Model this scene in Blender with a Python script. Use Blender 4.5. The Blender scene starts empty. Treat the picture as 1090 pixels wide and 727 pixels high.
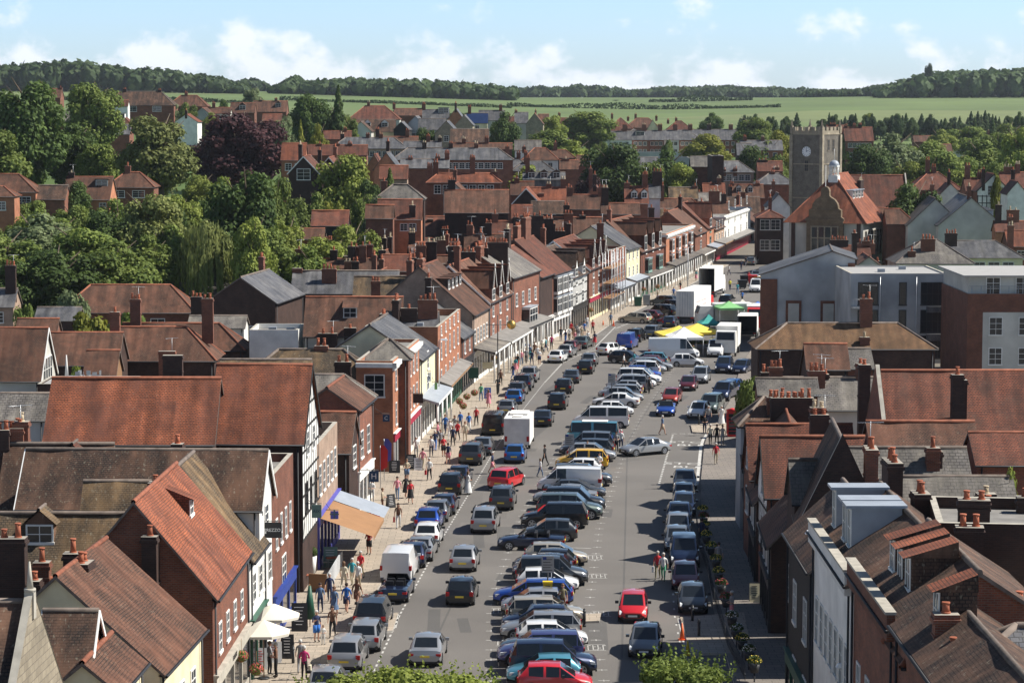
import bpy, math, random
from mathutils import Vector, Matrix, noise
R = math.radians
rnd = random.Random(7)
SC = bpy.context.scene
COL = SC.collection
# ------------------------------------------------------------------ camera, sky, sun, exposure
F = 2600.0; H = 30.0; P = math.atan(253.5 / F)
cam_d = bpy.data.cameras.new('camera'); cam = bpy.data.objects.new('camera', cam_d); COL.objects.link(cam)
cam.location = (0, 0, H); cam.rotation_euler = (math.pi/2 - P, 0, 0)
cam_d.sensor_width = 36; cam_d.lens = 36 * F / 1090; cam_d.clip_end = 20000; cam_d.clip_start = 1
SC.camera = cam
SUN_EL, SUN_AZ = 47.0, 84.0            # azimuth clockwise from +Y (the viewing direction)
w = bpy.data.worlds.new('World'); SC.world = w; w.use_nodes = True
nt = w.node_tree; nt.nodes.clear()
def N(nt, t, **k):
    n = nt.nodes.new(t)
    for a, b in k.items():
        if a.startswith('i_'):
            n.inputs[a[2:].replace('_', ' ')].default_value = b
        else: setattr(n, a, b)
    return n
wo = N(nt, 'ShaderNodeOutputWorld'); bg = N(nt, 'ShaderNodeBackground'); bg.inputs['Strength'].default_value = 0.057
sky = N(nt, 'ShaderNodeTexSky', sky_type='NISHITA', sun_disc=False, sun_elevation=R(SUN_EL), sun_rotation=R(SUN_AZ))
sky.air_density = 1.0; sky.dust_density = 0.3; sky.ozone_density = 2.5
# clouds, by direction: a low bank over the horizon and thin streaks
tc = N(nt, 'ShaderNodeTexCoord'); mp = N(nt, 'ShaderNodeMapping'); mp.inputs['Scale'].default_value = (24, 24, 34); mp.inputs['Location'].default_value = (3.1, 0.4, 0.6)
nz = N(nt, 'ShaderNodeTexNoise'); nz.inputs['Scale'].default_value = 1.5; nz.inputs['Detail'].default_value = 7; nz.inputs['Roughness'].default_value = .56
sep = N(nt, 'ShaderNodeSeparateXYZ')
el = N(nt, 'ShaderNodeMapRange'); el.inputs[1].default_value = 0.0; el.inputs[2].default_value = 0.06; el.inputs[3].default_value = .14; el.inputs[4].default_value = -.24
ad = N(nt, 'ShaderNodeMath', operation='ADD')
rp = N(nt, 'ShaderNodeMapRange', interpolation_type='SMOOTHSTEP'); rp.inputs[1].default_value = .47; rp.inputs[2].default_value = .64
rp.inputs[4].default_value = .85
mx = N(nt, 'ShaderNodeMix', data_type='RGBA'); mx.inputs[7].default_value = (12.2, 12.7, 13.6, 1)
L = nt.links.new
L(tc.outputs['Generated'], mp.inputs[0]); L(mp.outputs[0], nz.inputs['Vector']); L(tc.outputs['Generated'], sep.inputs[0])
L(sep.outputs[2], el.inputs[0]); L(nz.outputs[0], ad.inputs[0]); L(el.outputs[0], ad.inputs[1]); L(ad.outputs[0], rp.inputs[0])
tint = N(nt, 'ShaderNodeMix', data_type='RGBA', blend_type='MULTIPLY'); tint.inputs[7].default_value = (1.28, 1.62, 2.35, 1)
lo = N(nt, 'ShaderNodeMapRange'); lo.inputs[1].default_value = .06; lo.inputs[2].default_value = .16; lo.inputs[3].default_value = 1; lo.inputs[4].default_value = 0; L(sep.outputs[2], lo.inputs[0]); L(lo.outputs[0], tint.inputs[0])
L(sky.outputs[0], tint.inputs[6]); L(rp.outputs[0], mx.inputs[0]); L(tint.outputs[2], mx.inputs[6]); L(mx.outputs[2], bg.inputs[0]); L(bg.outputs[0], wo.inputs[0])
sd = bpy.data.lights.new('sun', 'SUN'); sun = bpy.data.objects.new('sun', sd); COL.objects.link(sun)
sd.energy = 5.0; sd.angle = R(.53); sd.color = (1, .95, .87)
_s = Vector((math.sin(R(SUN_AZ))*math.cos(R(SUN_EL)), math.cos(R(SUN_AZ))*math.cos(R(SUN_EL)), math.sin(R(SUN_EL))))
sun.rotation_euler = _s.to_track_quat('Z', 'Y').to_euler()
vs = SC.view_settings; vs.view_transform = 'Standard'; vs.look = 'None'; vs.gamma = 1; vs.use_curve_mapping = False; vs.exposure = 0.6

# ------------------------------------------------------------------ projection helpers (photo pixel -> place in the world)
def ray(px, py):
    u = (363.5 - py)/F; dx = (px - 545)/F
    return dx, math.cos(P) + u*math.sin(P), -math.sin(P) + u*math.cos(P)
def G(px, py, z=0.0):
    dx, dy, dz = ray(px, py); t = (z - H)/dz; return dx*t, dy*t
def atY(px, py, Y):
    dx, dy, dz = ray(px, py); t = Y/dy; return dx*t, H + dz*t
def pl(tab, y):
    if y <= tab[0][0]: a, b = tab[0], tab[1]
    elif y >= tab[-1][0]: a, b = tab[-2], tab[-1]
    else:
        for a, b in zip(tab, tab[1:]):
            if y <= b[0]: break
    return a[1] + (b[1]-a[1])*(y-a[0])/(b[0]-a[0])
def clampl(tab, y): return pl(tab, min(max(y, tab[0][0]), tab[-1][0]))
BLt = [(60,-16.5),(100,-14.7),(110,-14),(126,-13.6),(148,-12.8),(172,-11.8),(189,-10.3),(215,-8.3),(255,-5),(283,-1),(312,5.5),(322,8),(358,15),(396,24.5),(472,40.5),(515,50),(600,68)]
KLt = [(60,-11.2),(128,-9.5),(142,-8.8),(165,-7.2),(178,-6.2),(213,-3.5),(232,-1.8),(263,1.4),(285,4.0),(300,8.2),(338,14.6),(396,28),(423,33.5),(515,54),(600,72)]
DLt = [(90,-8.6),(128,-7.3),(142,-6.6),(165,-5.0),(178,-4.0),(213,-1.3),(232,.4),(263,3.6),(281,5.7),(300,10.3)]
KRt = [(60,10.4),(120,11.4),(141,11.9),(165,13.1),(191,14.9),(215,17.1),(245,22),(280,26.5),(320,33),(360,38.5),(420,48),(470,56),(600,86)]
BRt = [(60,13.4),(105,13.5),(124,13.6),(135,13.8),(162,15.0),(191,17.2),(220,19.7),(245,24.5),(270,27.5),(300,31),(340,37),(360,40.5),(410,51),(450,60),(600,92)]
CTt = [(118,1.9),(145,1.7),(172,3.3),(186,4.6),(207,6.6),(235,9.6),(273,15),(300,19)]
def solve(tab, px, py):
    dx, dy, dz = ray(px, py); k = dx/dy; lo, hi = 62., 599.
    f = lambda Y: pl(tab, Y) - k*Y
    s = f(lo) > 0
    for _ in range(50):
        m = (lo+hi)/2
        if (f(m) > 0) == s: lo = m
        else: hi = m
    return lo, H + dz/dy*lo
TY = [0,300,360,450,600,800,1000,1300,2000,2300,3200,5200]
TX = [-400,0,150,300,450,545,700,900,1090,1500]
TZ = [[0]*10,[0]*10,[5,4,3,1,0,0,0,0,0,0],[13,11,9,4,1,0,0,0,0,0],[20,18,16,12,7,4,2,1,2,2],[26,25,24,20,15,12,8,6,6,6],
      [28,28,27,24,20,17,12,9,9,9],[27,27,27,25,22,19,18,18,18,18],[42,40,39,37.5,34,32,29,33,33,33],[50,49,46,40,35,33,32,36,37,37],
      [52,50,46,44,42,38,38,37,37,37],[45,45,44,40,36,34,34,34,34,34]]
def T(x, y):
    y = max(0, min(y, 5199)); c = 545 + F*x/max(y, 60); c = max(-399, min(c, 1499))
    for i in range(len(TY)-1):
        if y <= TY[i+1]: break
    for j in range(len(TX)-1):
        if c <= TX[j+1]: break
    a = (y-TY[i])/(TY[i+1]-TY[i]); b = (c-TX[j])/(TX[j+1]-TX[j])
    return (TZ[i][j]*(1-b)+TZ[i][j+1]*b)*(1-a)+(TZ[i+1][j]*(1-b)+TZ[i+1][j+1]*b)*a

# ------------------------------------------------------------------ materials
M = {}
def newmat(name):
    m = bpy.data.materials.new(name); m.use_nodes = True; M[name] = m
    return m, m.node_tree, m.node_tree.nodes['Principled BSDF'], m.node_tree.links.new
def shade_var(nt, L, col, amt, scale=.6, objamt=.18):
    """value variation: a noise in object space times a per-object random"""
    tc = N(nt, 'ShaderNodeTexCoord'); nz = N(nt, 'ShaderNodeTexNoise'); nz.inputs['Scale'].default_value = scale; nz.inputs['Detail'].default_value = 5
    L(tc.outputs['Object'], nz.inputs['Vector'])
    mr = N(nt, 'ShaderNodeMapRange'); mr.inputs[1].default_value = .3; mr.inputs[2].default_value = .7; mr.inputs[3].default_value = 1-amt; mr.inputs[4].default_value = 1+amt
    L(nz.outputs[0], mr.inputs[0])
    oi = N(nt, 'ShaderNodeObjectInfo'); m2 = N(nt, 'ShaderNodeMapRange'); m2.inputs[3].default_value = 1-objamt; m2.inputs[4].default_value = 1+objamt
    L(oi.outputs['Random'], m2.inputs[0])
    mu = N(nt, 'ShaderNodeMath', operation='MULTIPLY'); L(mr.outputs[0], mu.inputs[0]); L(m2.outputs[0], mu.inputs[1])
    vm = N(nt, 'ShaderNodeVectorMath', operation='SCALE'); L(col, vm.inputs[0]); L(mu.outputs[0], vm.inputs[3])
    return vm.outputs[0]
def courses(name, c1, c2, mortar, bw, bh, ms=.06, rough=.85, patch=None, bump=.5, bd=.03, objamt=.18, lichen=.35):
    m, nt, b, L = newmat(name)
    uv = N(nt, 'ShaderNodeUVMap'); br = N(nt, 'ShaderNodeTexBrick')
    br.inputs['Scale'].default_value = 1; br.inputs['Brick Width'].default_value = bw; br.inputs['Row Height'].default_value = bh
    br.inputs['Mortar Size'].default_value = ms*bh; br.inputs['Mortar Smooth'].default_value = .3; br.inputs['Bias'].default_value = 0
    br.inputs['Color1'].default_value = (*c1, 1); br.inputs['Color2'].default_value = (*c2, 1); br.inputs['Mortar'].default_value = (*mortar, 1)
    L(uv.outputs[0], br.inputs['Vector'])
    col = br.outputs[0]
    if patch:
        nz = N(nt, 'ShaderNodeTexNoise'); nz.inputs['Scale'].default_value = .55; nz.inputs['Detail'].default_value = 9; nz.inputs['Roughness'].default_value = .68
        oi = N(nt, 'ShaderNodeObjectInfo'); va = N(nt, 'ShaderNodeVectorMath', operation='ADD'); mm = N(nt, 'ShaderNodeVectorMath', operation='SCALE'); mm.inputs[3].default_value = 60
        cb = N(nt, 'ShaderNodeCombineXYZ'); L(oi.outputs['Random'], cb.inputs[0]); L(oi.outputs['Random'], cb.inputs[1]); L(cb.outputs[0], mm.inputs[0])
        sc = N(nt, 'ShaderNodeVectorMath', operation='MULTIPLY'); sc.inputs[1].default_value = (1, .55, 1)
        L(uv.outputs[0], sc.inputs[0]); L(sc.outputs[0], va.inputs[0]); L(mm.outputs[0], va.inputs[1]); L(va.outputs[0], nz.inputs['Vector'])
        mr = N(nt, 'ShaderNodeMapRange'); mr.inputs[1].default_value = .42; mr.inputs[2].default_value = .62; mr.inputs[4].default_value = .85; L(nz.outputs[0], mr.inputs[0])
        mi = N(nt, 'ShaderNodeMix', data_type='RGBA'); L(mr.outputs[0], mi.inputs[0]); L(col, mi.inputs[6]); mi.inputs[7].default_value = (*patch, 1)
        # fine speckle of single odd tiles / lichen spots
        n2 = N(nt, 'ShaderNodeTexNoise'); n2.inputs['Scale'].default_value = 7; n2.inputs['Detail'].default_value = 3; L(va.outputs[0], n2.inputs['Vector'])
        r2 = N(nt, 'ShaderNodeMapRange'); r2.inputs[1].default_value = .6; r2.inputs[2].default_value = .72; r2.inputs[4].default_value = lichen; L(n2.outputs[0], r2.inputs[0])
        m3 = N(nt, 'ShaderNodeMix', data_type='RGBA'); L(r2.outputs[0], m3.inputs[0]); L(mi.outputs[2], m3.inputs[6]); m3.inputs[7].default_value = (.30, .27, .2, 1)
        col = m3.outputs[2]
        # run-off streaks down the slope
        s3 = N(nt, 'ShaderNodeVectorMath', operation='MULTIPLY'); s3.inputs[1].default_value = (1.5, .16, 1); L(va.outputs[0], s3.inputs[0])
        n3 = N(nt, 'ShaderNodeTexNoise'); n3.inputs['Scale'].default_value = 1; n3.inputs['Detail'].default_value = 6; L(s3.outputs[0], n3.inputs['Vector'])
        r3 = N(nt, 'ShaderNodeMapRange'); r3.inputs[1].default_value = .35; r3.inputs[2].default_value = .65; r3.inputs[3].default_value = .68; r3.inputs[4].default_value = 1.18; L(n3.outputs[0], r3.inputs[0])
        v3 = N(nt, 'ShaderNodeVectorMath', operation='SCALE'); L(col, v3.inputs[0]); L(r3.outputs[0], v3.inputs[3]); col = v3.outputs[0]
    col = shade_var(nt, L, col, .22, .9, objamt)
    L(col, b.inputs['Base Color']); b.inputs['Roughness'].default_value = rough; b.inputs['Specular IOR Level'].default_value = .3
    bp = N(nt, 'ShaderNodeBump'); bp.inputs['Strength'].default_value = bump; bp.inputs['Distance'].default_value = bd
    # each course slopes: height falls towards the tile's lower edge
    sx = N(nt, 'ShaderNodeSeparateXYZ'); L(uv.outputs[0], sx.inputs[0]); dv = N(nt, 'ShaderNodeMath', operation='DIVIDE'); dv.inputs[1].default_value = bh; L(sx.outputs[1], dv.inputs[0])
    fr = N(nt, 'ShaderNodeMath', operation='FRACT'); L(dv.outputs[0], fr.inputs[0]); sb = N(nt, 'ShaderNodeMath', operation='SUBTRACT'); sb.inputs[0].default_value = 1
    L((fr if patch else br).outputs[0 if patch else 1], sb.inputs[1]); L(sb.outputs[0], bp.inputs['Height']); L(bp.outputs[0], b.inputs['Normal'])
    return m
def plain(name, c, rough=.7, amt=.12, scale=1.2, objamt=.06, metal=0, spec=.4, coat=0):
    m, nt, b, L = newmat(name)
    rgb = N(nt, 'ShaderNodeRGB'); rgb.outputs[0].default_value = (*c, 1)
    L(shade_var(nt, L, rgb.outputs[0], amt, scale, objamt), b.inputs['Base Color'])
    b.inputs['Roughness'].default_value = rough; b.inputs['Metallic'].default_value = metal; b.inputs['Specular IOR Level'].default_value = spec
    if coat: b.inputs['Coat Weight'].default_value = coat; b.inputs['Coat Roughness'].default_value = .04
    return m
courses('tile_red', (.24,.074,.04), (.155,.05,.031), (.05,.028,.02), .2, .13, .16, patch=(.085,.042,.03), lichen=.15)
courses('tile_orange', (.34,.10,.045), (.23,.068,.034), (.08,.035,.02), .2, .13, .16, patch=(.12,.046,.03), lichen=.15)
courses('tile_brown', (.135,.066,.041), (.085,.046,.031), (.03,.02,.016), .2, .13, .16, patch=(.15,.066,.04), lichen=.2)
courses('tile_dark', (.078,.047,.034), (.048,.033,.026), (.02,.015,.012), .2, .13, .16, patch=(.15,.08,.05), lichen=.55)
courses('tile_gold', (.20,.105,.045), (.14,.072,.035), (.03,.02,.016), .2, .13, .16, patch=(.12,.07,.035), lichen=.2)
courses('tile_moss', (.105,.075,.047), (.07,.052,.036), (.025,.02,.015), .2, .13, .16, patch=(.19,.12,.06), lichen=.5)
courses('slate', (.105,.106,.115), (.075,.076,.085), (.03,.03,.032), .3, .22, .10, rough=.55, patch=(.15,.145,.14), lichen=.2)
courses('slate_old', (.16,.145,.13), (.11,.10,.095), (.04,.036,.033), .32, .24, .10, rough=.7, patch=(.2,.18,.15), lichen=.4)
courses('brick', (.24,.075,.04), (.15,.05,.032), (.17,.12,.09), .225, .085, .14, patch=None, bump=.25, bd=.01)
courses('brick_orange', (.46,.16,.075), (.36,.12,.06), (.34,.22,.15), .225, .085, .14, patch=None, bump=.25, bd=.01)
courses('brick_dark', (.065,.033,.025), (.04,.024,.02), (.055,.04,.034), .225, .085, .14, patch=None, bump=.25, bd=.01)  # dark brick, its base also lowered to carry the shade of camera-facing walls
courses('brick_pale', (.40,.27,.19), (.33,.21,.15), (.36,.3,.24), .225, .085, .14, patch=None, bump=.25, bd=.01)
courses('stone_brown_shaded', (.20,.145,.09), (.15,.11,.07), (.12,.09,.06), .55, .28, .07, patch=None, bump=.3, bd=.02)  # darker copy of stone, with the gable's shade put into its colour
courses('stone', (.34,.29,.21), (.26,.22,.16), (.2,.17,.13), .55, .28, .07, patch=None, bump=.3, bd=.02)
courses('flint', (.15,.133,.11), (.10,.09,.077), (.2,.175,.14), .22, .16, .12, patch=None, bump=.4, bd=.03)
plain('cream', (.70,.63,.42), .8, .16, .7); plain('white', (.74,.73,.69), .7, .14, .8, .08); plain('render', (.50,.49,.44), .85, .2, .35, .1); plain('render_grey', (.37,.38,.385), .85, .28, .3, .1)
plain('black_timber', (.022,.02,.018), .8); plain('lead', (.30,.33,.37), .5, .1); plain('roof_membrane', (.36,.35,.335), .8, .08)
plain('flatroof', (.20,.19,.175), .9, .2); plain('pot', (.36,.11,.055), .8, .1, 3, .25); plain('pot_buff', (.5,.4,.27), .85, .1, 3, .2); plain('mortar', (.33,.3,.25), .9)
plain('ridge', (.22,.075,.04), .85, .3, 2.5, .2); plain('ridge_grey', (.15,.12,.10), .9, .3, 2.5, .2)
plain('metal', (.35,.36,.37), .4, metal=.7); plain('darkmetal', (.03,.032,.035), .5); plain('tyre', (.02,.02,.02), .8); plain('rim', (.42,.43,.45), .35, metal=.8)
plain('greenpaint', (.02,.09,.055), .5); plain('bluepaint', (.02,.05,.25), .5); plain('violet', (.09,.09,.42), .5); plain('crimson', (.33,.02,.05), .5); plain('redpaint', (.6,.02,.02), .45)
plain('yellow', (.75,.52,.02), .5); plain('sign_white', (.8,.8,.8), .5, .03); plain('sign_navy', (.02,.06,.13), .5); plain('gold', (.65,.42,.12), .3, metal=.9)
plain('awning', (.28,.15,.07), .85, .08); plain('awning_cream', (.62,.52,.36), .85); plain('canvas', (.66,.62,.52), .9, .05); plain('canvas_yellow', (.85,.66,.1), .8, .05)
plain('canvas_white', (.78,.78,.76), .8, .04); plain('canvas_green', (.22,.5,.2), .8); plain('canvas_teal', (.05,.34,.3), .8); plain('canvas_blue', (.03,.14,.5), .8)
plain('wood', (.25,.14,.07), .8); plain('plantgreen', (.06,.11,.03), .9, .3, 4); plain('flower', (.5,.05,.08), .8, .5, 8); plain('blue_panel', (.03,.1,.4), .4)
plain('cone', (.8,.15,.04), .5); plain('stonecap', (.40,.37,.31), .9, .2, 2); plain('marking', (.46,.45,.42), .8, .25, 3); plain('kerb', (.36,.34,.31), .9, .15)
plain('tail', (.45,.01,.01), .25, .02, objamt=0); plain('lamp_clear', (.75,.77,.78), .12, .02, objamt=0); plain('plate_y', (.75,.55,.06), .5, objamt=0); plain('plate_w', (.75,.75,.72), .5, objamt=0)
plain('copper_green', (.2,.32,.27), .7); plain('solar', (.02,.035,.09), .2); plain('trim', (.025,.025,.028), .6)
def glass(name, c=(.02,.025,.03), r=.06):
    m, nt, b, L = newmat(name); b.inputs['Base Color'].default_value = (*c, 1); b.inputs['Roughness'].default_value = r; b.inputs['Specular IOR Level'].default_value = .7; b.inputs['IOR'].default_value = 1.5
glass('glass'); glass('carglass', (.012,.015,.018), .04); glass('skylight', (.08,.13,.17), .1); glass('shopglass', (.045,.045,.045), .08)
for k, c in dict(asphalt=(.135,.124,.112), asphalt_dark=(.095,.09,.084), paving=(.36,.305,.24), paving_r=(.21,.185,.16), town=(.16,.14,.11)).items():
    m, nt, b, L = newmat(k)
    tc = N(nt, 'ShaderNodeTexCoord'); n1 = N(nt, 'ShaderNodeTexNoise'); n1.inputs['Scale'].default_value = .12; n1.inputs['Detail'].default_value = 8; L(tc.outputs['Object'], n1.inputs['Vector'])
    n2 = N(nt, 'ShaderNodeTexNoise'); n2.inputs['Scale'].default_value = 14; n2.inputs['Detail'].default_value = 2; L(tc.outputs['Object'], n2.inputs['Vector'])
    ma = N(nt, 'ShaderNodeMix', data_type='RGBA'); L(n1.outputs[0], ma.inputs[0]); ma.inputs[6].default_value = (*[v*.72 for v in c], 1); ma.inputs[7].default_value = (*[v*1.25 for v in c], 1)
    mb = N(nt, 'ShaderNodeMix', data_type='RGBA', blend_type='OVERLAY'); mb.inputs[0].default_value = .45; L(ma.outputs[2], mb.inputs[6]); L(n2.outputs[0], mb.inputs[7])
    col = mb.outputs[2]
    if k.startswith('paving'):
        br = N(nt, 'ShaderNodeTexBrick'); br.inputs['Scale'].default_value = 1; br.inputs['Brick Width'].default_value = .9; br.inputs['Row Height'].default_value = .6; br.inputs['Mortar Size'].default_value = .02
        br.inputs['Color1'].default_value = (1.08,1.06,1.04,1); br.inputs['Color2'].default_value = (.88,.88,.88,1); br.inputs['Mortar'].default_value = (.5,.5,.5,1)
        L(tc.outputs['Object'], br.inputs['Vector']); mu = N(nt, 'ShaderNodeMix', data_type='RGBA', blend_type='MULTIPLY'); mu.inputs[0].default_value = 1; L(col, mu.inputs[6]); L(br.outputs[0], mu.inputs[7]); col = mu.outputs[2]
    if k.startswith('asphalt'):   # patches of newer and older surfacing, tyre-worn lanes
        vo = N(nt, 'ShaderNodeTexVoronoi', distance='CHEBYCHEV'); vo.inputs['Scale'].default_value = .09; L(tc.outputs['Object'], vo.inputs['Vector'])
        bw = N(nt, 'ShaderNodeRGBToBW'); L(vo.outputs['Color'], bw.inputs[0]); mr = N(nt, 'ShaderNodeMapRange'); mr.inputs[3].default_value = .88; mr.inputs[4].default_value = 1.1; L(bw.outputs[0], mr.inputs[0])
        vm = N(nt, 'ShaderNodeVectorMath', operation='SCALE'); L(col, vm.inputs[0]); L(mr.outputs[0], vm.inputs[3]); col = vm.outputs[0]
    L(col, b.inputs['Base Color']); b.inputs['Roughness'].default_value = .9
m, nt, b, L = newmat('field')
tc = N(nt, 'ShaderNodeTexCoord'); mp = N(nt, 'ShaderNodeMapping'); mp.inputs['Scale'].default_value = (.0016, .004, 0)
vo = N(nt, 'ShaderNodeTexVoronoi'); vo.inputs['Scale'].default_value = 1; L(tc.outputs['Object'], mp.inputs[0]); L(mp.outputs[0], vo.inputs['Vector'])
bw = N(nt, 'ShaderNodeRGBToBW'); L(vo.outputs['Color'], bw.inputs[0]); cr = N(nt, 'ShaderNodeValToRGB'); L(bw.outputs[0], cr.inputs[0])
e = cr.color_ramp.elements; e[0].color = (.085,.125,.03,1); e[1].color = (.17,.185,.07,1); q = e.new(.5); q.color = (.10,.145,.038,1)
L(shade_var(nt, L, cr.outputs[0], .2, .012, 0), b.inputs['Base Color']); b.inputs['Roughness'].default_value = 1
def leafmat(name, c1, c2):
    m, nt, b, L = newmat(name)
    ge = N(nt, 'ShaderNodeNewGeometry'); tc = N(nt, 'ShaderNodeTexCoord')
    nz = N(nt, 'ShaderNodeTexNoise'); nz.inputs['Scale'].default_value = .55; nz.inputs['Detail'].default_value = 3; L(tc.outputs['Object'], nz.inputs['Vector'])
    ad = N(nt, 'ShaderNodeMath', operation='MULTIPLY_ADD'); ad.inputs[1].default_value = .55; L(ge.outputs['Random Per Island'], ad.inputs[0])
    sm = N(nt, 'ShaderNodeMapRange'); sm.inputs[1].default_value = .35; sm.inputs[2].default_value = .65; sm.inputs[4].default_value = .45; L(nz.outputs[0], sm.inputs[0]); L(sm.outputs[0], ad.inputs[2])
    mi = N(nt, 'ShaderNodeMix', data_type='RGBA'); L(ad.outputs[0], mi.inputs[0]); mi.inputs[6].default_value = (*c1, 1); mi.inputs[7].default_value = (*c2, 1)
    oi = N(nt, 'ShaderNodeObjectInfo'); mr = N(nt, 'ShaderNodeMapRange'); mr.inputs[3].default_value = .8; mr.inputs[4].default_value = 1.2; L(oi.outputs['Random'], mr.inputs[0])
    vm = N(nt, 'ShaderNodeVectorMath', operation='SCALE'); L(mi.outputs[2], vm.inputs[0]); L(mr.outputs[0], vm.inputs[3])
    L(vm.outputs[0], b.inputs['Base Color']); b.inputs['Roughness'].default_value = .7; b.inputs['Specular IOR Level'].default_value = .25
    tr = N(nt, 'ShaderNodeBsdfTranslucent'); L(vm.outputs[0], tr.inputs[0]); ms = N(nt, 'ShaderNodeMixShader'); ms.inputs[0].default_value = .3
    L(b.outputs[0], ms.inputs[1]); L(tr.outputs[0], ms.inputs[2]); L(ms.outputs[0], nt.nodes['Material Output'].inputs[0])
leafmat('leaf_dark', (.032,.062,.014), (.11,.165,.036)); leafmat('leaf_mid', (.065,.11,.02), (.23,.28,.06)); leafmat('leaf_light', (.12,.17,.025), (.34,.38,.08))
leafmat('leaf_olive', (.085,.11,.028), (.25,.27,.085)); leafmat('leaf_yellow', (.13,.15,.02), (.32,.32,.05)); leafmat('leaf_copper', (.024,.010,.013), (.085,.032,.034)); leafmat('leaf_pale', (.10,.14,.06), (.22,.26,.12)); leafmat('leaf_far', (.03,.06,.02), (.085,.13,.04))
plain('bark', (.10,.075,.05), .95, .3, 3)

# ------------------------------------------------------------------ mesh building
class MB:
    def __init__(s): s.v = []; s.f = []; s.m = []; s.s = []
    def quad(s, *pts, m=0, sm=False):
        i = len(s.v); s.v += [tuple(p) for p in pts]; s.f.append(tuple(range(i, i+len(pts)))); s.m.append(m); s.s.append(sm)
    def mesh(s, vs, fs, m=0, sm=False):
        i = len(s.v); s.v += [tuple(p) for p in vs]
        for f in fs: s.f.append(tuple(i+k for k in f)); s.m.append(m); s.s.append(sm)
    def box(s, x0, x1, y0, y1, z0, z1, m=0, top=None):
        a, b, c, d = (x0,y0), (x1,y0), (x1,y1), (x0,y1)
        vs = [(*p, z0) for p in (a,b,c,d)] + [(*p, z1) for p in (a,b,c,d)]
        s.mesh(vs, [(0,1,5,4),(1,2,6,5),(2,3,7,6),(3,0,4,7),(3,2,1,0)], m); s.mesh(vs[4:], [(0,1,2,3)], m if top is None else top)
    def cyl(s, c, r, z0, z1, n=10, m=0, r1=None, sm=True, cap=True):
        r1 = r if r1 is None else r1; i = len(s.v)
        for k in range(n):
            a = 2*math.pi*k/n; s.v.append((c[0]+r*math.cos(a), c[1]+r*math.sin(a), z0)); s.v.append((c[0]+r1*math.cos(a), c[1]+r1*math.sin(a), z1))
        for k in range(n):
            j = (k+1) % n; s.f.append((i+2*k, i+2*j, i+2*j+1, i+2*k+1)); s.m.append(m); s.s.append(sm)
        if cap:
            s.f.append(tuple(i+2*k+1 for k in range(n))); s.m.append(m); s.s.append(False)
            s.f.append(tuple(i+2*k for k in reversed(range(n)))); s.m.append(m); s.s.append(False)
    def tube(s, a, b, r, r1=None, n=6, m=0):
        a = Vector(a); b = Vector(b); d = (b-a).normalized(); u = d.orthogonal().normalized(); w = d.cross(u); r1 = r if r1 is None else r1; i = len(s.v)
        for k in range(n):
            t = 2*math.pi*k/n; o = u*math.cos(t)+w*math.sin(t); s.v.append(tuple(a+o*r)); s.v.append(tuple(b+o*r1))
        for k in range(n):
            j = (k+1) % n; s.f.append((i+2*k, i+2*j, i+2*j+1, i+2*k+1)); s.m.append(m); s.s.append(True)
        s.f.append(tuple(i+2*k+1 for k in range(n))); s.m.append(m); s.s.append(False)
    def prism(s, poly, y0, y1, m=0, sm=False):   # polygon in (x,z) extruded in y
        n = len(poly); vs = [(x, y0, z) for x, z in poly] + [(x, y1, z) for x, z in poly]
        s.mesh(vs, [tuple(range(n)), tuple(range(2*n-1, n-1, -1))], m); s.mesh(vs, [((k+1) % n, k, k+n, (k+1) % n+n) for k in range(n)], m, sm)
    def data(s, name, mats, uv=True):
        me = bpy.data.meshes.new(name); me.from_pydata(s.v, [], s.f)
        for k in mats: me.materials.append(M[k] if isinstance(k, str) else k)
        me.polygons.foreach_set('material_index', s.m); me.polygons.foreach_set('use_smooth', s.s); me.update()
        if uv:
            ul = me.uv_layers.new(name='UVMap'); co = [0.0]*(2*len(me.loops)); vv = me.vertices
            for p in me.polygons:
                n = p.normal
                u = Vector((-n.y, n.x, 0)) if abs(n.z) < .98 else Vector((1, 0, 0))
                u.normalize(); v = n.cross(u)
                for li in p.loop_indices:
                    c = vv[me.loops[li].vertex_index].co; co[2*li] = c.dot(u); co[2*li+1] = c.dot(v)
            ul.data.foreach_set('uv', co)
        return me
    def obj(s, name, mats, parent=None, uv=True): return link(name, s.data(name, mats, uv), parent)
def link(name, data, parent=None, loc=None, rz=0):
    o = bpy.data.objects.new(name, data); COL.objects.link(o)
    if parent: o.parent = parent
    if loc: o.location = loc
    if rz: o.rotation_euler = (0, 0, rz)
    return o
def tag(o, label=None, cat=None, group=None, kind=None):
    if label: o['label'] = label
    if cat: o['category'] = cat
    if group: o['group'] = group
    if kind: o['kind'] = kind
    return o
def empty(name, loc, rz=0): return link(name, None, None, loc, rz)
def objmat(o, mats):   # object-level materials on shared mesh data
    for i, k in enumerate(mats):
        if k: o.material_slots[i].link = 'OBJECT'; o.material_slots[i].material = M[k] if isinstance(k, str) else k
    return o
def nrm(name): return name
_txt = {}
def textmesh(s, size, mat):
    k = (s, size, mat)
    if k not in _txt:
        c = bpy.data.curves.new('lettering', 'FONT'); c.body = s; c.size = size; c.align_x = 'CENTER'; c.align_y = 'CENTER'; c.extrude = .008; c.resolution_u = 3
        o = bpy.data.objects.new('tmp', c); COL.objects.link(o); dg = bpy.context.evaluated_depsgraph_get()
        me = bpy.data.meshes.new_from_object(o.evaluated_get(dg)); bpy.data.objects.remove(o); me.name = 'lettering'; me.materials.clear(); me.materials.append(M[mat]); _txt[k] = me
    return _txt[k]
def text(s, size, mat, parent, loc, rot): 
    o = link('lettering', textmesh(s, size, mat), parent, loc); o.rotation_euler = rot; return o
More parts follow.
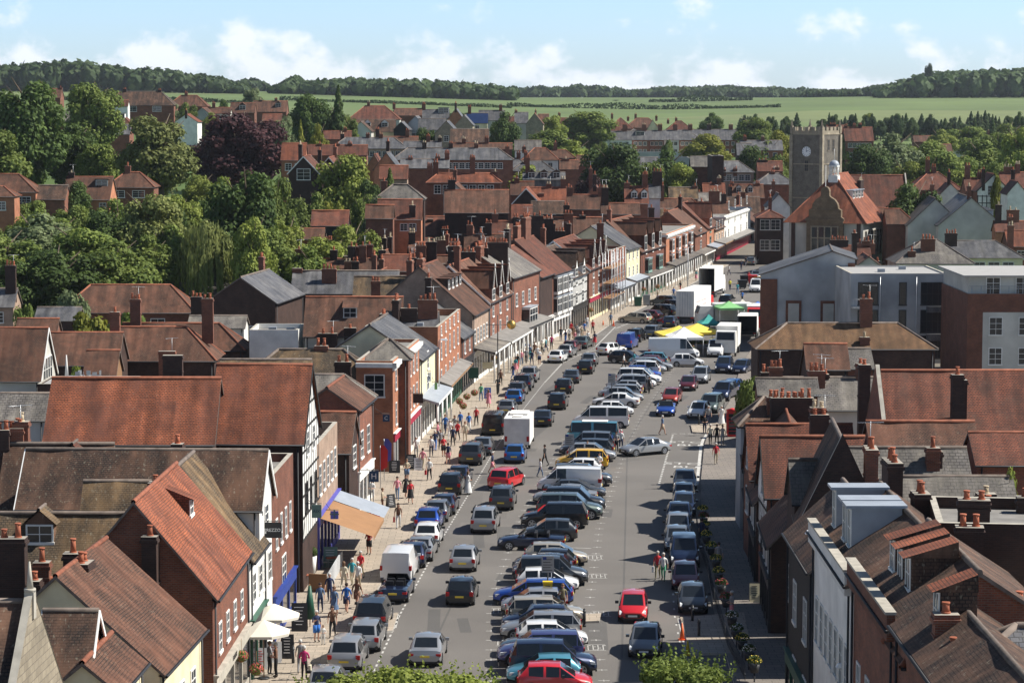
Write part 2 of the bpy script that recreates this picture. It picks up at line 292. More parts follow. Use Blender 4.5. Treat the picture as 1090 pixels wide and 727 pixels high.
# ------------------------------------------------------------------ setting: ground, road, pavements, markings
def strip(a, b, y0, y1, z, name, mat, step=4, zb=None):
    mb = MB(); n = max(1, int((y1-y0)/step)); r = []
    for i in range(n+1):
        Y = y0+(y1-y0)*i/n; r.append((a(Y), b(Y), Y))
    for p, q in zip(r, r[1:]):
        mb.quad((p[0],p[2],z), (p[1],p[2],z), (q[1],q[2],z), (q[0],q[2],z))
        if zb is not None:
            mb.quad((p[0],p[2],zb), (p[0],p[2],z), (q[0],q[2],z), (q[0],q[2],zb), m=1)
            mb.quad((p[1],p[2],z), (p[1],p[2],zb), (q[1],q[2],zb), (q[1],q[2],z), m=1)
    if zb is not None:
        for p in (r[0], r[-1]): mb.quad((p[0],p[2],zb), (p[1],p[2],zb), (p[1],p[2],z), (p[0],p[2],z), m=1)
    o = mb.obj(name, [mat, 'kerb']); o['kind'] = 'structure'; return o
mb = MB(); ys = [-60,0,60,150,300]+list(range(330,1000,30))+list(range(1000,2400,100))+[2600,3000,3500,4200,5200]
nx = 44; idx = []
for Y in ys:
    row = []
    for i in range(nx+1):
        t = 2*i/nx-1; x = t*(110+.42*max(Y,0)); row.append(len(mb.v)); mb.v.append((x, Y, T(x, Y)-.02))
    idx.append(row)
for a in range(len(ys)-1):
    for i in range(nx):
        mb.f.append((idx[a][i], idx[a][i+1], idx[a+1][i+1], idx[a+1][i])); c = (2*i/nx-1)
        col_ = 545+F*((2*i+1)/nx-1)*(110+.42*max(ys[a],0))/max(ys[a],60); mb.m.append(0 if ys[a] < 300 or (ys[a] < 660 and 400 < col_ < 930) else (2 if ys[a] < 960 else 1)); mb.s.append(True)
leafmat('grass', (.05,.085,.02), (.12,.17,.05))
o = mb.obj('ground', ['town', 'field', 'grass'], uv=False); o['kind'] = 'structure'
KL = lambda Y: pl(KLt, Y); KR = lambda Y: pl(KRt, Y); BL = lambda Y: pl(BLt, Y); BR = lambda Y: pl(BRt, Y); DL = lambda Y: pl(DLt, Y); CT = lambda Y: clampl(CTt, Y)
strip(lambda Y: KL(Y)-.05, lambda Y: KR(Y)+.05, 55, 560, .004, 'road', 'asphalt')
strip(lambda Y: BL(Y)-3.5, KL, 60, 540, .13, 'pavement_left', 'paving', zb=0)
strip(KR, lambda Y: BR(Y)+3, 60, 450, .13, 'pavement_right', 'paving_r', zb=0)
# markings
def ang(f, Y): return math.atan2(f(Y+2)-f(Y-2), 4)
def dash(mb, x, y, a, l, w, z=.009):      # a = heading (0 along +Y)
    s, c = math.sin(a), math.cos(a); f = lambda u, v: (x+u*c+v*s, y-u*s+v*c, z)
    mb.quad(f(-w/2,-l/2), f(w/2,-l/2), f(w/2,l/2), f(-w/2,l/2))
def marks(name, mb): o = mb.obj(name, ['marking'], uv=False); o['kind'] = 'structure'; return o
mb = MB(); Y = 92
while Y < 300: dash(mb, DL(Y), Y, ang(DL, Y), .55, .11); Y += 1.05
marks('road_marking_parking_bays', mb)
mb = MB(); PIT = 2.42
for Y in [118+PIT*i for i in range(75)]:
    if Y > 296: break
    for s, d in ((-1, -2.95), (1, 2.95)):
        a = ang(CT, Y); x = CT(Y)+d*math.cos(a); y = Y-d*math.sin(a)
        dash(mb, x, y, a, .07, .6); dash(mb, x, y, a, .35, .07)
marks('road_marking_centre_bays', mb)
mb = MB()
for px, py, w_ in ((633,593,0), (640,653,0), (634,689,0), (538,684,0), (533,650,0), (637,613,0)):   # letters painted beside the bays
    x, y = G(px, py)
    for i in range(4):
        dash(mb, x-.42+i*.28, y, 0, 1.2, .05); dash(mb, x-.42+i*.28+.08, y+.5-.3*(i % 3), 0, .1, .16)
    dash(mb, x, y-.75, 0, .06, 1.1); dash(mb, x, y+.75, 0, .06, 1.1)
marks('road_marking_bay_notices', mb)
mb = MB()
for i in range(32): 
    Y = 191+i*.93; x = 11.6+(14.6-11.6)*(Y-191)/29; dash(mb, x, Y, .1, .5, .16)
for i in range(5): dash(mb, 14.8+i*.75, 221, math.pi/2+.1, .5, .16)
marks('road_marking_bus_stop_box', mb)
strip(lambda Y: KR(Y)-.42, lambda Y: KR(Y)-.17, 191, 221, .009, 'road_marking_kerb_line', 'marking')
for i, (px, py) in enumerate(((734,496),(737,473))):
    x, y = G(px, py)
    for j, wd in enumerate(('BUS', 'STOP')):
        o = text(wd, 1.5, 'marking', None, (x, y+j*1.9-.6, .006), (0, 0, R(-8))); o.scale = (1.15, 1.0, .3); o.name = 'road_marking_lettering'; o['kind'] = 'structure'
mb = MB()
for (a, b_) in (((597.7,388),(580,407)), ((655,348),(634,369)), ((674,342),(655,350)), ((600,352+30),(640,371)), ((572,442),(556,470))):
    p = G(*a); q = G(*b_); dash(mb, (p[0]+q[0])/2, (p[1]+q[1])/2, math.atan2(p[0]-q[0], p[1]-q[1]), math.dist(p, q), .14)
for i in range(9):
    x, y = G(640+i*4.3, 357-i*1.9); dash(mb, x, y, R(60), 1.6, .15)
for (a, b_) in (((629.5,583.5),(575,582)), ((722,658),(730,694)), ((724.5,658),(732,690)), ((421,668),(424,654)), ((418,667),(421,653))):
    p = G(*a); q = G(*b_); dash(mb, (p[0]+q[0])/2, (p[1]+q[1])/2, math.atan2(p[0]-q[0], p[1]-q[1]), math.dist(p, q), .11)
for i in range(26):
    Y = 128+i*2.2
    if i % 2 == 0 or Y < 170: dash(mb, KR(Y)-2.35, Y, ang(KR, Y), .5, .1)
marks('road_marking_lines', mb)
mb = MB()
for i in range(34):
    Y = rnd.uniform(120, 400); x = rnd.uniform(KL(Y)+3, KR(Y)-2.5); dash(mb, x, Y, ang(CT, min(Y, 290))+rnd.uniform(-.1, .1), rnd.uniform(1.2, 9), rnd.uniform(.6, 1.6), .006)
for (a, b_) in (((455,700),(560,470)), ((560,470),(640,372)), ((662,700),(668,470)), ((668,470),(712,400))):
    p = G(*a); q = G(*b_); dash(mb, (p[0]+q[0])/2, (p[1]+q[1])/2, math.atan2(q[0]-p[0], q[1]-p[1]), math.dist(p, q), .12, .0065)
o = mb.obj('road_patches', ['asphalt_dark'], uv=False); o['kind'] = 'structure'
# small built-out islands
for nm, pts in (('traffic_island_right', [(724,657),(792,652),(800,694),(735,696)]), ('traffic_island_far_right', [(735,452),(800,449),(792,463),(737,460)]), ('traffic_island_centre', [(612,654),(640,653),(638,661),(610,662)]), ('traffic_island_middle', [(640,440),(672,437),(664,447),(636,449)]), ('traffic_island_left', [(404,655),(424,652),(418,671),(398,674)])):
    q = [G(*p, .1) for p in pts]; mb = MB(); cx = sum(a for a, b_ in q)/4; 
    v = [(a, b_, 0) for a, b_ in q]+[(a, b_, .135) for a, b_ in q]
    mb.mesh(v, [(0,1,5,4),(1,2,6,5),(2,3,7,6),(3,0,4,7)], 1); mb.mesh(v[4:], [(0,1,2,3)], 0)
    o = mb.obj(nm, ['paving', 'kerb']); o['kind'] = 'structure'

# ------------------------------------------------------------------ building pieces
_win = {}
def window(parent, face, u, z, w, h, L, wf, wb, mat='white', bars=(2,3), far=False, pane='glass', cx=0, depth=None):
    """one window on face F(ront) A B K(back) of a house whose ridge runs along local x"""
    k = (round(w,2), round(h,2), mat, bars, far, pane)
    if k not in _win:
        f = MB(); t = .09; hw = w/2; g0 = -.035
        f.box(-hw-t, -hw, -.05, .02, -t, h+t); f.box(hw, hw+t, -.05, .02, -t, h+t); f.box(-hw, hw, -.05, .02, h, h+t); f.box(-hw-.05-t, hw+.05+t, -.1, .02, -t-.05, 0)
        for i in range(1, bars[0]): x = -hw+w*i/bars[0]; f.box(x-.022, x+.022, -.044, .0, 0, h)
        for i in range(1, bars[1]): zz = h*i/bars[1]; f.box(-hw, hw, -.04, .0, zz-.022, zz+.022)
        if far: f.quad((-hw,-.02,0), (hw,-.02,0), (hw,-.02,h), (-hw,-.02,h), m=1)
        g = MB(); g.box(-hw, hw, -.02, .0, 0, h)
        _win[k] = (f.data('window', [mat, pane], False), g.data('pane', [pane], False))
    fm, gm = _win[k]
    rz = {'F': 0, 'A': -math.pi/2, 'B': math.pi/2, 'K': math.pi}[face]
    loc = {'F': (u, -wf, z), 'K': (u, wb, z), 'A': (-L/2, u, z), 'B': (L/2, u, z)}[face]
    o = link('window', fm, parent, loc, rz)
    if not far: link('pane', gm, o)
    return o
def jitterslope(mb, p00, p10, p01, p11, cell=1.3, amp=.05, m=0, seed=0):
    """bilinear roof slope p00-p10 eave, p01-p11 ridge, old and slightly uneven; edges stay put"""
    p00, p10, p01, p11 = map(Vector, (p00, p10, p01, p11))
    nx = max(1, min(24, int(max((p10-p00).length, (p11-p01).length)/cell))); ny = max(1, min(8, int((p01-p00).length/cell)))
    n = (p10-p00).cross(p01-p00)
    if n.length < 1e-6: n = (p11-p01).cross(p01-p00)
    n.normalize(); i0 = len(mb.v)
    for j in range(ny+1):
        for i in range(nx+1):
            a = i/nx; b = j/ny; p = (p00*(1-a)+p10*a)*(1-b)+(p01*(1-a)+p11*a)*b
            e = 1 if (0 < i < nx) and 0 < j else 0.0
            if e: p = p + n*(noise.noise(p*.33+Vector((seed, seed*2.3, 0)))*amp*2.2)
            mb.v.append(tuple(p))
    for j in range(ny):
        for i in range(nx):
            a = i0+j*(nx+1)+i; mb.f.append((a, a+1, a+nx+2, a+nx+1)); mb.m.append(m); mb.s.append(True)
def chimney(parent, x, y, z0, z1, w=.95, d=.6, pots=2, mat='brick', pot='pot', rot=0, aerial=False):
    c = MB(); c.box(-w/2, w/2, -d/2, d/2, 0, z1-z0-.3); c.box(-w/2-.07, w/2+.07, -d/2-.07, d/2+.07, z1-z0-.3, z1-z0-.16)
    c.box(-w/2-.02, w/2+.02, -d/2-.02, d/2+.02, z1-z0-.16, z1-z0, 0, 1)
    c.box(-w/2-.04, w/2+.04, -d/2-.04, d/2+.04, (z1-z0)*.62, (z1-z0)*.62+.09)
    o = c.obj('chimney', [mat, 'mortar'], parent); o.location = (x, y, z0)
    for i in range(pots):
        key = ('pot', pot, rnd.randint(0, 2))
        if key not in _win:
            h = .38+.13*key[2]; p = MB(); p.cyl((0,0), .135, 0, h, 10, r1=.105); p.cyl((0,0), .14, h-.07, h, 10); p.cyl((0,0), .165, -.02, .06, 10); _win[key] = p.data('chimney_pot', [pot], False)
        link('chimney_pot', _win[key], o, ((i-(pots-1)/2)*(w/max(pots, 1))*.95, 0, z1-z0))
    if aerial:
        if 'aer' not in _win:
            a = MB(); a.tube((0,0,0), (0,0,1.7), .022); a.tube((-.7,0,1.65), (.7,0,1.65), .018)
            for k in range(9): a.tube((-.65+k*.16,-.22,1.65), (-.65+k*.16,.22,1.65), .01, n=4)
            _win['aer'] = a.data('aerial', ['metal'], False)
        link('aerial', _win['aer'], o, (w*.3, 0, z1-z0-.4), rnd.uniform(0, 3))
    return o
WALLMATS = {}
def house(A, B, hr, wf, he, wb=None, ends='gg', wall='brick', roof='tile_brown', label='', cat='house', z0=None, ch=(), win=(), dorm=(), group=None, name='house', hip=None,
          ridge=None, barge=None, oe=.28, bay=(), far=False, timber=None, shop=None, gutters=True, ov=.18, parapet=0):
    A = Vector(A); B = Vector(B); wb = wf if wb is None else wb; L = (B-A).length; mid = (A+B)/2; rz = math.atan2((B-A).y, (B-A).x)
    if z0 is None: z0 = min(T(*A), T(*B), T(*mid))-.3
    root = empty(name, (mid.x, mid.y, z0), rz); tag(root, label, cat, group)
    hr -= z0; he -= z0; hx = L/2-.02; hp = (hip if hip else min(wf, hx*.95))
    hb = he if abs(wb-wf) < .01 else hr-(hr-he)*wb/wf
    hb = max(hb, 1.2)
    sd = rnd.random()*50
    W = MB()
    W.quad((-hx,-wf,0), (hx,-wf,0), (hx,-wf,he), (-hx,-wf,he)); W.quad((hx,wb,0), (-hx,wb,0), (-hx,wb,hb), (hx,wb,hb))
    for s, e in ((-1, ends[0]), (1, ends[1])):
        x = s*hx; pts = [(x,-wf,0), (x,wb,0), (x,wb,hb)] + ([(x,0,hr-.05)] if e in 'gp' else []) + [(x,-wf,he)]
        W.quad(*(pts if s > 0 else pts[::-1]))
    W.obj('wall', [wall], root)
    # roof
    Rf = MB(); rm = ridge or ('ridge' if roof in ('tile_red','tile_orange','tile_brown') else 'ridge_grey'); t = .12
    sl = (hr-he)/wf; slb = (hr-hb)/wb; ze = he-oe*sl; zb = hb-oe*slb; ox = ov
    xa = -hx-(ox if ends[0] == 'g' else (-.3 if ends[0] == 'p' else oe)); xb = hx+(ox if ends[1] == 'g' else (-.3 if ends[1] == 'p' else oe))
    ra = xa if ends[0] in 'gp' else xa+hp+oe; rb = xb if ends[1] in 'gp' else xb-hp-oe
    if ra > rb: ra = rb = (ra+rb)/2
    up = t
    f0, f1, r0, r1 = (xa,-wf-oe,ze+up), (xb,-wf-oe,ze+up), (ra,0,hr+up), (rb,0,hr+up); k0, k1 = (xa,wb+oe,zb+up), (xb,wb+oe,zb+up)
    cell = 1.3 if not far else 6
    jitterslope(Rf, f0, f1, r0, r1, cell, .085, 0, sd); jitterslope(Rf, k1, k0, r1, r0, cell, .085, 0, sd+9)
    if ends[0] == 'h': jitterslope(Rf, k0, f0, r0, r0, cell, .04, 0, sd)
    else: Rf.quad(f0, r0, (ra,0,hr+up-.16), (xa,-wf-oe,ze+up-.14), m=1); Rf.quad(r0, k0, (xa,wb+oe,zb+up-.14), (ra,0,hr+up-.16), m=1)
    if ends[1] == 'h': jitterslope(Rf, f1, k1, r1, r1, cell, .04, 0, sd)
    else: Rf.quad(r1, f1, (xb,-wf-oe,ze+up-.14), (rb,0,hr+up-.16), m=1); Rf.quad(k1, r1, (rb,0,hr+up-.16), (xb,wb+oe,zb+up-.14), m=1)
    # eaves: soffit + fascia
    Rf.quad((xa,-wf-oe,ze+up-.12), (xb,-wf-oe,ze+up-.12), f1, f0, m=2); Rf.quad((xa,-wf+.02,ze+up-.1+oe*sl*.3), (xb,-wf+.02,ze+up-.1+oe*sl*.3), (xb,-wf-oe,ze+up-.12), (xa,-wf-oe,ze+up-.12), m=2)
    Rf.quad((xb,wb+oe,zb+up-.12), (xa,wb+oe,zb+up-.12), k0, k1, m=2)
    if gutters and not far: Rf.tube((xa,-wf-oe-.06,ze+up-.06), (xb,-wf-oe-.06,ze+up-.06), .06, m=2)
    if not far and mid.y < 300:
        for sx in (-hx+.25, hx-.25): dp = MB(); dp.tube((sx, -wf-.1, .1), (sx, -wf-.1, he-.25), .05); dp.tube((sx, -wf-.1, he-.25), (sx, -wf-oe-.02, ze+up-.1), .045); dp.obj('downpipe', ['trim'], root, uv=False)
    # ridge and hip tiles
    def cap(p, q):
        p = Vector(p); q = Vector(q)
        if (q-p).length < .2: return
        Rf.tube(p+Vector((0,0,-.02)), q+Vector((0,0,-.02)), .12, n=6, m=3)
    cap(r0, r1)
    if ends[0] == 'h': cap(f0, r0); cap(k0, r0)
    if ends[1] == 'h': cap(f1, r1); cap(k1, r1)
    ro = Rf.obj('roof', [roof, barge or 'ridge_grey', 'trim', rm], root)
    if barge or timber:
        for s, e, xx in ((0, ends[0], xa), (1, ends[1], xb)):
            if e != 'g': continue
            bb = MB(); sg = -1 if s == 0 else 1
            for yy, zz in ((-wf-oe, ze), (wb+oe, zb)):
                a = Vector((xx+sg*.03, yy, zz+up-.1)); c = Vector((xx+sg*.03, 0, hr+up-.1))
                bb.mesh([a+Vector((-.03,0,-.14)), c+Vector((-.03,0,-.14)), c+Vector((-.03,0,.1)), a+Vector((-.03,0,.1)), a+Vector((.03,0,-.14)), c+Vector((.03,0,-.14)), c+Vector((.03,0,.1)), a+Vector((.03,0,.1))],
                        [(0,1,2,3),(4,5,6,7),(0,1,5,4),(3,2,6,7),(0,3,7,4)])
            bb.obj('bargeboard', [barge or 'black_timber'], root)
    for s, e in ((-1, ends[0]), (1, ends[1])):
        if e == 'p':      # coped parapet gable
            g = MB(); x0, x1 = sorted((s*hx+s*.01, s*(hx-.2)))
            for xx, fl in ((x0, 1), (x1, 0)):
                q = [(xx,-wf-.1,he-.1), (xx,wb+.1,hb-.1), (xx,wb+.1,hb+.35), (xx,0,hr+.5), (xx,-wf-.1,he+.35)]
                g.quad(*(q[::-1] if fl else q))
            for a, c in (((-wf-.1, he+.35), (0, hr+.5)), ((0, hr+.5), (wb+.1, hb+.35))):
                g.quad((x0-.03,a[0],a[1]), (x1+.03,a[0],a[1]), (x1+.03,c[0],c[1]), (x0-.03,c[0],c[1]), m=1)
            g.obj('parapet', [wall, 'stonecap'], root)
    if parapet:
        g = MB(); g.box(-hx, hx, -wf-.30, -wf-.004, he-.5, he+.45, 0); g.box(-hx, hx, -wf-.36, -wf+.04, he+.45, he+.55, 1); g.obj('parapet', [wall, 'stonecap'], root)
    def ux(px, off=0):    # photo column -> local x on the line parallel to the ridge at local y=off
        d = Vector(((px-545)/F, 1.0)); a = Vector((math.cos(rz), math.sin(rz))); nn = Vector((-a.y, a.x)); o_ = mid+nn*off
        det = d.x*(-a.y)+d.y*a.x
        tt = (o_.x*(-a.y)+o_.y*a.x)/det if abs(det) > 1e-6 else o_.y
        p = d*tt; return (p-o_).dot(a), p.y*.995
    if name == 'house' and 225 < mid.y < 640 and T(*mid) < 3 and len(ch) < 2 and L > 6 and rnd.random() < .85:
        ch = list(ch)+[(rnd.choice((-.8,.8)) if ends != 'hh' else rnd.uniform(-.4,.4), rnd.uniform(1.7,3.0), rnd.choice((1,2,2,3)), rnd.uniform(-.8,.8), rnd.uniform(.8,1.3))]
    for c in ch:
        px, py, n = c[0], c[1], c[2]; off = c[3] if len(c) > 3 else 0; ww = c[4] if len(c) > 4 else .95; kw = c[5] if len(c) > 5 else {}
        if px < 2 and px > -2: x = px*hx; z1 = hr+py
        else: x, yy = ux(px, off); _, z1 = atY(px, py, yy); z1 -= z0
        x = max(-hx+.4, min(hx-.4, x)); zz = hr-(abs(off)/wf)*(hr-he)-1.2; z1 = max(z1, zz+1.6); z1 = min(z1, zz+6)
        chimney(root, x, off, max(zz, .1), z1, ww, kw.get('d', .62), n, kw.get('mat', 'brick_dark' if rnd.random() < .35 else 'brick'), 'pot' if rnd.random() < .8 else 'pot_buff', aerial=(rnd.random() < .3 and not far))
    for fc, zl, n, w_, h_, *r in win:
        span = r[0] if r else (-.42, .42); opt = r[1] if len(r) > 1 else {}
        ext = 2*hx if fc in 'FK' else wf+wb
        cen = 0 if fc in 'FK' else (wb-wf)/2
        if zl < 0: zl = he+zl
        for i in range(n):
            u = cen + ext*(span[0]+(span[1]-span[0])*((i+.5)/n))
            window(root, fc, u, zl, w_, h_, 2*hx, wf, wb, far=far, **opt)
    for d in dorm:
        u, v, w_, h_ = d[:4]; kind = d[4] if len(d) > 4 else 'gable'; dm = d[5] if len(d) > 5 else {}
        if abs(u) > 2: u, _ = ux(u, -wf*v)
        else: u = u*hx
        y = -wf*v; zc = hr-(hr-he)*v      # roof height under the dormer's face
        dep = (h_+.35)/max(sl, .3)+.3; D = MB(); cheek = dm.get('cheek', 'tile_dark')
        top = zc+h_+.25
        dep = min(dep, -y+.3, 2.1 if kind != 'gable' else 9) if v < 1 else dep; D.box(u-w_/2-.12, u+w_/2+.12, y, y+dep, zc-.6, top, 0)
        rmat = dm.get('roof', roof)
        if kind == 'gable':
            gh = (w_/2+.3)*(.8 if v < 1 else 1.75); x0, x1 = u-w_/2-.3, u+w_/2+.3; ya, yb = y-.2, min(y+dep+gh/max(sl,.3), .4)
            D.quad((x0,ya,top-.05), (u,ya,top+gh), (u,yb,top+gh), (x0,yb,top-.05), m=1); D.quad((u,ya,top+gh), (x1,ya,top-.05), (x1,yb,top-.05), (u,yb,top+gh), m=1)
            D.quad((u-w_/2-.12,y-.01,top), (u+w_/2+.12,y-.01,top), (u,y-.01,top+gh-.12), m=0)
            D.tube((u,ya,top+gh), (u,yb,top+gh), .09, m=3)
            if v >= 1 and barge:
                for sg in (-1, 1):
                    p, q = Vector((u+sg*(w_/2+.34), ya-.04, top-.15)), Vector((u, ya-.04, top+gh+.1)); o_ = Vector((0, 0, .3)); D.quad(p, q, q+o_, p+o_, m=4); D.quad(p+Vector((0,.1,0)), q+Vector((0,.1,0)), q+o_+Vector((0,.1,0)), p+o_+Vector((0,.1,0)), m=4)
                D.cyl((u, ya), .12, top+gh+.3, top+gh+.75, 8, 4, r1=.04)
        elif kind == 'flat': D.box(u-w_/2-.25, u+w_/2+.25, y-.25, y+dep+.2, top, top+.12, 1)
        else:                 # sloping lid, hipped forward over the face
            LD = min(dep, 1.7); x0, x1 = u-w_/2-.2, u+w_/2+.2; D.quad((x0,y-.3,top-.05), (x1,y-.3,top-.05), (x1,y+LD,top+.55), (x0,y+LD,top+.55), m=1)
            D.quad((x0,y-.3,top-.05),(x0,y+LD,top+.55),(x0,y+LD,top-.05), m=0); D.quad((x1,y-.3,top-.05),(x1,y+LD,top+.55),(x1,y+LD,top-.05), m=0); D.quad((x0,y+LD,top+.55),(x1,y+LD,top+.55),(x1,y+LD+.02,top-.05),(x0,y+LD+.02,top-.05), m=0)
        do = D.obj('dormer', [cheek, rmat, 'trim', rm, 'white'], root)
        f = window(do, 'F', u, zc+.1, w_, h_, 2*hx, -y, wb, bars=(2, 2), far=far)
    if timber:
        for fc, za, zb_ in timber:
            tb = MB(); half = hx if fc in 'FK' else None; lo, hi = (-hx, hx) if fc in 'FK' else (-wf, wb)
            def P_(u, z, o_=.03):
                return {'F': (u,-wf-o_,z), 'K': (u,wb+o_,z), 'A': (-hx-o_,u,z), 'B': (hx+o_,u,z)}[fc]
            def topz(u): return hr-.1-(hr-he)*abs(u)/wf if fc in 'AB' else he
            def bar(u0, z0_, u1, z1_, t=.09):
                a, b2 = Vector((u0, z0_)), Vector((u1, z1_)); d2 = (b2-a).normalized()*0; nn = Vector((-(b2-a).y, (b2-a).x)).normalized()*t
                q = [a-nn, b2-nn, b2+nn, a+nn]; tb.quad(*[P_(p.x, p.y) for p in q]); 
            if wall not in ('white', 'cream', 'black_timber'):
                nf = MB(); q = [(lo,za),(hi,za),(hi,min(he,zb_)),(lo,min(he,zb_))] if fc in 'FK' else [(lo,za),(hi,za),(hi,he),(0,hr-.1),(lo,he)]
                nf.quad(*[P_(u_, z_, .014) for u_, z_ in q]); nf.obj('plaster_infill', ['white'], root, uv=False)
            n = max(2, int((hi-lo)/.85))
            for i in range(n+1):
                u = lo+.09+(hi-lo-.18)*i/n; bar(u, za, u, min(zb_, topz(u)))
            z = za
            while z < zb_:
                if fc in 'AB' and z > he:
                    e_ = wf*(hr-z)/(hr-he)-.1
                    if e_ > .3: bar(-e_, z, e_, z)
                else: bar(lo, z, hi, z)
                z += 1.35
            for i in (0, n-1):
                u = lo+.09+(hi-lo-.18)*i/n; bar(u, za+.1, u+(hi-lo)/n, za+1.3, .06)
            tb.obj('timber_frame', ['black_timber'], root, uv=False)
    for b_ in bay: bays(root, hx, -wf, *b_)
    if shop: shopfront(root, -hx, hx, wf, **shop)
    return root
def bays(root, half, y, z, n, w, h, mat='white', d=.55, span=.92, roof='lead'):
    for i in range(n):
        u = -half*span+2*half*span*(i+.5)/n; m = MB(); m.box(u-w/2, u+w/2, y-d, y+.02, z-.35, z); m.box(u-w/2, u+w/2, y-d, y+.02, z+h, z+h+.2); m.box(u-w/2-.08, u+w/2+.08, y-d-.08, y+.02, z+h+.2, z+h+.28, 1)
        for x in (u-w/2, u-w/6-.04, u+w/6-.04, u+w/2-.08): m.box(x, x+.08, y-d, y-d+.08, z, z+h)
        m.box(u-w/2+.08, u+w/2-.08, y-d+.01, y-d+.07, z+h*.55, z+h*.55+.06)
        b_ = m.obj('bay_window', [mat, roof], root); g = MB(); g.box(u-w/2+.03, u+w/2-.03, y-d+.04, y, z, z+h); g.obj('pane', ['glass'], b_, uv=False)
def shopfront(root, x0, x1, wf, col='black_timber', fascia=None, n=None, h=2.9, canopy=None, posts=False, words=None, wcol='sign_white', awn=None, z=.4):
    y = -wf; L = x1-x0; h += rnd.uniform(-.25, .3); ctop = rnd.choice(('flatroof', 'lead', 'slate_old', 'flatroof'))
    if canopy: canopy *= rnd.uniform(.75, 1.15)
    n = n or max(2, int(L/1.7)); s = MB()
    s.box(x0+.05, x1-.05, y-.16, y+.02, h-.1, h+.55, 1); s.box(x0+.05, x1-.05, y-.26, y+.02, h+.55, h+.63, 0)
    for i in range(n+1):
        x = x0+.15+(L-.3)*i/n; s.box(x-.1, x+.1, y-.14, y+.02, z, h-.1, 0)
    s.box(x0+.1, x1-.1, y-.1, y+.02, z, z+.45, 0)
    so = s.obj('shopfront', [col, fascia or col], root)
    for i in range(n):
        g = MB(); xa = x0+.26+(L-.3)*i/n; xb = x0+.04+(L-.3)*(i+1)/n; g.box(xa, xb, y-.06, y, z+.45, h-.12); g.obj('shop_window', ['shopglass'], so, uv=False)
    if words: text(words, .34, wcol, so, ((x0+x1)/2, y-.19, h+.22), (math.pi/2, 0, 0))
    if canopy:
        c = MB(); d = canopy; c.mesh([(x0,y,h+1.1), (x1,y,h+1.1), (x1,y-d,h+.62), (x0,y-d,h+.62), (x0,y,h+.98), (x1,y,h+.98), (x1,y-d,h+.38), (x0,y-d,h+.38)], [(0,3,2,1),(4,5,6,7),(0,1,5,4),(3,7,6,2),(0,4,7,3),(1,2,6,5)])
        c.mesh([(x0,y-d-.03,h+.44),(x1,y-d-.03,h+.44),(x1,y-d-.03,h+.66),(x0,y-d-.03,h+.66)], [(0,1,2,3)], 1)
        c.obj('canopy', [ctop, rnd.choice(('white', 'white', 'trim', 'flatroof', 'wood'))], root)
        if posts:
            k = max(2, int(L/2.4))
            for i in range(k):
                p = MB(); x = x0+.3+(L-.6)*i/(k-1); p.cyl((x, y-d+.15), .1, .35, h+.5, 10); p.box(x-.16, x+.16, y-d-.01, y-d+.31, .35, .5); p.obj('column', ['white'], root, uv=False)
    if awn:
        xg = x1-(x1-x0)*.36; a = MB(); a.quad((xg,y-.1,h+.505), (x1-.1,y-.1,h+.505), (x1-.1,y-awn[0],h+.505-awn[1]), (xg,y-awn[0],h+.505-awn[1])); a.obj('awning', ['lead'], root, uv=False); x1a = x1; x1 = xg
        a = MB(); zt, d, dr = h+.5, awn[0], awn[1]; a.quad((x0+.2,y-.1,zt), (x1-.2,y-.1,zt), (x1-.2,y-d,zt-dr), (x0+.2,y-d,zt-dr)); a.quad((x0+.2,y-d,zt-dr), (x1-.2,y-d,zt-dr), (x1-.2,y-d,zt-dr-.25), (x0+.2,y-d,zt-dr-.25)); a.obj('awning', [awn[2]], root, uv=False)
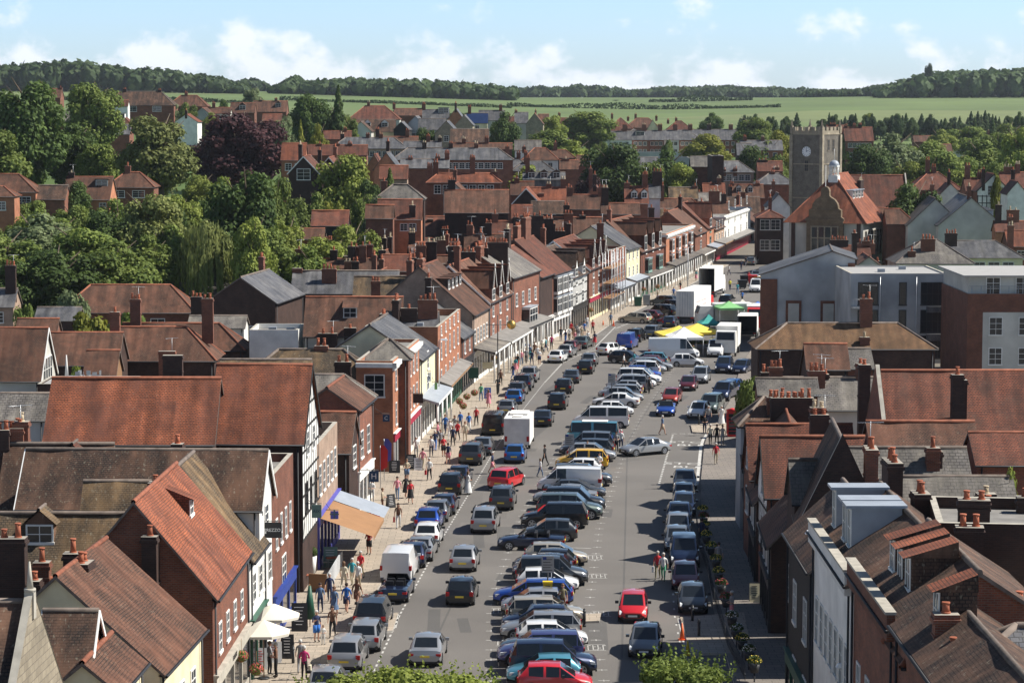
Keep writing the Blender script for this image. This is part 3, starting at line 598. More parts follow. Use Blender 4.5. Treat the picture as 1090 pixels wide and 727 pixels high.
def block(A, B, h, depth, wall='brick', top='flatroof', label='', cat='building', z0=None, par=.5, win=(), cornice=None, cap='stonecap', ch=(), name='building', shop=None, group=None, far=False, bay=()):
    """flat-roofed block; A->B is the front edge, front is to the right of A->B"""
    A = Vector(A); B = Vector(B); L = (B-A).length; mid = (A+B)/2; rz = math.atan2((B-A).y, (B-A).x); n = Vector((-math.sin(rz), math.cos(rz)))
    c = mid+n*depth/2
    if z0 is None: z0 = min(T(*A), T(*B))-.3
    root = empty(name, (c.x, c.y, z0), rz); tag(root, label, cat, group); hx, hy = L/2-.02, depth/2; h -= z0
    W = MB(); t = .28; v = [(-hx,-hy),(hx,-hy),(hx,hy),(-hx,hy)]; vi = [(-hx+t,-hy+t),(hx-t,-hy+t),(hx-t,hy-t),(-hx+t,hy-t)]
    for i in range(4):
        a, b_ = v[i], v[(i+1)%4]; c_, d_ = vi[i], vi[(i+1)%4]
        W.quad((*a,0), (*b_,0), (*b_,h), (*a,h)); W.quad((*d_,h-par), (*c_,h-par), (*c_,h), (*d_,h)); W.quad((*a,h), (*b_,h), (*d_,h), (*c_,h), m=1)
    W.obj('wall', [wall, cap], root)
    r = MB(); r.quad(*[(*p, h-par) for p in vi]); 
    for k in range(2): x = rnd.uniform(-hx*.6, hx*.6); y = rnd.uniform(-hy*.5, hy*.5); r.box(x-.4, x+.4, y-.3, y+.3, h-par, h-par+.4, 1)
    r.obj('roof', [top, 'lead'], root)
    if cornice:
        k = MB(); k.box(-hx-.35, hx+.35, -hy-.35, -hy-.01, h-.55, h-.2); k.box(-hx-.18, hx+.18, -hy-.18, -hy-.01, h-.8, h-.55); k.box(-hx-.35, -hx-.01, -hy-.35, hy, h-.55, h-.2); k.box(hx+.01, hx+.35, -hy-.35, hy, h-.55, h-.2); k.obj('cornice', [cornice], root)
    for u, zt, n_, off, *e in ch: chimney(root, u*hx, off, h-par-.1, h+zt, e[0] if e else 1.1, .65, n_, 'brick_dark')
    for fc, zl, n_, w_, h_, *q in win:
        span = q[0] if q else (-.42, .42); opt = q[1] if len(q) > 1 else {}; ext = 2*hx if fc in 'FK' else depth
        for i in range(n_): window(root, fc, ext*(span[0]+(span[1]-span[0])*((i+.5)/n_)), zl, w_, h_, 2*hx, hy, hy, far=far, **opt)
    for b_ in bay: bays(root, hx, -hy, *b_)
    if shop: shopfront(root, -hx, hx, hy, **shop)
    return root
TAN = lambda d: math.tan(R(d))
def AC(px0, px1, py, Y, ye, wall, roof, label, pitch=42, rot=0, wb=None, he=None, wf=None, **k):
    """house whose ridge runs across the view: ridge from column px0 to px1 at row py, distance Y; front eave at row ye"""
    x0, z = atY(px0, py, Y); x1, _ = atY(px1, py, Y); t = TAN(pitch); dy = ye-py
    w_ = wf or max(1.2, dy*Y/(F*t+ye-110)); a = R(rot); m = (x0+x1)/2; hl = (x1-x0)/2
    A = (m-hl*math.cos(a), Y-hl*math.sin(a)); B = (m+hl*math.cos(a), Y+hl*math.sin(a))
    return house(A, B, z, w_, z-w_*t if he is None else he, wall=wall, roof=roof, label=label, wb=wb, **k)
def XG(px, py, length, ye, wall, roof, label, pitch=45, wb=None, skew=0, wf=None, tab=None, back=0, **k):
    """left row, gable to the street: the street end of the ridge is at photo point px,py"""
    Y, z = solve(BLt, px, py); a = ang(BL, Y)+R(skew); x = BL(Y)-back
    t = TAN(pitch); w_ = wf or max(1.2, (ye-py)*Y/(F*t+ye-110)); B = Vector((x, Y)); A = B-Vector((math.cos(a), -math.sin(a)))*length
    return house(A, B, z, w_, z-w_*t, wall=wall, roof=roof, label=label, wb=wb, **k)
def LS(px0, pye, px1, wf, rise, wall, roof, label, wb=None, back=0, **k):
    """left row, ridge along the street; near front eave corner at px0,pye; far corner at column px1"""
    Y0, z = solve(BLt, px0, pye); Y1, _ = solve(BLt, px1, pye-25); p0 = Vector((BL(Y0)-back, Y0)); p1 = Vector((BL(Y1)-back, Y1)); d = (p1-p0).normalized(); r = Vector((d.y, -d.x))
    return house(p0-r*wf, p1-r*wf, z+rise, wf, z, wb=wb, wall=wall, roof=roof, label=label, **k)
def LB(px0, pyt, px1, depth, wall, label, back=0, **k):
    Y0, z = solve(BLt, px0, pyt); Y1, _ = solve(BLt, px1, pyt-25); return block((BL(Y0)-back, Y0), (BL(Y1)-back, Y1), z, depth, wall=wall, label=label, **k)
def GC(px, py, Y, hw, ye, length, wall, roof, label, rot=3, **k):
    """house with its gable end towards the camera: gable peak at px,py, distance Y, half width hw pixels, eaves at row ye"""
    x, z = atY(px, py, Y); a = R(rot); _, ze = atY(px, ye, Y)
    return house((x, Y), (x+length*math.sin(a), Y+length*math.cos(a)), z, hw*Y/F, ze, wall=wall, roof=roof, label=label, **k)
def RS(px0, pye, px1, wf, rise, wall, roof, label, back=0, blk=False, **k):
    """right row: px0 near, px1 far column; front faces left to the street"""
    Y0, z = solve(BRt, px0, pye); Y1, _ = solve(BRt, px1, pye-30); p0 = Vector((BR(Y0)+back, Y0)); p1 = Vector((BR(Y1)+back, Y1)); d = (p0-p1).normalized(); r = Vector((d.y, -d.x))
    if blk: return block(p1, p0, z, wf, wall=wall, label=label, **k)
    return house(p1-r*wf, p0-r*wf, z+rise, wf, z, wall=wall, roof=roof, label=label, **k)
# ------------------------------------------------------------------ left side of the street, near to far
WB = dict(bars=(2,4))
XG(45, 643, 10, 760, 'stone', 'tile_dark', 'dark tiled house ending in a pale stone gable with a pinnacle, bottom left corner', wf=4.2, ends='gp', back=.3, name='house')
AC(50, 101, 652, 94, 740, 'brick_orange', 'tile_dark', 'brown roofed house with a white bargeboard beside the stone gable', pitch=45, wf=3.5, ends='gg', barge='white', win=[('B',-2.2,1,1.0,1.6)])
LS(122, 735, 150, 1.2, 1.0, 'cream', 'tile_brown', 'low catslide roofed cottage in front of the cream walled house', wb=1.2)
LS(169.7, 714.5, 214, 4.3, 3.9, 'cream', 'tile_brown', 'cream walled house under a wide plain brown tiled slope', win=[('F',3.9,3,.9,1.3),('F',.9,2,1.3,1.7)])
LS(226, 633.5, 263, 3.6, 4.3, 'brick', 'tile_orange', 'brick gallery house with a bright orange tiled roof and one dormer', win=[('F',4.4,4,.8,1.3)], dorm=[(.2,.42,.9,.7,'lid',dict(cheek='tile_red'))], shop=dict(col='stonecap', words='GALLERY', wcol='trim', fascia='stonecap', n=4))
LS(265, 594, 281, 3.8, 4.6, 'white', 'tile_moss', 'white fronted house under a grey brown mossy roof beside the orange roof', win=[('F',4.3,2,1,1.4)], shop=dict(col='greenpaint', fascia='trim'))
XG(283, 481, 13, 541, 'white', 'tile_dark', 'white gabled house with long dark brown roof above the black hanging sign', ends='gg', barge='white', win=[('B',7.2,1,1.2,1.3),('B',4.2,2,1.1,1.5)], shop=None, timber=None)
LB(289, 508, 312, 6, 'brick', 'narrow brick parapet house between the dark roofed gable and the timbered front', win=[('F',5.4,4,.65,1.6),('F',2.9,1,1.6,1.5)], shop=dict(col='bluepaint', n=3, h=2.4))
AC(8, 119, 474, 136, 543, 'brick_dark', 'tile_dark', 'long dark brown roof with a triangular cross gable left of the dark gabled house', pitch=50, ch=[(3,457,2,.3),(19,450,1,.5,.8)], dorm=[(73,.42,1.5,.5,'gable',dict(cheek='tile_dark',roof='tile_red'))])
AC(92, 158, 514, 127, 550, 'brick_dark', 'tile_moss', 'small low mossy brown roof between larger dark roofs on the left', pitch=50)
AC(-30, 162, 548, 121.5, 612, 'brick_dark', 'tile_moss', 'wide olive brown speckled roof with a small dormer at the left edge', pitch=50, dorm=[(36,.5,1.2,.8,'gable',dict(roof='tile_moss'))], rot=-1)
AC(15, 108, 618, 108, 650, 'brick', 'tile_brown', 'small brown roof tucked behind two tall chimneys on the near left', pitch=42, ch=[(38,600,1,0,.7)])
# the big red roof and the timbered gable
AC(58, 233, 404, 149.3, 471, 'brick_dark', 'tile_orange', 'very large plain orange red tiled roof filling the middle left', pitch=45, ends='gg', wb=5, win=[])
XG(330, 390, 5.7, 471, 'brick_dark', 'tile_orange', 'black and white timbered gable house under the big orange red roof', ends='gg', barge='black_timber', timber=[('B',3.6,13.2)], win=[('B',8.6,2,.9,1.4,(-.36,.36)),('B',5.2,3,1.0,1.7,(-.42,.42),dict(mat='black_timber'))], shop=None)  # side wall uses dark brick for its shade; the street gable stays white
LB(337, 474, 359, 9, 'brick_pale', 'flat roofed brick chemist with stone parapet and tall white windows', win=[('F',5.1,5,.9,1.8,(-.45,.45),dict(bars=(2,3)))], par=.9, shop=dict(col='violet', fascia='violet', words='Boots', h=3.0, awn=(3.6,1.2,'awning')))
XG(377, 440, 5, 465, 'brick_dark', 'tile_brown', 'small brown tiled gable beside the blue hanging sign', wf=2.4, win=[('B',4.0,1,1.3,1.5)], shop=None)
AC(333, 396, 400, 187, 428, 'brick_dark', 'slate_old', 'grey slate hipped roof with a strip of blue lead behind the timbered gable', pitch=38, ends='gh')
LS(380, 436, 396, 2.2, 1.5, 'brick', 'tile_brown', 'narrow brick and white oriel house with a sloping brown porch roof', win=[('F',4.2,2,1.2,1.9)], shop=dict(col='white'))
AC(262, 400, 373, 203, 404, 'brick', 'tile_moss', 'broad mossy brown hipped roof behind the slate hip', pitch=38, ends='hh', ch=[(341,372,2,0,1.1),(320,378,0,1,.6)])
AC(236, 330, 384, 190, 402, 'brick', 'tile_moss', 'grey mossy roof just above the orange red roof ridge', pitch=38, ends='gg')
LB(418, 384, 446, 3.0, 'brick_orange', 'orange brick georgian house with a deep white cornice and rows of white sashes', cornice='white', win=[('F',7.0,7,.75,1.55,(-.46,.46)),('F',4.1,7,.75,1.7,(-.46,.46)),('A',6.6,1,1.5,1.7)], par=.3, shop=dict(col='white', fascia='crimson'))
AC(392, 436, 362, 203, 382, 'brick', 'slate_old', 'low grey hipped roof sitting behind the white cornice', pitch=30, ends='hh')
LS(447, 383, 463, 4.5, 3, 'cream', 'slate', 'narrow cream house with a navy hanging sign and slate roof', win=[('F',6.2,1,1.0,1.5),('F',3.6,1,1.6,1.9)], shop=dict(col='white', canopy=2.2, posts=True))
LB(466, 348, 490, 7, 'brick_orange', 'tall orange brick three storey house with a dark green shop fascia', win=[('F',8.2,5,.7,.8,(-.46,.46)),('F',5.9,5,.8,1.6,(-.46,.46)),('F',3.4,5,.8,1.4,(-.46,.46))], par=.7, shop=dict(col='greenpaint', fascia='greenpaint', canopy=1.2, words='SHOP ROW'[:0] or None), ch=[(-.75,1.0,2,2.0,1.5),(-.2,1.9,4,1.5,2.0)])
AC(412, 466, 333, 240, 349, 'brick_dark', 'slate', 'small slate roof beside the four pot chimney stack', pitch=35, ch=[(435,329,1,-1,1.6),(455,320,4,-.6,1.9)])
LS(491, 360, 503, 4, 3, 'brick', 'slate', 'narrow brick house with a slate roof next to the tall orange brick house', win=[('F',4.3,2,.8,1.4)], shop=dict(col='trim'))
LS(492+11, 335, 520, 5.8, 5.0, 'brick_pale', 'tile_brown', 'brick house with a steep red brown roof and four white dormers', win=[('F',4.6,5,.8,1.4,(-.46,.46))], dorm=[(-.66,.5,.9,.9,'flat'),(-.22,.5,.9,.9,'flat'),(.22,.5,.9,.9,'flat'),(.66,.5,.9,.9,'flat')], shop=dict(col='white', canopy=2.2, posts=True), ch=[(448,276,2,0,1.6),(459,270,3,3,1.2)])
LS(520, 322, 544, 4.5, 4.0, 'brick', 'tile_brown', 'brick house with three tall white edged gablets over the street', win=[('F',6.4,3,.9,1.7,(-.46,.46)),('F',3.9,3,.9,1.6,(-.46,.46))], dorm=[(-.62,1.01,1.7,1.2,'gable',dict(cheek='brick')),(0,1.01,1.7,1.2,'gable',dict(cheek='brick')),(.62,1.01,1.7,1.2,'gable',dict(cheek='brick'))], shop=dict(col='white', canopy=2.4, posts=True), ch=[(484,268,2,1,1.3)], barge='white')
LS(545, 296, 574, 5, 3.2, 'brick', 'slate_old', 'brick house with a big white oriel and grey brown roof above the colonnade', win=[('F',6.3,4,.9,1.4,(-.46,.46))], bay=[(3.9,1,4.4,1.7,'white',1.0)], shop=dict(col='white', canopy=2.4, posts=True), ch=[(497,266,3,-1,1.8),(511,262,3,0,1.8),(530,257,6,1,2.2)])
LS(588, 292, 607, 5, 4.2, 'brick', 'tile_red', 'deep red brick house with two tiers of white bay windows', bay=[(6.3,3,2.6,1.7),(3.7,3,2.6,1.7)], shop=dict(col='white'), ch=[(560,232,3,0,3.0),(585,234,3,2,2.6)])
LS(575, 295, 588, 5, 3.4, 'brick_dark', 'tile_red', 'dark red tiled roof against the white bay windowed house', shop=dict(col='white'))
LS(609, 296, 625, 4.5, 3.6, 'white', 'tile_dark', 'black and white timber fronted house with two jettied gables', timber=[('F',3.4,9)], dorm=[(-.5,1.01,1.8,1.0,'gable',dict(cheek='white')),(.5,1.01,1.8,1.0,'gable',dict(cheek='white'))], win=[('F',6.2,2,1.2,1.3),('F',3.7,2,1.3,1.4)], shop=dict(col='black_timber'))
LS(627, 287, 647, 5, 3.8, 'brick', 'tile_red', 'brick house behind scaffolding with three sharp white gablets', dorm=[(-.6,1.01,1.5,1.2,'gable',dict(cheek='brick')),(0,1.01,1.5,1.2,'gable',dict(cheek='brick')),(.6,1.01,1.5,1.2,'gable',dict(cheek='brick'))], win=[('F',6.2,3,1.0,1.5),('F',3.8,3,1.1,1.5)], barge='white', shop=dict(col='cream', fascia='crimson'))
LB(649, 267, 666, 11, 'brick', 'flat fronted red brick house over the crimson shop sign', win=[('F',7.4,3,.8,1.4,(-.46,.46)),('F',4.6,4,.8,1.7,(-.46,.46),dict(mat='stonecap'))], shop=dict(col='white', fascia='crimson', canopy=1.5, posts=True))
LS(667, 266, 681, 5.5, 3.4, 'cream', 'slate', 'pale yellow rendered house between two brick ones', win=[('F',6.8,3,.7,1.2,(-.46,.46)),('F',4.2,3,.7,1.4,(-.46,.46))], shop=dict(col='white', canopy=1.8, posts=True))
LS(682, 268, 707, 5.5, 4.6, 'tile_red', 'tile_brown', 'tile hung house with three narrow gables and dark bay windows', dorm=[(-.62,1.01,1.7,2.2,'gable',dict(cheek='tile_red')),(0,1.01,1.7,2.2,'gable',dict(cheek='tile_red')),(.62,1.01,1.7,2.2,'gable',dict(cheek='tile_red'))], bay=[(4.2,2,3.2,1.7,'copper_green')], win=[('F',6.9,3,.8,1.2)], shop=dict(col='greenpaint', canopy=2, posts=True))
LB(709, 249, 738, 11, 'brick_orange', 'bright orange brick house with two storeys of white bays and a white cornice', cornice='white', bay=[(6.1,4,2.3,1.6),(3.7,4,2.3,1.5)], par=.3, shop=dict(col='white', canopy=2, posts=True))
LS(740, 250, 752, 5, 4, 'brick', 'tile_brown', 'narrow brick house with a brown roof beyond the orange brick one', win=[('F',3.8,1,1.8,1.7),('F',6.4,1,1.6,1.4)], shop=dict(col='white', canopy=2))
LS(752.5, 243, 760, 5, 4.4, 'brick_orange', 'tile_red', 'tall narrow red gabled house with green bay windows', ends='gg', dorm=[(0,1.01,2.6,1.5,'gable',dict(cheek='brick_orange'))], win=[('F',3.8,1,2.2,1.7,(-.4,.4),dict(mat='copper_green')),('F',6.4,1,2.2,1.5,(-.4,.4),dict(mat='copper_green'))], shop=dict(col='white', canopy=2))
LS(760.5, 245, 771, 5, 3, 'brick_pale', 'tile_brown', 'buff fronted house next to the tall white corner building', win=[('F',3.9,3,1,1.4),('F',6.4,3,1,1.3)], shop=dict(col='crimson', canopy=2))
LB(771, 230, 799, 9, 'white', 'tall white corner building with three storeys at the far end of the street', win=[('F',9.2,4,1.1,1.5,(-.46,.46)),('F',6.4,4,1.2,1.7,(-.46,.46)),('F',3.8,4,1.2,1.5,(-.46,.46)),('A',9.0,1,1.1,1.5,(-.2,.2)),('A',6.4,1,1.1,1.5,(-.2,.2))], par=.6, cornice='white', shop=dict(col='crimson', canopy=2))
LS(801, 238, 812, 5, 3, 'brick_dark', 'tile_brown', 'last dark brick house on the left side of the street')

# ------------------------------------------------------------------ behind the left side
FW = lambda n, n2=0: [('F',-2.0,n,1.1,1.2)]+([('F',-4.8,n2,1.1,1.2)] if n2 else [])
AC(-25, 50, 350, 218, 404, 'render', 'tile_brown', 'brown roofed hall with a glazed white framed gable beside the roof terrace', pitch=48, ends='gg', barge='white', win=[('B',4.6,4,.75,3.0,(-.28,.28),dict(bars=(1,3)))])
AC(-25, 53, 420, 176, 446, 'render_grey', 'slate_old', 'pale grey rendered house with a speckled grey roof at the left edge', pitch=38)
AC(50, 130, 355, 233, 388, 'brick_dark', 'tile_brown', 'brown roofed wing beside the roof terrace', pitch=40)
AC(120, 232, 349, 240, 383, 'brick_dark', 'tile_brown', 'large red brown hipped roof with a wooden clad wall, left of centre', pitch=42, ends='gh', ch=[(176,375,0,-4.2,1.6)])
AC(132, 262, 345, 250, 372, 'brick_dark', 'tile_brown', 'second ridge of the red brown hipped roof, further back', pitch=40, ends='gh')
AC(94, 126, 374, 214, 398, 'wood', 'tile_brown', 'small brown roofed terrace shelter with garden chairs in front', pitch=42, rot=0)
AC(20, 62, 340, 262, 354, 'brick', 'tile_brown', 'small brick gabled house behind the glazed gable hall', pitch=42, win=[('B',2.4,1,1,1.4)])
AC(-35, 18, 308, 300, 326, 'brick_pale', 'slate', 'slate roofed pinkish house at the left edge by the trees', pitch=38, win=[('F',-2.0,2,1,1.2)])
AC(41, 86, 328, 288, 341, 'brick_dark', 'slate', 'low slate shed behind the yellow green bush', pitch=30)
AC(68, 210, 304, 300, 332, 'brick', 'tile_brown', 'long brown hipped roof patched with redder tiles in front of the trees', pitch=42, ends='hh', win=[('F',-2.2,1,1.6,1.3,(.16,.3))], ch=[])
AC(165, 242, 302, 325, 322, 'brick_dark', 'slate_old', 'long grey slate roof between the brown hip and the dark gable', pitch=35, ch=[(163,288,1,0,.8),(170,285,1,.8,.8)])
AC(160, 190, 280, 345, 296, 'brick_orange', 'tile_red', 'small red roofed brick house in front of the willow', pitch=42)
AC(237, 268, 289, 345, 299, 'brick', 'tile_red', 'small orange red roof beside the tall dark conifer', pitch=40)
GC(256, 296, 285, 38, 322, 14, 'brick_dark', 'slate', 'dark brick gable with two small white windows and slate roof', rot=8, win=[('A',3.2,2,1.3,1.1)])
AC(203, 262, 337, 268, 349, 'white', 'slate_old', 'low grey roof over a white rear extension', pitch=25)
block((-26.6,246), (-21.6,246), 7.2, 7, 'white', 'flatroof', 'white flat roofed rear extension with a blue window panel', cat='house', name='house', win=[('F',3.6,2,1.4,1.0,(-.1,.4),dict(pane='blue_panel'))])
AC(313, 424, 289, 305, 312, 'brick_dark', 'slate', 'wide slate roof with a stout central chimney behind the town houses', pitch=36, ch=[(350,287,4,-1.8,1.8),(303,289,0,0,1.2)])
AC(378, 446, 295, 288, 319, 'brick', 'tile_moss', 'mossy brown roof right of the wide slate roof', pitch=40)
AC(327, 428, 317, 250, 357, 'render', 'tile_brown', 'brown roof streaked with orange tiles and one dormer', pitch=44, dorm=[(372,.55,1.2,.9,'lid')], ch=[(372,350,1,-3.6,1.2),(348,356,2,-3.9,1.9)])
AC(314, 410, 276, 332, 290, 'brick', 'tile_brown', 'low brown roof with four tall paired chimneys by the trees', pitch=38, ch=[(318,266,1),(355,267,1),(374,263,1,-.5),(379,263,1,.4),(386,262,1,-.5),(393,261,1,.4),(409,267,1),(370,279,2,-2),(378,279,2,-2)])
AC(397, 426, 240, 385, 258, 'brick_orange', 'tile_red', 'red roof with an orange brick gable right of the big garden tree', pitch=44)
AC(428, 511, 231, 410, 251, 'brick_dark', 'tile_red', 'long red roof with a dark brick rear wall and a central chimney', pitch=38, ch=[(458,234,0,-1),(491,228,1)], ends='gg')
block((-20.5,388), (-15.8,388), 7.8, 6, 'brick_dark', 'flatroof', 'dark brick box building beside the brick gable', cat='building')
AC(408, 436, 272, 330, 288, 'brick', 'tile_red', 'striped red roof beside the dark brick box', pitch=40)
AC(440, 492, 283, 298, 300, 'brick', 'tile_brown', 'brown rear roof crowded with pot topped chimneys', pitch=40, ch=[(448,262,3,0,1.2),(459,258,2,1,1.3),(484,258,3,0,1.3)])
AC(495, 545, 250, 372, 268, 'brick_dark', 'tile_brown', 'dark brown roof behind the many pot chimneys', pitch=42, ch=[(500,240,2),(520,238,3)])
AC(523, 562, 244, 385, 258, 'brick', 'tile_brown', 'brown roof with a tall red pot chimney left of the dark stacks', pitch=42, ch=[(527,228,1),(549,232,2)])
AC(545, 600, 262, 345, 280, 'brick_dark', 'tile_dark', 'dark roof under the massive clustered chimney stacks', pitch=44, ch=[(566,230,4,0,3.2),(580,232,4,1,2.4),(556,243,0,0,2.2)])
AC(600, 642, 256, 352, 274, 'brick', 'tile_brown', 'brown ridge just behind the white spiked gablets', pitch=42, ch=[(605,228,3,0,1.3),(650,238,1)])
AC(560, 640, 232, 388, 250, 'brick', 'tile_brown', 'long brown ridge across the middle of the town', pitch=40, ch=[(603,219,2),(620,232,1)])
AC(636, 700, 238, 410, 254, 'brick', 'tile_brown', 'brown roof behind the yellow rendered house', pitch=42, ch=[(650,232,0,0,1.3)])
AC(630, 752, 223, 472, 238, 'brick', 'tile_moss', 'long lichened brown roof behind the tile hung gables', pitch=42, ch=[(688,206,2),(734,219,1),(695,206,1)])
AC(705, 742, 238, 455, 247, 'brick', 'tile_orange', 'bright orange roof next to the long lichened one', pitch=42)
AC(740, 775, 216, 500, 230, 'brick_dark', 'tile_brown', 'brown roof by the black chimney near the white building', pitch=42, ch=[(760,204,3,0,2.2),(770,207,2)])
AC(544, 568, 194, 455, 207, 'brick', 'tile_brown', 'plain brown roof on the left below the dark modern hall', pitch=42, ch=[(550,190,1)])
AC(556, 602, 200, 440, 216, 'brick', 'tile_orange', 'orange roof with a dark cross gable below the modern dark hall', pitch=42, ch=[(584,196,2),(602,191,2),(576,208,0,-1.5)])
GC(560, 201, 430, 14, 216, 8, 'brick_dark', 'tile_orange', 'dark gable with pale bargeboards beside the orange roof', barge='white')
AC(520, 545, 236, 385, 252, 'brick', 'tile_red', 'short red roof at the left of the stacks', pitch=42)
AC(545, 566, 219, 410, 232, 'brick', 'tile_red', 'mottled red roof left of the brown ridge', pitch=42)
AC(566, 600, 215, 420, 227, 'brick_dark', 'tile_dark', 'dark tiled roof below the orange one', pitch=42)
AC(604, 642, 208, 425, 222, 'brick', 'tile_brown', 'brown roof with a steep brick verge right of the orange roof', pitch=44, ch=[(605,200,2),(643,200,2)], win=[])
GC(633, 197, 445, 9, 208, 8, 'brick_orange', 'tile_red', 'small orange brick gable among the chimneys', ch=[(628,194,1)])
AC(640, 680, 217, 408, 228, 'brick', 'tile_brown', 'brick house with a glazed rooftop lantern', pitch=30, ch=[(643,200,2,0,1.1)])
AC(665, 689, 199, 432, 216, 'brick', 'tile_red', 'red roof with two tiny white dormers', pitch=44, dorm=[(-.2,.7,.8,.8,'gable',dict(cheek='white')),(.7,.7,.8,.8,'gable',dict(cheek='white'))], ch=[(665,195,1),(688,186,3)])
AC(684, 702, 197, 455, 210, 'white', 'slate', 'grey slate roof with a white gable between red roofs', pitch=44, ch=[(682,186,1),(708,183,3,0,1.8)], win=[('B',-2,1,1.1,1.3)])
AC(712, 742, 200, 500, 211, 'brick', 'tile_moss', 'mossy green brown roof right of the three tall chimney pots', pitch=42, ch=[(744,198,1)])
AC(738, 768, 206, 505, 214, 'render_grey', 'slate_old', 'pale grey low roof beside the dark stack', pitch=25)
AC(699, 748, 212, 485, 223, 'brick', 'tile_brown', 'brown roof with a small pyramid gable at its right end', pitch=42, ends='gh')
AC(777, 812, 197, 560, 210, 'brick', 'tile_brown', 'brown roof with two white dormers beside the church tower', pitch=44, dorm=[(-.5,.6,.9,.9,'gable',dict(cheek='white')),(.2,.6,.9,.9,'gable',dict(cheek='white'))], ch=[(767,197,2),(806,203,3)])
GC(829, 207, 470, 12, 220, 10, 'white', 'slate_old', 'small white gable with a grey roof left of the tower')
AC(762, 801, 172, 575, 183, 'brick_pale', 'slate', 'brick house with a bright slate hip roof above the street end', pitch=36, ends='gh', win=FW(5), ch=[(770,181,2,-3),(782,180,2,-3)])
block((45.0,550), (47.6,550), 18.2, 14, 'brick_dark', 'flatroof', 'tall dark slab of brickwork with a stone coping', cat='building', name='building')
AC(735, 757, 167, 580, 177, 'brick', 'slate_old', 'grey gabled house left of the dark brick slab', pitch=40)
AC(806, 832, 172, 600, 182, 'brick', 'tile_red', 'red roofed house with chimneys left of the tower', pitch=42, ch=[(811,176,3,0,2.4),(826,190,2,-2,1.4)], far=True)
AC(803, 845, 185, 570, 196, 'brick', 'slate', 'pale slate roof touching the church tower', pitch=34, ends='hh', ch=[(822,188,2)])
AC(748, 771, 196, 530, 205, 'brick', 'tile_orange', 'small orange roof under the slate hip', pitch=40, ch=[(765,190,3)])
GC(820, 225, 455, 14, 232, 9, 'brick_dark', 'tile_red', 'dark brick house with white sash windows left of the town hall', ends='hh', win=[('A',-2.2,2,1.6,1.8,(-.4,.4)),('A',-6.0,2,1.6,1.8,(-.4,.4))])
# ------------------------------------------------------------------ middle distance, left
AC(400, 452, 197, 392, 212, 'brick_dark', 'slate_old', 'grey pyramid roofed house in the gardens', pitch=38, ends='hh', ch=[(409,193,1)])
AC(455, 533, 185, 440, 194, 'brick', 'tile_orange', 'long red brick house with white sashes and orange hipped roof', pitch=38, ends='hh', win=[('F',-2.0,7,1.1,1.4)], ch=[(464,173,2),(438,177,3),(503,168,3),(527,192,1)], he=None)
GC(484, 196, 425, 12, 207, 8, 'render', 'tile_brown', 'pale pedimented gable in front of the long brick house', far=True)
AC(474, 541, 203, 405, 226, 'brick_dark', 'tile_brown', 'very broad plain brown roof below the red brick house', pitch=40)
AC(403, 449, 213, 378, 233, 'brick_orange', 'tile_red', 'red roof with a pink brick gable and a chimney in front', pitch=44, ch=[(439,219,1,-2.5)], win=[('F',-1.8,2,1.0,1.0,(.0,.4))])
AC(390, 419, 219, 372, 232, 'brick', 'tile_brown', 'small worn brown roof next to the red one in the gardens', pitch=40)
AC(333, 371, 225, 366, 240, 'black_timber', 'tile_red', 'black boarded barn with a pinkish roof and skylight among bushes', pitch=36, rot=0)
AC(320, 345, 244, 350, 254, 'brick', 'tile_brown', 'low brown roof half hidden behind garden bushes', pitch=36)
GC(323, 167, 425, 16, 184, 9, 'brick_dark', 'tile_red', 'dark brick gable with one white window, left of a matching pair', win=[('A',-1.2,1,2.2,1.8,(-.3,.3))], barge='white')
GC(350, 168, 432, 14, 184, 9, 'brick_dark', 'tile_red', 'dark brick gable, right of a matching pair behind the garden tree', ch=[(341,160,2,2)], barge='white')
AC(301, 326, 153, 470, 170, 'brick_orange', 'tile_orange', 'orange brick house front beside the copper beech', pitch=44, win=FW(2,2))
AC(320, 391, 155, 520, 165, 'brick', 'tile_red', 'row of red roofed cottages behind the garden trees', pitch=42, ch=[(341,158,1),(373,157,3),(360,161,1)], far=True)
GC(398, 165, 470, 10, 182, 7, 'brick_orange', 'tile_red', 'tall orange brick gable wall, left of two', far=True)
GC(411, 163, 465, 13, 180, 8, 'brick_orange', 'slate', 'orange brick gable with slate roof, right of two', win=[('A',-2.4,1,1.2,1.4)])
AC(405, 434, 177, 432, 190, 'brick_pale', 'tile_red', 'pink brick house with a red roof and dark side gable', pitch=42, far=True)
AC(427, 478, 170, 505, 179, 'brick', 'slate', 'grey slate roof above a brick terrace, centre left', pitch=34, ch=[(437,168,2),(466,167,2),(487,163,3)], far=True)
AC(418, 546, 158, 560, 170, 'brick', 'slate', 'very long dark slate hipped roof over a brick terrace', pitch=36, ends='hh', win=FW(16), ch=[(452,152,2),(480,153,2),(507,153,2),(540,157,1)], far=True)
AC(353, 434, 147, 610, 158, 'brick_pale', 'slate', 'long slate roof over a pale brick terrace with square windows', pitch=36, ends='hh', win=FW(10,10), ch=[(365,143,2),(392,143,2),(406,143,2)], far=True)
AC(345, 374, 140, 640, 148, 'brick', 'tile_red', 'low red roof behind the pale brick terrace', pitch=40, ch=[(368,137,2)], far=True)
AC(400, 445, 146, 640, 152, 'brick', 'tile_brown', 'low brown roof behind the slate terrace', pitch=40, ch=[(400,138,3),(434,139,2)], far=True)
AC(430, 470, 151, 590, 158, 'brick', 'slate', 'grey roof with a row of stout chimneys, centre', pitch=36, ch=[(456,145,3),(475,147,3)], far=True)
AC(480, 520, 138, 600, 151, 'brick', 'tile_dark', 'plain dark brown roof with white gable end near the round dark tree', pitch=40, far=True)
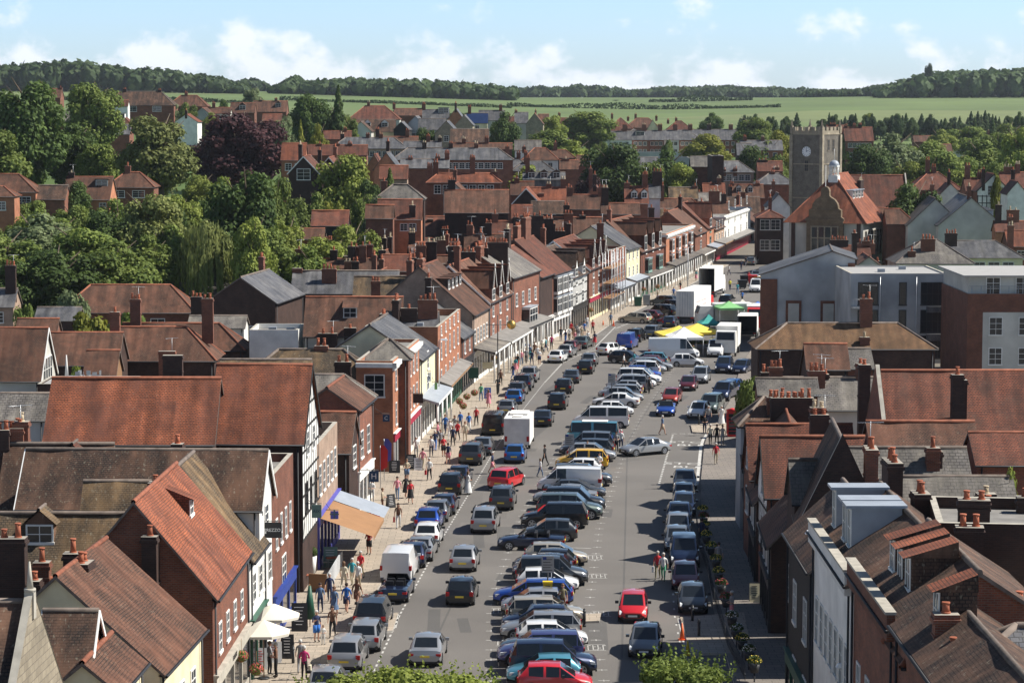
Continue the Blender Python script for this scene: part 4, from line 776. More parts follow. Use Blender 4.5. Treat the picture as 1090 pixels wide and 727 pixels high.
AC(482, 545, 153, 575, 159, 'brick', 'tile_brown', 'low brown roof behind the long slate one', pitch=36, ch=[(518,147,2),(494,148,2)], far=True)
AC(372, 426, 113, 800, 127, 'render', 'tile_red', 'red hipped roof beside the tall dark conifer', pitch=40, ends='hh', ch=[(393,109,2),(420,111,2)], win=FW(5), far=True)
AC(420, 452, 116, 830, 123, 'brick', 'tile_brown', 'low brown red roof right of the hipped one, far off', pitch=36, ch=[(451,110,2),(462,112,2)], far=True)
AC(372, 421, 128, 700, 140, 'cream', 'tile_dark', 'cream house with a dark roof and two white dormers', pitch=44, dorm=[(-.2,.6,1.6,1.0,'gable',dict(cheek='white')),(.55,.6,1.6,1.0,'gable',dict(cheek='white'))], far=True)
GC(384, 130, 690, 11, 140, 8, 'render', 'tile_dark', 'pale rendered gable in front of the cream dormered house', far=True)
GC(427, 130, 690, 8, 138, 9, 'black_timber', 'slate', 'small black boarded gable with slate roof', far=True)
GC(442, 124, 700, 13, 137, 11, 'render_grey', 'slate', 'pale blue grey gabled house with slate roof', win=[('A',-3,1,2.2,1.6,(-.3,.3))], far=True)
AC(446, 474, 127, 690, 138, 'render', 'slate', 'slate roof of a rendered house, centre distance', pitch=40, far=True)
GC(475, 129, 670, 12, 142, 11, 'stone', 'slate', 'buff stone gable with one white window and slate roof', win=[('A',-2.2,1,1.2,1.4)], far=True)
GC(485, 116, 760, 9, 128, 9, 'brick_orange', 'slate', 'orange brick gable with slate roof behind the stone one', ch=[(485,110,3)], far=True)
AC(450, 478, 117, 770, 126, 'white', 'slate', 'slate roof with a broad white dormer, far centre', pitch=42, dorm=[(.6,.4,3,1.4,'flat',dict(cheek='white'))], ch=[(450,111,3)], far=True)
AC(497, 519, 121, 720, 131, 'cream', 'solar', 'cream house with a roof covered in solar panels', pitch=40, win=FW(1), ch=[(500,114,3)], far=True)
GC(494, 123, 700, 9, 133, 8, 'stone', 'slate', 'dark stone gable next to the solar panelled roof', win=[('A',-3,1,1.2,1.4)], far=True)
AC(510, 537, 118, 760, 128, 'render', 'slate', 'slate roofed house with rooflights by the dark round tree', pitch=40, ch=[(533,112,3)], far=True)
AC(270, 306, 108, 850, 119, 'brick', 'tile_brown', 'brown roofed semi with two chimneys above the copper beech', pitch=40, ch=[(279,107,2),(295,105,2)], dorm=[(.5,.6,1.6,1.2,'gable')], far=True)
AC(280, 300, 122, 780, 129, 'brick', 'tile_red', 'small pink roof just above the copper beech', pitch=40, far=True)
# far left hillside houses
AC(125, 187, 98, 760, 112, 'brick', 'tile_dark', 'long brown roofed terrace on the hillside with white ground floor windows', pitch=42, ends='gh', ch=[(135,95,2),(172,96,2)], win=[('F',-1.9,2,2.6,1.5)], far=True)
AC(180, 222, 102, 800, 113, 'brick', 'tile_brown', 'brown hipped house right of the hillside terrace', pitch=42, ends='hh', ch=[(200,99,2)], far=True)
AC(107, 140, 120, 690, 131, 'white', 'tile_red', 'red hipped house with a white dormer below the hillside terrace', pitch=40, ends='hh', dorm=[(.4,.6,1.8,1.2,'flat',dict(cheek='white'))], far=True)
AC(120, 137, 107, 740, 113, 'white', 'tile_red', 'pale walled house with a red roof peeping above trees', pitch=40, far=True)
GC(198, 122, 690, 12, 130, 7, 'white', 'tile_orange', 'white gable with orange roof on the hillside', ch=[(185,118,2)], far=True)
GC(215, 115, 740, 10, 123, 9, 'render_grey', 'tile_brown', 'pale lilac gable house on the hillside', far=True)
AC(215, 246, 115, 750, 121, 'render', 'tile_brown', 'long low brown roof beside the lilac gable', pitch=36, ch=[(229,110,2)], far=True)
AC(246, 272, 110, 800, 120, 'brick', 'tile_brown', 'brown roofed house with gablet left of the pale tree', pitch=40, dorm=[(0,.7,1.8,1.2,'gable')], far=True)
AC(38, 66, 95, 780, 104, 'brick', 'tile_brown', 'brown roof and chimney between the two big left trees', pitch=40, ch=[(47,89,2),(68,94,1)], far=True)
AC(58, 82, 118, 640, 129, 'brick', 'slate_old', 'grey roofed house with two chimneys behind the trees, left', pitch=40, ch=[(66,125,2,-3),(68,115,2)], far=True)
AC(90, 140, 133, 610, 143, 'brick', 'slate', 'low slate roof showing between trees on the left', pitch=34, ch=[(97,126,2,0,1.6)], far=True)
AC(-25, 42, 186, 395, 204, 'brick_orange', 'tile_brown', 'orange brick house with brown hipped roof at the left edge', pitch=38, ends='hh', win=[('F',-2.1,6,1.3,1.2)])
AC(-30, 18, 199, 380, 209, 'brick_orange', 'tile_brown', 'front wing of the orange brick house at the left edge', pitch=34, ends='gh', win=[('F',-2.1,2,1.2,1.2)])
AC(72, 120, 189, 405, 212, 'brick_orange', 'tile_brown', 'chalet bungalow with a broad brown roof and a white framed dormer', pitch=40, dorm=[(109,.45,1.8,1.0,'flat',dict(cheek='tile_dark'))], ch=[(77,184,1)], win=[('F',-1.9,1,1.0,1.2,(.3,.42))])
AC(116, 166, 184, 425, 199, 'brick', 'tile_brown', 'hipped bungalow with wide white windows and a television aerial', pitch=40, ends='hh', win=[('F',-1.8,1,2.0,1.1,(-.4,-.1)),('F',-1.8,1,2.0,1.1,(.05,.3))], ch=[(137,177,1)])
AC(42, 72, 198, 395, 212, 'brick', 'tile_dark', 'low dark roofed garage beside the chalet bungalow', pitch=36)
# ------------------------------------------------------------------ middle distance, centre and right
rows = [(649,672,'white'),(672,690,'brick'),(690,706,'brick'),(706,722,'white'),(722,738,'brick'),(738,762,'brick'),(762,784,'brick')]
for i, (a, b_, wl) in enumerate(rows):
    AC(a, b_, 140-.3*i, 900+i*6, 149, wl, 'slate', ['white terrace house with two rooflights at the left end of the far slate terrace','brick terrace house with a white dormer, second from the left end','brick terrace house third from the left end of the far slate terrace','white painted terrace house in the middle of the far slate terrace','brick terrace house just right of the white painted one','long slate roofed terrace house above the yellow green tree','brick house at the right end of the far slate terrace'][i], pitch=36, win=FW(3,3), far=True, ch=[((a+b_)/2+4,133,3,0,1.6)], group='far slate roofed terrace', dorm=[(0,.5,3,1.2,'flat',dict(cheek='white'))] if i == 1 else ())
block((44,880), (66,880), 12.5, 8, 'render_grey', 'flatroof', 'low pale concrete garage block below the far terrace', cat='building')
AC(648, 673, 126, 1000, 137, 'brick', 'tile_red', 'dark red hipped house, leftmost above the slate terrace', pitch=40, ends='hh', ch=[(651,122,3),(668,136,2)], far=True)
AC(666, 702, 126, 1030, 136, 'brick', 'tile_brown', 'brown red hipped house in the middle above the slate terrace', pitch=40, ends='hh', ch=[(676,122,2),(698,124,2)], far=True)
GC(695, 128, 1000, 6, 138, 10, 'cream', 'tile_brown', 'small yellow gable above the slate terrace', far=True)
AC(710, 736, 129, 1000, 138, 'brick', 'tile_red', 'red hipped house, right of three above the slate terrace', pitch=40, ends='hh', ch=[(719,126,2),(708,134,2)], far=True)
AC(548, 562, 120, 880, 131, 'render', 'slate', 'grey roofed semi on the far left of centre', pitch=40, ch=[(546,118,2)], far=True)
GC(569, 121, 860, 9, 132, 9, 'stone', 'tile_brown', 'stone gable with brown roof and two chimneys, far centre', ch=[(571,118,3)], far=True)
AC(573, 584, 122, 900, 128, 'brick', 'tile_brown', 'little brown roof by the far round green tree', pitch=40, far=True)
AC(594, 612, 126, 900, 133, 'brick', 'tile_red', 'dark red roof behind the far round green tree', pitch=40, ch=[(595,121,2),(607,124,2)], far=True)
AC(548, 576, 150, 640, 160, 'white', 'slate_old', 'white curved gable house left of centre', pitch=42, far=True)
AC(556, 594, 158, 600, 170, 'white', 'tile_brown', 'brown pyramid roofed house with a white wall', pitch=42, ends='hh', win=[('F',-1.8,3,1,1)], ch=[(554,164,1)], far=True)
AC(578, 612, 160, 620, 168, 'brick_dark', 'tile_brown', 'dark brick house with a low brown roof beside the white walled one', pitch=38, ends='hh', ch=[(591,152,1)], far=True)
AC(518, 566, 169, 580, 180, 'brick', 'slate', 'slate hipped house at the left of the green hedge', pitch=36, ends='hh', ch=[(552,163,2)], win=FW(3), far=True)
AC(545, 590, 172, 570, 182, 'brick', 'slate', 'slate hipped house behind the modern dark hall', pitch=36, ends='hh', far=True)
AC(557, 601, 184, 490, 191, 'slate', 'slate', 'modern dark metal hall with three small gabled dormers', pitch=30, dorm=[(-.6,.8,1.2,.9,'gable'),(0,.8,1.2,.9,'gable'),(.6,.8,1.2,.9,'gable')])
block((25,700), (51,700), 14.5, 12, 'render_grey', 'slate', 'modern flat grey building with glass walls behind the trees', cat='building', win=[('F',5.6,8,2.4,2.2,(-.48,.48),dict(mat='trim'))], far=True)
AC(596, 615, 171, 540, 180, 'brick', 'tile_brown', 'small brown roof beside a tall brick pier', pitch=40, ch=[(602,177,1,0,1.4)], far=True)
AC(614, 628, 166, 600, 176, 'brick', 'tile_brown', 'brick gable lane house by the dark yew', pitch=40, far=True)
AC(680, 700, 168, 640, 176, 'brick', 'slate', 'low slate roof between the yew and the green trees', pitch=36, far=True)
AC(788, 832, 150, 690, 160, 'brick_orange', 'slate', 'slate roofed brick terrace left of the church tower', pitch=36, win=FW(4,4), ch=[(792,146,2),(811,146,2)], far=True)
AC(784, 800, 153, 660, 165, 'brick_dark', 'slate', 'dark gabled end house of the brick terrace', pitch=44, far=True)
AC(898, 928, 136, 760, 150, 'brick', 'tile_red', 'red roofed terrace rising behind the church tower', pitch=42, ch=[(899,134,3),(908,133,3),(914,133,3)], win=FW(5,5), far=True)
AC(880, 900, 134, 770, 147, 'brick', 'tile_brown', 'brown roof between the tower battlements and the red terrace', pitch=42, ch=[(885,133,4,0,2)], far=True)
AC(966, 1021, 184, 520, 202, 'brick', 'tile_red', 'red hipped house right of the church roof', pitch=38, ends='hh', ch=[(993,178,2)], far=True)
GC(1012, 196, 500, 10, 206, 9, 'white', 'tile_red', 'small white gable beside the red hipped house', far=True)
AC(1026, 1062, 190, 490, 203, 'brick', 'tile_red', 'red roofed wing left of the timbered gable', pitch=40, ch=[(1042,184,2)], far=True)
GC(1058, 186, 480, 17, 203, 10, 'brick', 'tile_red', 'timbered gable with a leaded window on the right hillside', timber=[('A',5,12)], win=[('A',-.9,1,2.2,1.8,(-.3,.3))], ch=[(1064,184,2,2)])
AC(1064, 1110, 184, 500, 200, 'brick', 'tile_red', 'red roof with chimneys at the right edge', pitch=42, ch=[(1072,178,3,0,1.8),(1082,175,3)], far=True)
GC(1083, 194, 460, 10, 206, 9, 'white', 'tile_red', 'white gabled bay house at the right edge', far=True)
AC(993, 1023, 147, 900, 154, 'white', 'slate_old', 'pale low house with a white gable in the right valley', pitch=36, far=True)
AC(988, 1012, 154, 860, 162, 'brick', 'tile_brown', 'brown roof in front of the pale low valley house', pitch=36, far=True)
GC(1055, 146, 900, 10, 155, 12, 'white', 'slate', 'white gabled house with two broad chimneys in the right valley', ch=[(1057,140,3,1,2.4),(1068,140,3,4,2.4)], far=True)
AC(972, 994, 145, 950, 151, 'brick', 'tile_brown', 'small far brown roof left of the valley houses', pitch=36, far=True)
# ------------------------------------------------------------------ right side
AC(905, 964, 187, 495, 226, 'stone', 'tile_red', 'steep plain red church roof beside the tower', pitch=48, ends='gp', name='church', cat='church')
GC(996, 212, 425, 29, 240, 15, 'render', 'slate_old', 'blank pale rendered gable, left of the big twin gables', rot=4)
GC(1034, 211, 420, 34, 240, 20, 'render', 'slate', 'blank pale rendered gable with a row of slate dormers, right of the twins', rot=4, dorm=[(-.6,.75,1.2,1.0,'flat',dict(cheek='lead')),(-.2,.75,1.2,1.0,'flat',dict(cheek='lead')),(.2,.75,1.2,1.0,'flat',dict(cheek='lead')),(.6,.75,1.2,1.0,'flat',dict(cheek='lead'))])
AC(1008, 1084, 257, 375, 274, 'cream', 'slate', 'cream house with three small sashes and a slate hip', pitch=32, ends='gh', win=[('F',-1.9,4,1.6,1.1,(-.4,.4))], ch=[(1005,249,4,-1,1.8)])
AC(950, 1030, 256, 338, 280, 'render', 'slate_old', 'grey roof with dark chimneys behind the white flat roofed flats', pitch=34, ends='hh', ch=[(988,255,4,-2,1.9),(971,268,1,-3,1.0)])
AC(942, 972, 223, 432, 238, 'brick', 'tile_brown', 'brown roofed house between the town hall and the dark yew', pitch=42, ends='gh', far=True)
AC(930, 952, 222, 445, 240, 'brick', 'tile_brown', 'narrow brown roof right behind the town hall', pitch=42, far=True)
GC(925, 274, 335, 18, 287, 9, 'render', 'tile_brown', 'pale tan roofed house beside the grey gable wall', ch=[(940,262,3,2,1.6),(903,268,2,-2,.7)])
AC(1070, 1130, 246, 385, 262, 'brick', 'tile_orange', 'orange roof and white glazed front at the right edge', pitch=38, win=FW(3))
AC(1058, 1100, 236, 410, 246, 'brick_orange', 'tile_red', 'brick gabled house above the cream hip', pitch=42, ch=[(1078,224,2,0,2)])
AC(890, 925, 262, 360, 276, 'brick', 'tile_red', 'low red roof in front of the town hall', pitch=40, ch=[(880,256,6,0,2.6),(925,260,4,0,2.6),(935,257,2,0,1.2)])
# grey walled flats with a sloping slate roof
x0, z0_ = atY(809, 265, 302)
fl = GC(886, 268, 296, 24, 276, 13, 'render_grey', 'slate', 'tall pale grey end wall with two brick framed panels beside the market', rot=6, name='block_of_flats', cat='flats', wb=8.6)
LF_ = fl.children[0]; hx_ = 6.5
m = MB(); m.box(-hx_-.1, -hx_+.0, 6.6, 8.62, 0, 9.0); m.box(-hx_-.1, -hx_+.0, -2.75, -1.9, 0, 11.0)
for yc in (4.6, .4): m.box(-hx_-.12, -hx_+.0, yc-.95, yc+.95, 3.0, 6.4)
m.box(-hx_, hx_, 8.58, 8.66, 0, 8.6); m.obj('brick_trim', ['brick'], fl)
m = MB()
for yc in (4.6, .4): m.box(-hx_-.16, -hx_-.12, yc-.65, yc+.65, 3.2, 6.05)
m.obj('blank_panel', ['render'], fl)
AC(803, 990, 345, 232, 371, 'brick_dark', 'tile_gold', 'long low brick building with a golden brown hipped roof on the right', pitch=33, ends='hh', ch=[(922,360,1,-2.6,.9)])
block((39.2,282), (50.4,282), 10.4, 14, 'render_grey', 'roof_membrane', 'white walled flats with tall windows and a flat pale roof', cat='flats', name='block_of_flats', par=.15, win=[(f_, z_, 1, w_, 2.5, sp, dict(mat='trim', bars=bb)) for z_ in (7.1, 3.9, .9) for f_, w_, sp, bb in (('F',2.2,(-.44,-.2),(3,2)),('F',.7,(-.02,.1),(1,3)),('F',2.6,(.22,.48),(4,2)))])
bf = block((49,262), (64,262), 9.6, 16, 'brick', 'roof_membrane', 'brick flats with a white panel of four windows at the right edge', cat='flats', name='block_of_flats', par=.2, win=[('F',5.5,2,1.3,1.8,(-.40,.026)),('F',2.3,2,1.3,1.7,(-.40,.026)),('F',5.5,1,1.3,1.8,(.3,.5)),('F',2.3,1,1.3,1.7,(.3,.5))])
m = MB(); m.box(-5.8, .2, -8.012, -8.0, 1.4, 7.9); m.obj('white_panel', ['render'], bf)
m = MB(); m.box(-7.3, 7.4, -7.2, 7.9, 9.72, 11.7); m.obj('top_storey', ['render'], bf); m = MB(); m.box(-7.9, 8.0, -7.8, 8.2, 11.7, 11.86); m.obj('top_roof', ['roof_membrane'], bf)
for u in (-4.6, -1.4, 1.4, 5.0): window(bf, 'F', u, 9.85, 1.4, 1.7, 17, 7.24, 7.9)
m = MB(); [m.tube((x_, -7.75, 9.9), (x_, -7.75, 10.7), .03) for x_ in range(-7, 8)]; m.tube((-7.3,-7.75,10.7), (7.3,-7.75,10.7), .03); m.obj('balcony_rail', ['metal'], bf, uv=False)
AC(857, 900, 367, 215, 392, 'brick_dark', 'tile_brown', 'brown gabled roof with a long grey rooflight strip on the right', pitch=42, wb=4)
AC(868, 925, 372, 222, 392, 'brick', 'slate_old', 'grey sheeted lean roof behind the brown gable', pitch=28)
AC(932, 1130, 396, 160, 457, 'brick', 'tile_red', 'very large red brown roof with a tall thin chimney on the right', pitch=46, ends='pg', ch=[(1022,400,1,-3.6,.75,dict(mat='brick_dark'))], wb=4)
AC(924, 1035, 450, 150, 473, 'brick', 'tile_brown', 'low ribbed brown roof in the shadow of the tall thin chimney', pitch=35)
AC(1033, 1130, 462, 146, 494, 'brick', 'tile_red', 'low ribbed red roof under the very large red brown roof', pitch=33)
AC(905, 1026, 478, 140, 507, 'brick', 'slate_old', 'plain grey roof with one squat round topped chimney', pitch=38, ch=[(997,478,1,-1.2,.75)])
AC(945, 1075, 509, 128, 541, 'brick', 'slate_old', 'pale grey stone slate roof beside the young green tree', pitch=38)
AC(820, 938, 403, 190, 436, 'render', 'slate_old', 'low grey slate roofs in front of the golden brown roof', pitch=30, ch=[(820,392,3,0,1.0),(871,396,3,-1,1.3),(918,388,1,0,.7)])
AC(806, 868, 404, 182, 420, 'brick', 'slate_old', 'small grey roof by the bush at the pavement corner', pitch=30)
AC(786, 858, 424, 172, 452, 'render_grey', 'tile_dark', 'brown hipped roof over a pale blue side wall', pitch=42, ends='hh', ch=[(838,424,6,-1,2.6)])
AC(796, 905, 453, 160, 508, 'brick', 'tile_red', 'bright red tiled gable house facing the pavement, further of two', pitch=50, ends='gg', win=[('A',3.4,1,1.4,1.6),('A',6.4,1,.9,1.2)], ch=[(873,435,2,-1.5,1.0)])
AC(812, 918, 466, 149, 527, 'brick', 'tile_red', 'bright red tiled gable house facing the pavement, nearer of two', pitch=50, ends='gg', win=[('A',3.4,1,1.4,1.6),('A',6.4,1,.9,1.2)], timber=[('A',3.0,6.0)])
AC(842, 897, 491, 133, 533, 'brick_dark', 'slate_old', 'small grey roofed cross wing jutting over the right pavement', pitch=48, ends='gg', win=[('A',3.0,1,1.4,1.8)])
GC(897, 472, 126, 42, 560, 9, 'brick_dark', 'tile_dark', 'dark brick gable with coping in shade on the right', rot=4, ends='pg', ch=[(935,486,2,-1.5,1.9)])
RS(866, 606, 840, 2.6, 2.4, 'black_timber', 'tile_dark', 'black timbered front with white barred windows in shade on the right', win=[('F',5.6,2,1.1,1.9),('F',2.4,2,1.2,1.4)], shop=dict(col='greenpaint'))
RS(907, 621, 867, 2.9, 2.0, 'white', 'tile_dark', 'white georgian front in shade with three tall lead dormers', win=[('F',6.6,7,.8,1.9,(-.46,.46)),('F',2.0,2,2.2,2.6,(-.4,.4),dict(bars=(5,5)))], dorm=[(.1,.78,.8,1.5,'flat',dict(cheek='lead',roof='lead')),(-.15,.78,.8,1.5,'flat',dict(cheek='lead',roof='lead')),(-.7,.78,.8,1.5,'flat',dict(cheek='lead',roof='lead'))], parapet=1)  # slate roof drawn in dark tile, whose colour stands for the unlit slope
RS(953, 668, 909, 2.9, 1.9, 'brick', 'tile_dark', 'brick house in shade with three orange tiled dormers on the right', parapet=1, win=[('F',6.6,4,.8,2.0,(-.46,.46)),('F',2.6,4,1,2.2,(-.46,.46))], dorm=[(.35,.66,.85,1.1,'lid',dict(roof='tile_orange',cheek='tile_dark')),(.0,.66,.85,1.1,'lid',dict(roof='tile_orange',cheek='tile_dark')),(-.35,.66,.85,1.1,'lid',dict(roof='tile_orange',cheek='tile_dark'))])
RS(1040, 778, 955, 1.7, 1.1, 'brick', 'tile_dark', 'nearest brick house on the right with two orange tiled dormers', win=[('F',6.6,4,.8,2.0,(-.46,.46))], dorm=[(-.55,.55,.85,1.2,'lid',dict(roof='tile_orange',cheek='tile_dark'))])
block((17.5,99.5), (34,97.5), 12.8, 7, 'brick_dark', 'flatroof', 'dark brick parapet block with pots at the lower right', cat='building', ch=[(-.8,.6,2,-1,1.3),(.35,.9,1,-1.5,1.1),(-.4,.2,4,2.5,2.5)])
AC(985, 1120, 668, 80, 745, 'brick_dark', 'slate', 'near grey slate roof in the lower right corner', pitch=40, ends='hg', hip=3.0, ch=[(1014,655,1,-.4,.8,dict(mat='brick'))])
AC(958, 1066, 643, 84, 706, 'brick_dark', 'tile_brown', 'ribbed brown hipped roof behind the near slate roof', pitch=42, ends='hh')
block((17.8,84), (30,82), 11.6, 6, 'brick_dark', 'flatroof', 'dark brick rear wall with tall chimneys at the right edge', cat='building', ch=[(.3,1.6,2,0,1.2)])
AC(1040, 1130, 545, 118, 575, 'brick_dark', 'slate', 'dark roof below the young tree at the right edge', pitch=36, ch=[(1052,527,1,0,.9),(1080,570,3,-1.5,1.5)])

# filler houses added behind the right hand row, closing its gaps and shading the pavement
for k, (ya, yb, hr_, lb) in enumerate(((112,123,9.6,'added brick house in shade behind the dark coped gable, nearest the white front'),(136,144.5,8.2,'added brick house tucked between the grey wing and the nearer red gable'),(151,158,8.2,'added brick house tucked between the two bright red gables'),(162,171,8.6,'added brick house in shade beyond the two bright red gables'),(176,189,7.6,'added low shop in shade by the bushes at the pavement corner'))):
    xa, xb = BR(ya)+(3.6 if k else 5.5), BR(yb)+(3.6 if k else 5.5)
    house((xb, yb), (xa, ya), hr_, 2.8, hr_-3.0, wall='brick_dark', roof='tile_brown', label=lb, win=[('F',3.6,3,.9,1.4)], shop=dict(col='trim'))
def Hs(t): return next(o for o in COL.objects if t in str(o.get('label', '')))
def stack(px, pyt, Y, w_, n, drop, t, mat='brick_dark'):
    x, z = atY(px, pyt, Y); r = Hs(t); a = r.rotation_euler[2]; dx, dy = x-r.location[0], Y-r.location[1]
    chimney(r, dx*math.cos(a)+dy*math.sin(a), -dx*math.sin(a)+dy*math.cos(a), z-drop-r.location[2], z-r.location[2], w_, .7, n, mat, aerial=rnd.random() < .2)
for q in ((950,490,114,2.0,3,6,'white georgian front'),(980,524,106,1.2,2,5,'white georgian front'),(1032,560,98,1.1,2,4,'dark brick parapet block'),(1000,640,88,.8,1,4,'ribbed brown hipped'),(1052,535,116,.8,1,4.5,'dark roof below the young'),(1015,690,78,.7,1,4,'near grey slate roof'),(1078,640,86,1.0,2,6,'dark brick rear wall'),(872,441,158,1.2,2,5.5,'further of two'),(1023,404,157,.7,0,8.5,'very large red brown roof'),
  (172,513,124,1.3,2,4.5,'olive brown speckled'),(197,500,129,1.0,1,4,'hanging sign'),(214,490,132,1.1,0,3,'hanging sign'),(189,472,134,.6,1,5,'hanging sign'),(88,598,104,1.15,2,5,'cream walled house under'),(78,588,107,.8,1,4,'small brown roof tucked'),(161,569,112,1.15,2,6,'cream walled house under'),(12,572,104,1.25,2,6,'small brown roof tucked'),(37,617,103,.5,1,2,'small brown roof tucked'),(3,457,136,.8,2,3,'long dark brown roof with a tri'),(19,452,137,.6,1,3.5,'long dark brown roof with a tri'),
  (365,385,196,1.3,2,3,'grey slate hipped'),(341,372,204,1.2,2,3,'broad mossy brown'),(184,378,212,1.7,0,4,'large red brown hipped'),(566,236,345,3.2,4,7,'dark roof under the massive'),(582,238,350,2.4,4,6,'dark roof under the massive'),(596,246,350,1.4,3,5,'dark roof under the massive'),(484,262,290,1.6,3,5,'brown rear roof crowded'),(497,268,285,2.0,4,5,'brown rear roof crowded'),(512,264,290,1.7,4,5,'brown rear roof crowded'),(530,258,292,2.4,7,5,'brown rear roof crowded'),(448,268,300,1.4,3,5,'brown rear roof crowded'),
  (818,396,192,1.2,3,5,'low grey slate roofs'),(873,398,190,1.3,3,5,'low grey slate roofs'),(843,423,170,3.0,6,3.5,'brown hipped roof over a pale'),(920,388,170,.8,1,6,'low grey slate roofs'),(995,480,139,.8,0,3,'plain grey roof with one squat')): stack(*q)

# the jumble of small back houses between the larger roofs
k = 0
for row, (Y, pa, pb, zr, nm) in enumerate(((318,322,505,7.6,'first'),(338,345,560,8.0,'second'),(356,395,585,8.2,'third'),(372,400,610,8.0,'fourth'),(392,420,640,7.8,'fifth'),(425,545,690,8.4,'sixth'),(270,340,470,8.0,'nearest'),(232,330,425,7.6,'lowest'))):
    px = pa; j = 0
    while px < pb:
        wp = rnd.uniform(20, 40); y0 = pr_y = 0; m_ = rnd.choice(('tile_red','tile_brown','tile_dark','tile_brown','slate','tile_moss','tile_red')); cl = {'tile_red':'red','tile_brown':'brown','tile_dark':'dark','slate':'slate grey','tile_moss':'mossy'}[m_]
        z = zr+rnd.uniform(-.9,.9); Yh = Y+rnd.uniform(-5,5); x = (px+wp/2-545)/F*Yh
        if rnd.random() < .82 and x < BL(Yh)-12:
            o_ = ['leftmost','second','third','fourth','fifth','sixth','seventh','eighth','ninth','tenth','eleventh','twelfth'][min(j, 11)]; hl = wp*Yh/F/2; lb = f'small {cl} roofed back house, {o_} in the {nm} row behind the street'
            if rnd.random() < .3: house((x, Yh-3), (x+.6, Yh+4), z+.5, hl*.8, z-2.6, wall=rnd.choice(('brick','brick_orange','brick_dark')), roof=m_, label=lb, win=[('A',2.6,1,1,1.2)], ch=[(.5,rnd.uniform(1.3,2.2),2,.4)])
            else: house((x-hl, Yh), (x+hl, Yh+.4), z, 3, z-2.5, wall=rnd.choice(('brick','brick_dark')), roof=m_, label=lb, ch=[(rnd.choice((-.8,.8)),rnd.uniform(1.4,2.6),rnd.choice((2,3,4)),rnd.uniform(-.6,.6),rnd.uniform(.9,1.6))], ends=rnd.choice(('gg','gg','hh')), hip=2)
            j += 1
        px += wp+rnd.uniform(2, 12)

r = Hs('pale stone gable with a pinnacle'); m = MB(); L2 = 4.9; m.box(-.16, .16, -.16, .16, 0, .9); m.cyl((0,0), .2, .9, 1.0, 8); m.cyl((0,0), .12, 1.0, 1.9, 6, r1=.03); p = m.obj('pinnacle', ['stonecap'], r)
x, z = atY(45, 643, 0.1+83); p.location = (L2, 0, z-r.location[2]+.2)

fl2 = Hs('white walled flats with tall'); m = MB()
for z_ in (3.45, 6.7): m.box(-5.55, -3.9, -8.6, -7.0, z_, z_+.14); [m.tube((x_, -8.55, z_+.14), (x_, -8.55, z_+1.1), .025) for x_ in (-5.5,-5.1,-4.7,-4.3,-3.95)]; m.tube((-5.5,-8.55,z_+1.1), (-3.95,-8.55,z_+1.1), .03)
m.obj('balcony', ['metal'], fl2, uv=False)
for x_ in (-2.2, 2.0): m = MB(); m.tube((x_, -7.08, 0), (x_, -7.08, 10.3), .06); m.obj('downpipe', ['metal'], fl2, uv=False)
m = MB(); m.box(3.2, 5.5, -7.5, -7.0, 2.9, 3.7); m.box(3.2, 5.5, -7.5, -7.0, 6.2, 6.9); m.obj('bay_panel', ['slate'], fl2)
# far back streets: small houses too distant to show more than roof, wall and chimney
for row, (Y, pa, pb, dz, nm) in enumerate(((640,385,640,0,'nearest far street'),(730,375,560,0,'second far street'),(800,430,640,0,'third far street'),(960,540,780,0,'far street under the field'),(860,385,540,0,'far left centre street'),(600,860,1090,0,'right valley street'),(700,930,1090,0,'upper right valley street'),(545,690,800,0,'street behind the yew'))):
    px = pa; j = 0
    while px < pb:
        wp = rnd.uniform(8, 13)/Y*2600*.8; wp = max(12, min(wp, 34)); Yh = Y+rnd.uniform(-8,8); x = (px+wp/2-545)/F*Yh
        if rnd.random() < .62:
            g = T(x, Yh); hl = wp*Yh/F/2; m_ = rnd.choice(('tile_red','tile_brown','slate','tile_dark','slate','tile_red')); cl = {'tile_red':'red','tile_brown':'brown','tile_dark':'dark','slate':'slate'}[m_]; wl = rnd.choice(('brick','brick_orange','white','cream','render','brick_dark'))
            house((x-hl, Yh), (x+hl, Yh), g+rnd.uniform(7,8.6), 3.6, g+rnd.uniform(4.4,5.4), wall=wl, roof=m_, far=True, ends=rnd.choice(('gg','gh','hh')), label=f'{wl.replace("_"," ")} walled {cl} roofed house, {["first","second","third","fourth","fifth","sixth","seventh","eighth","ninth","tenth","eleventh","twelfth"][min(j,11)]} along the {nm}', win=[('F',3.3,2,1.1,1.1)], ch=[(rnd.choice((-.8,.8,0)),1.2,2)]); j += 1
        px += wp+rnd.uniform(0, 14)
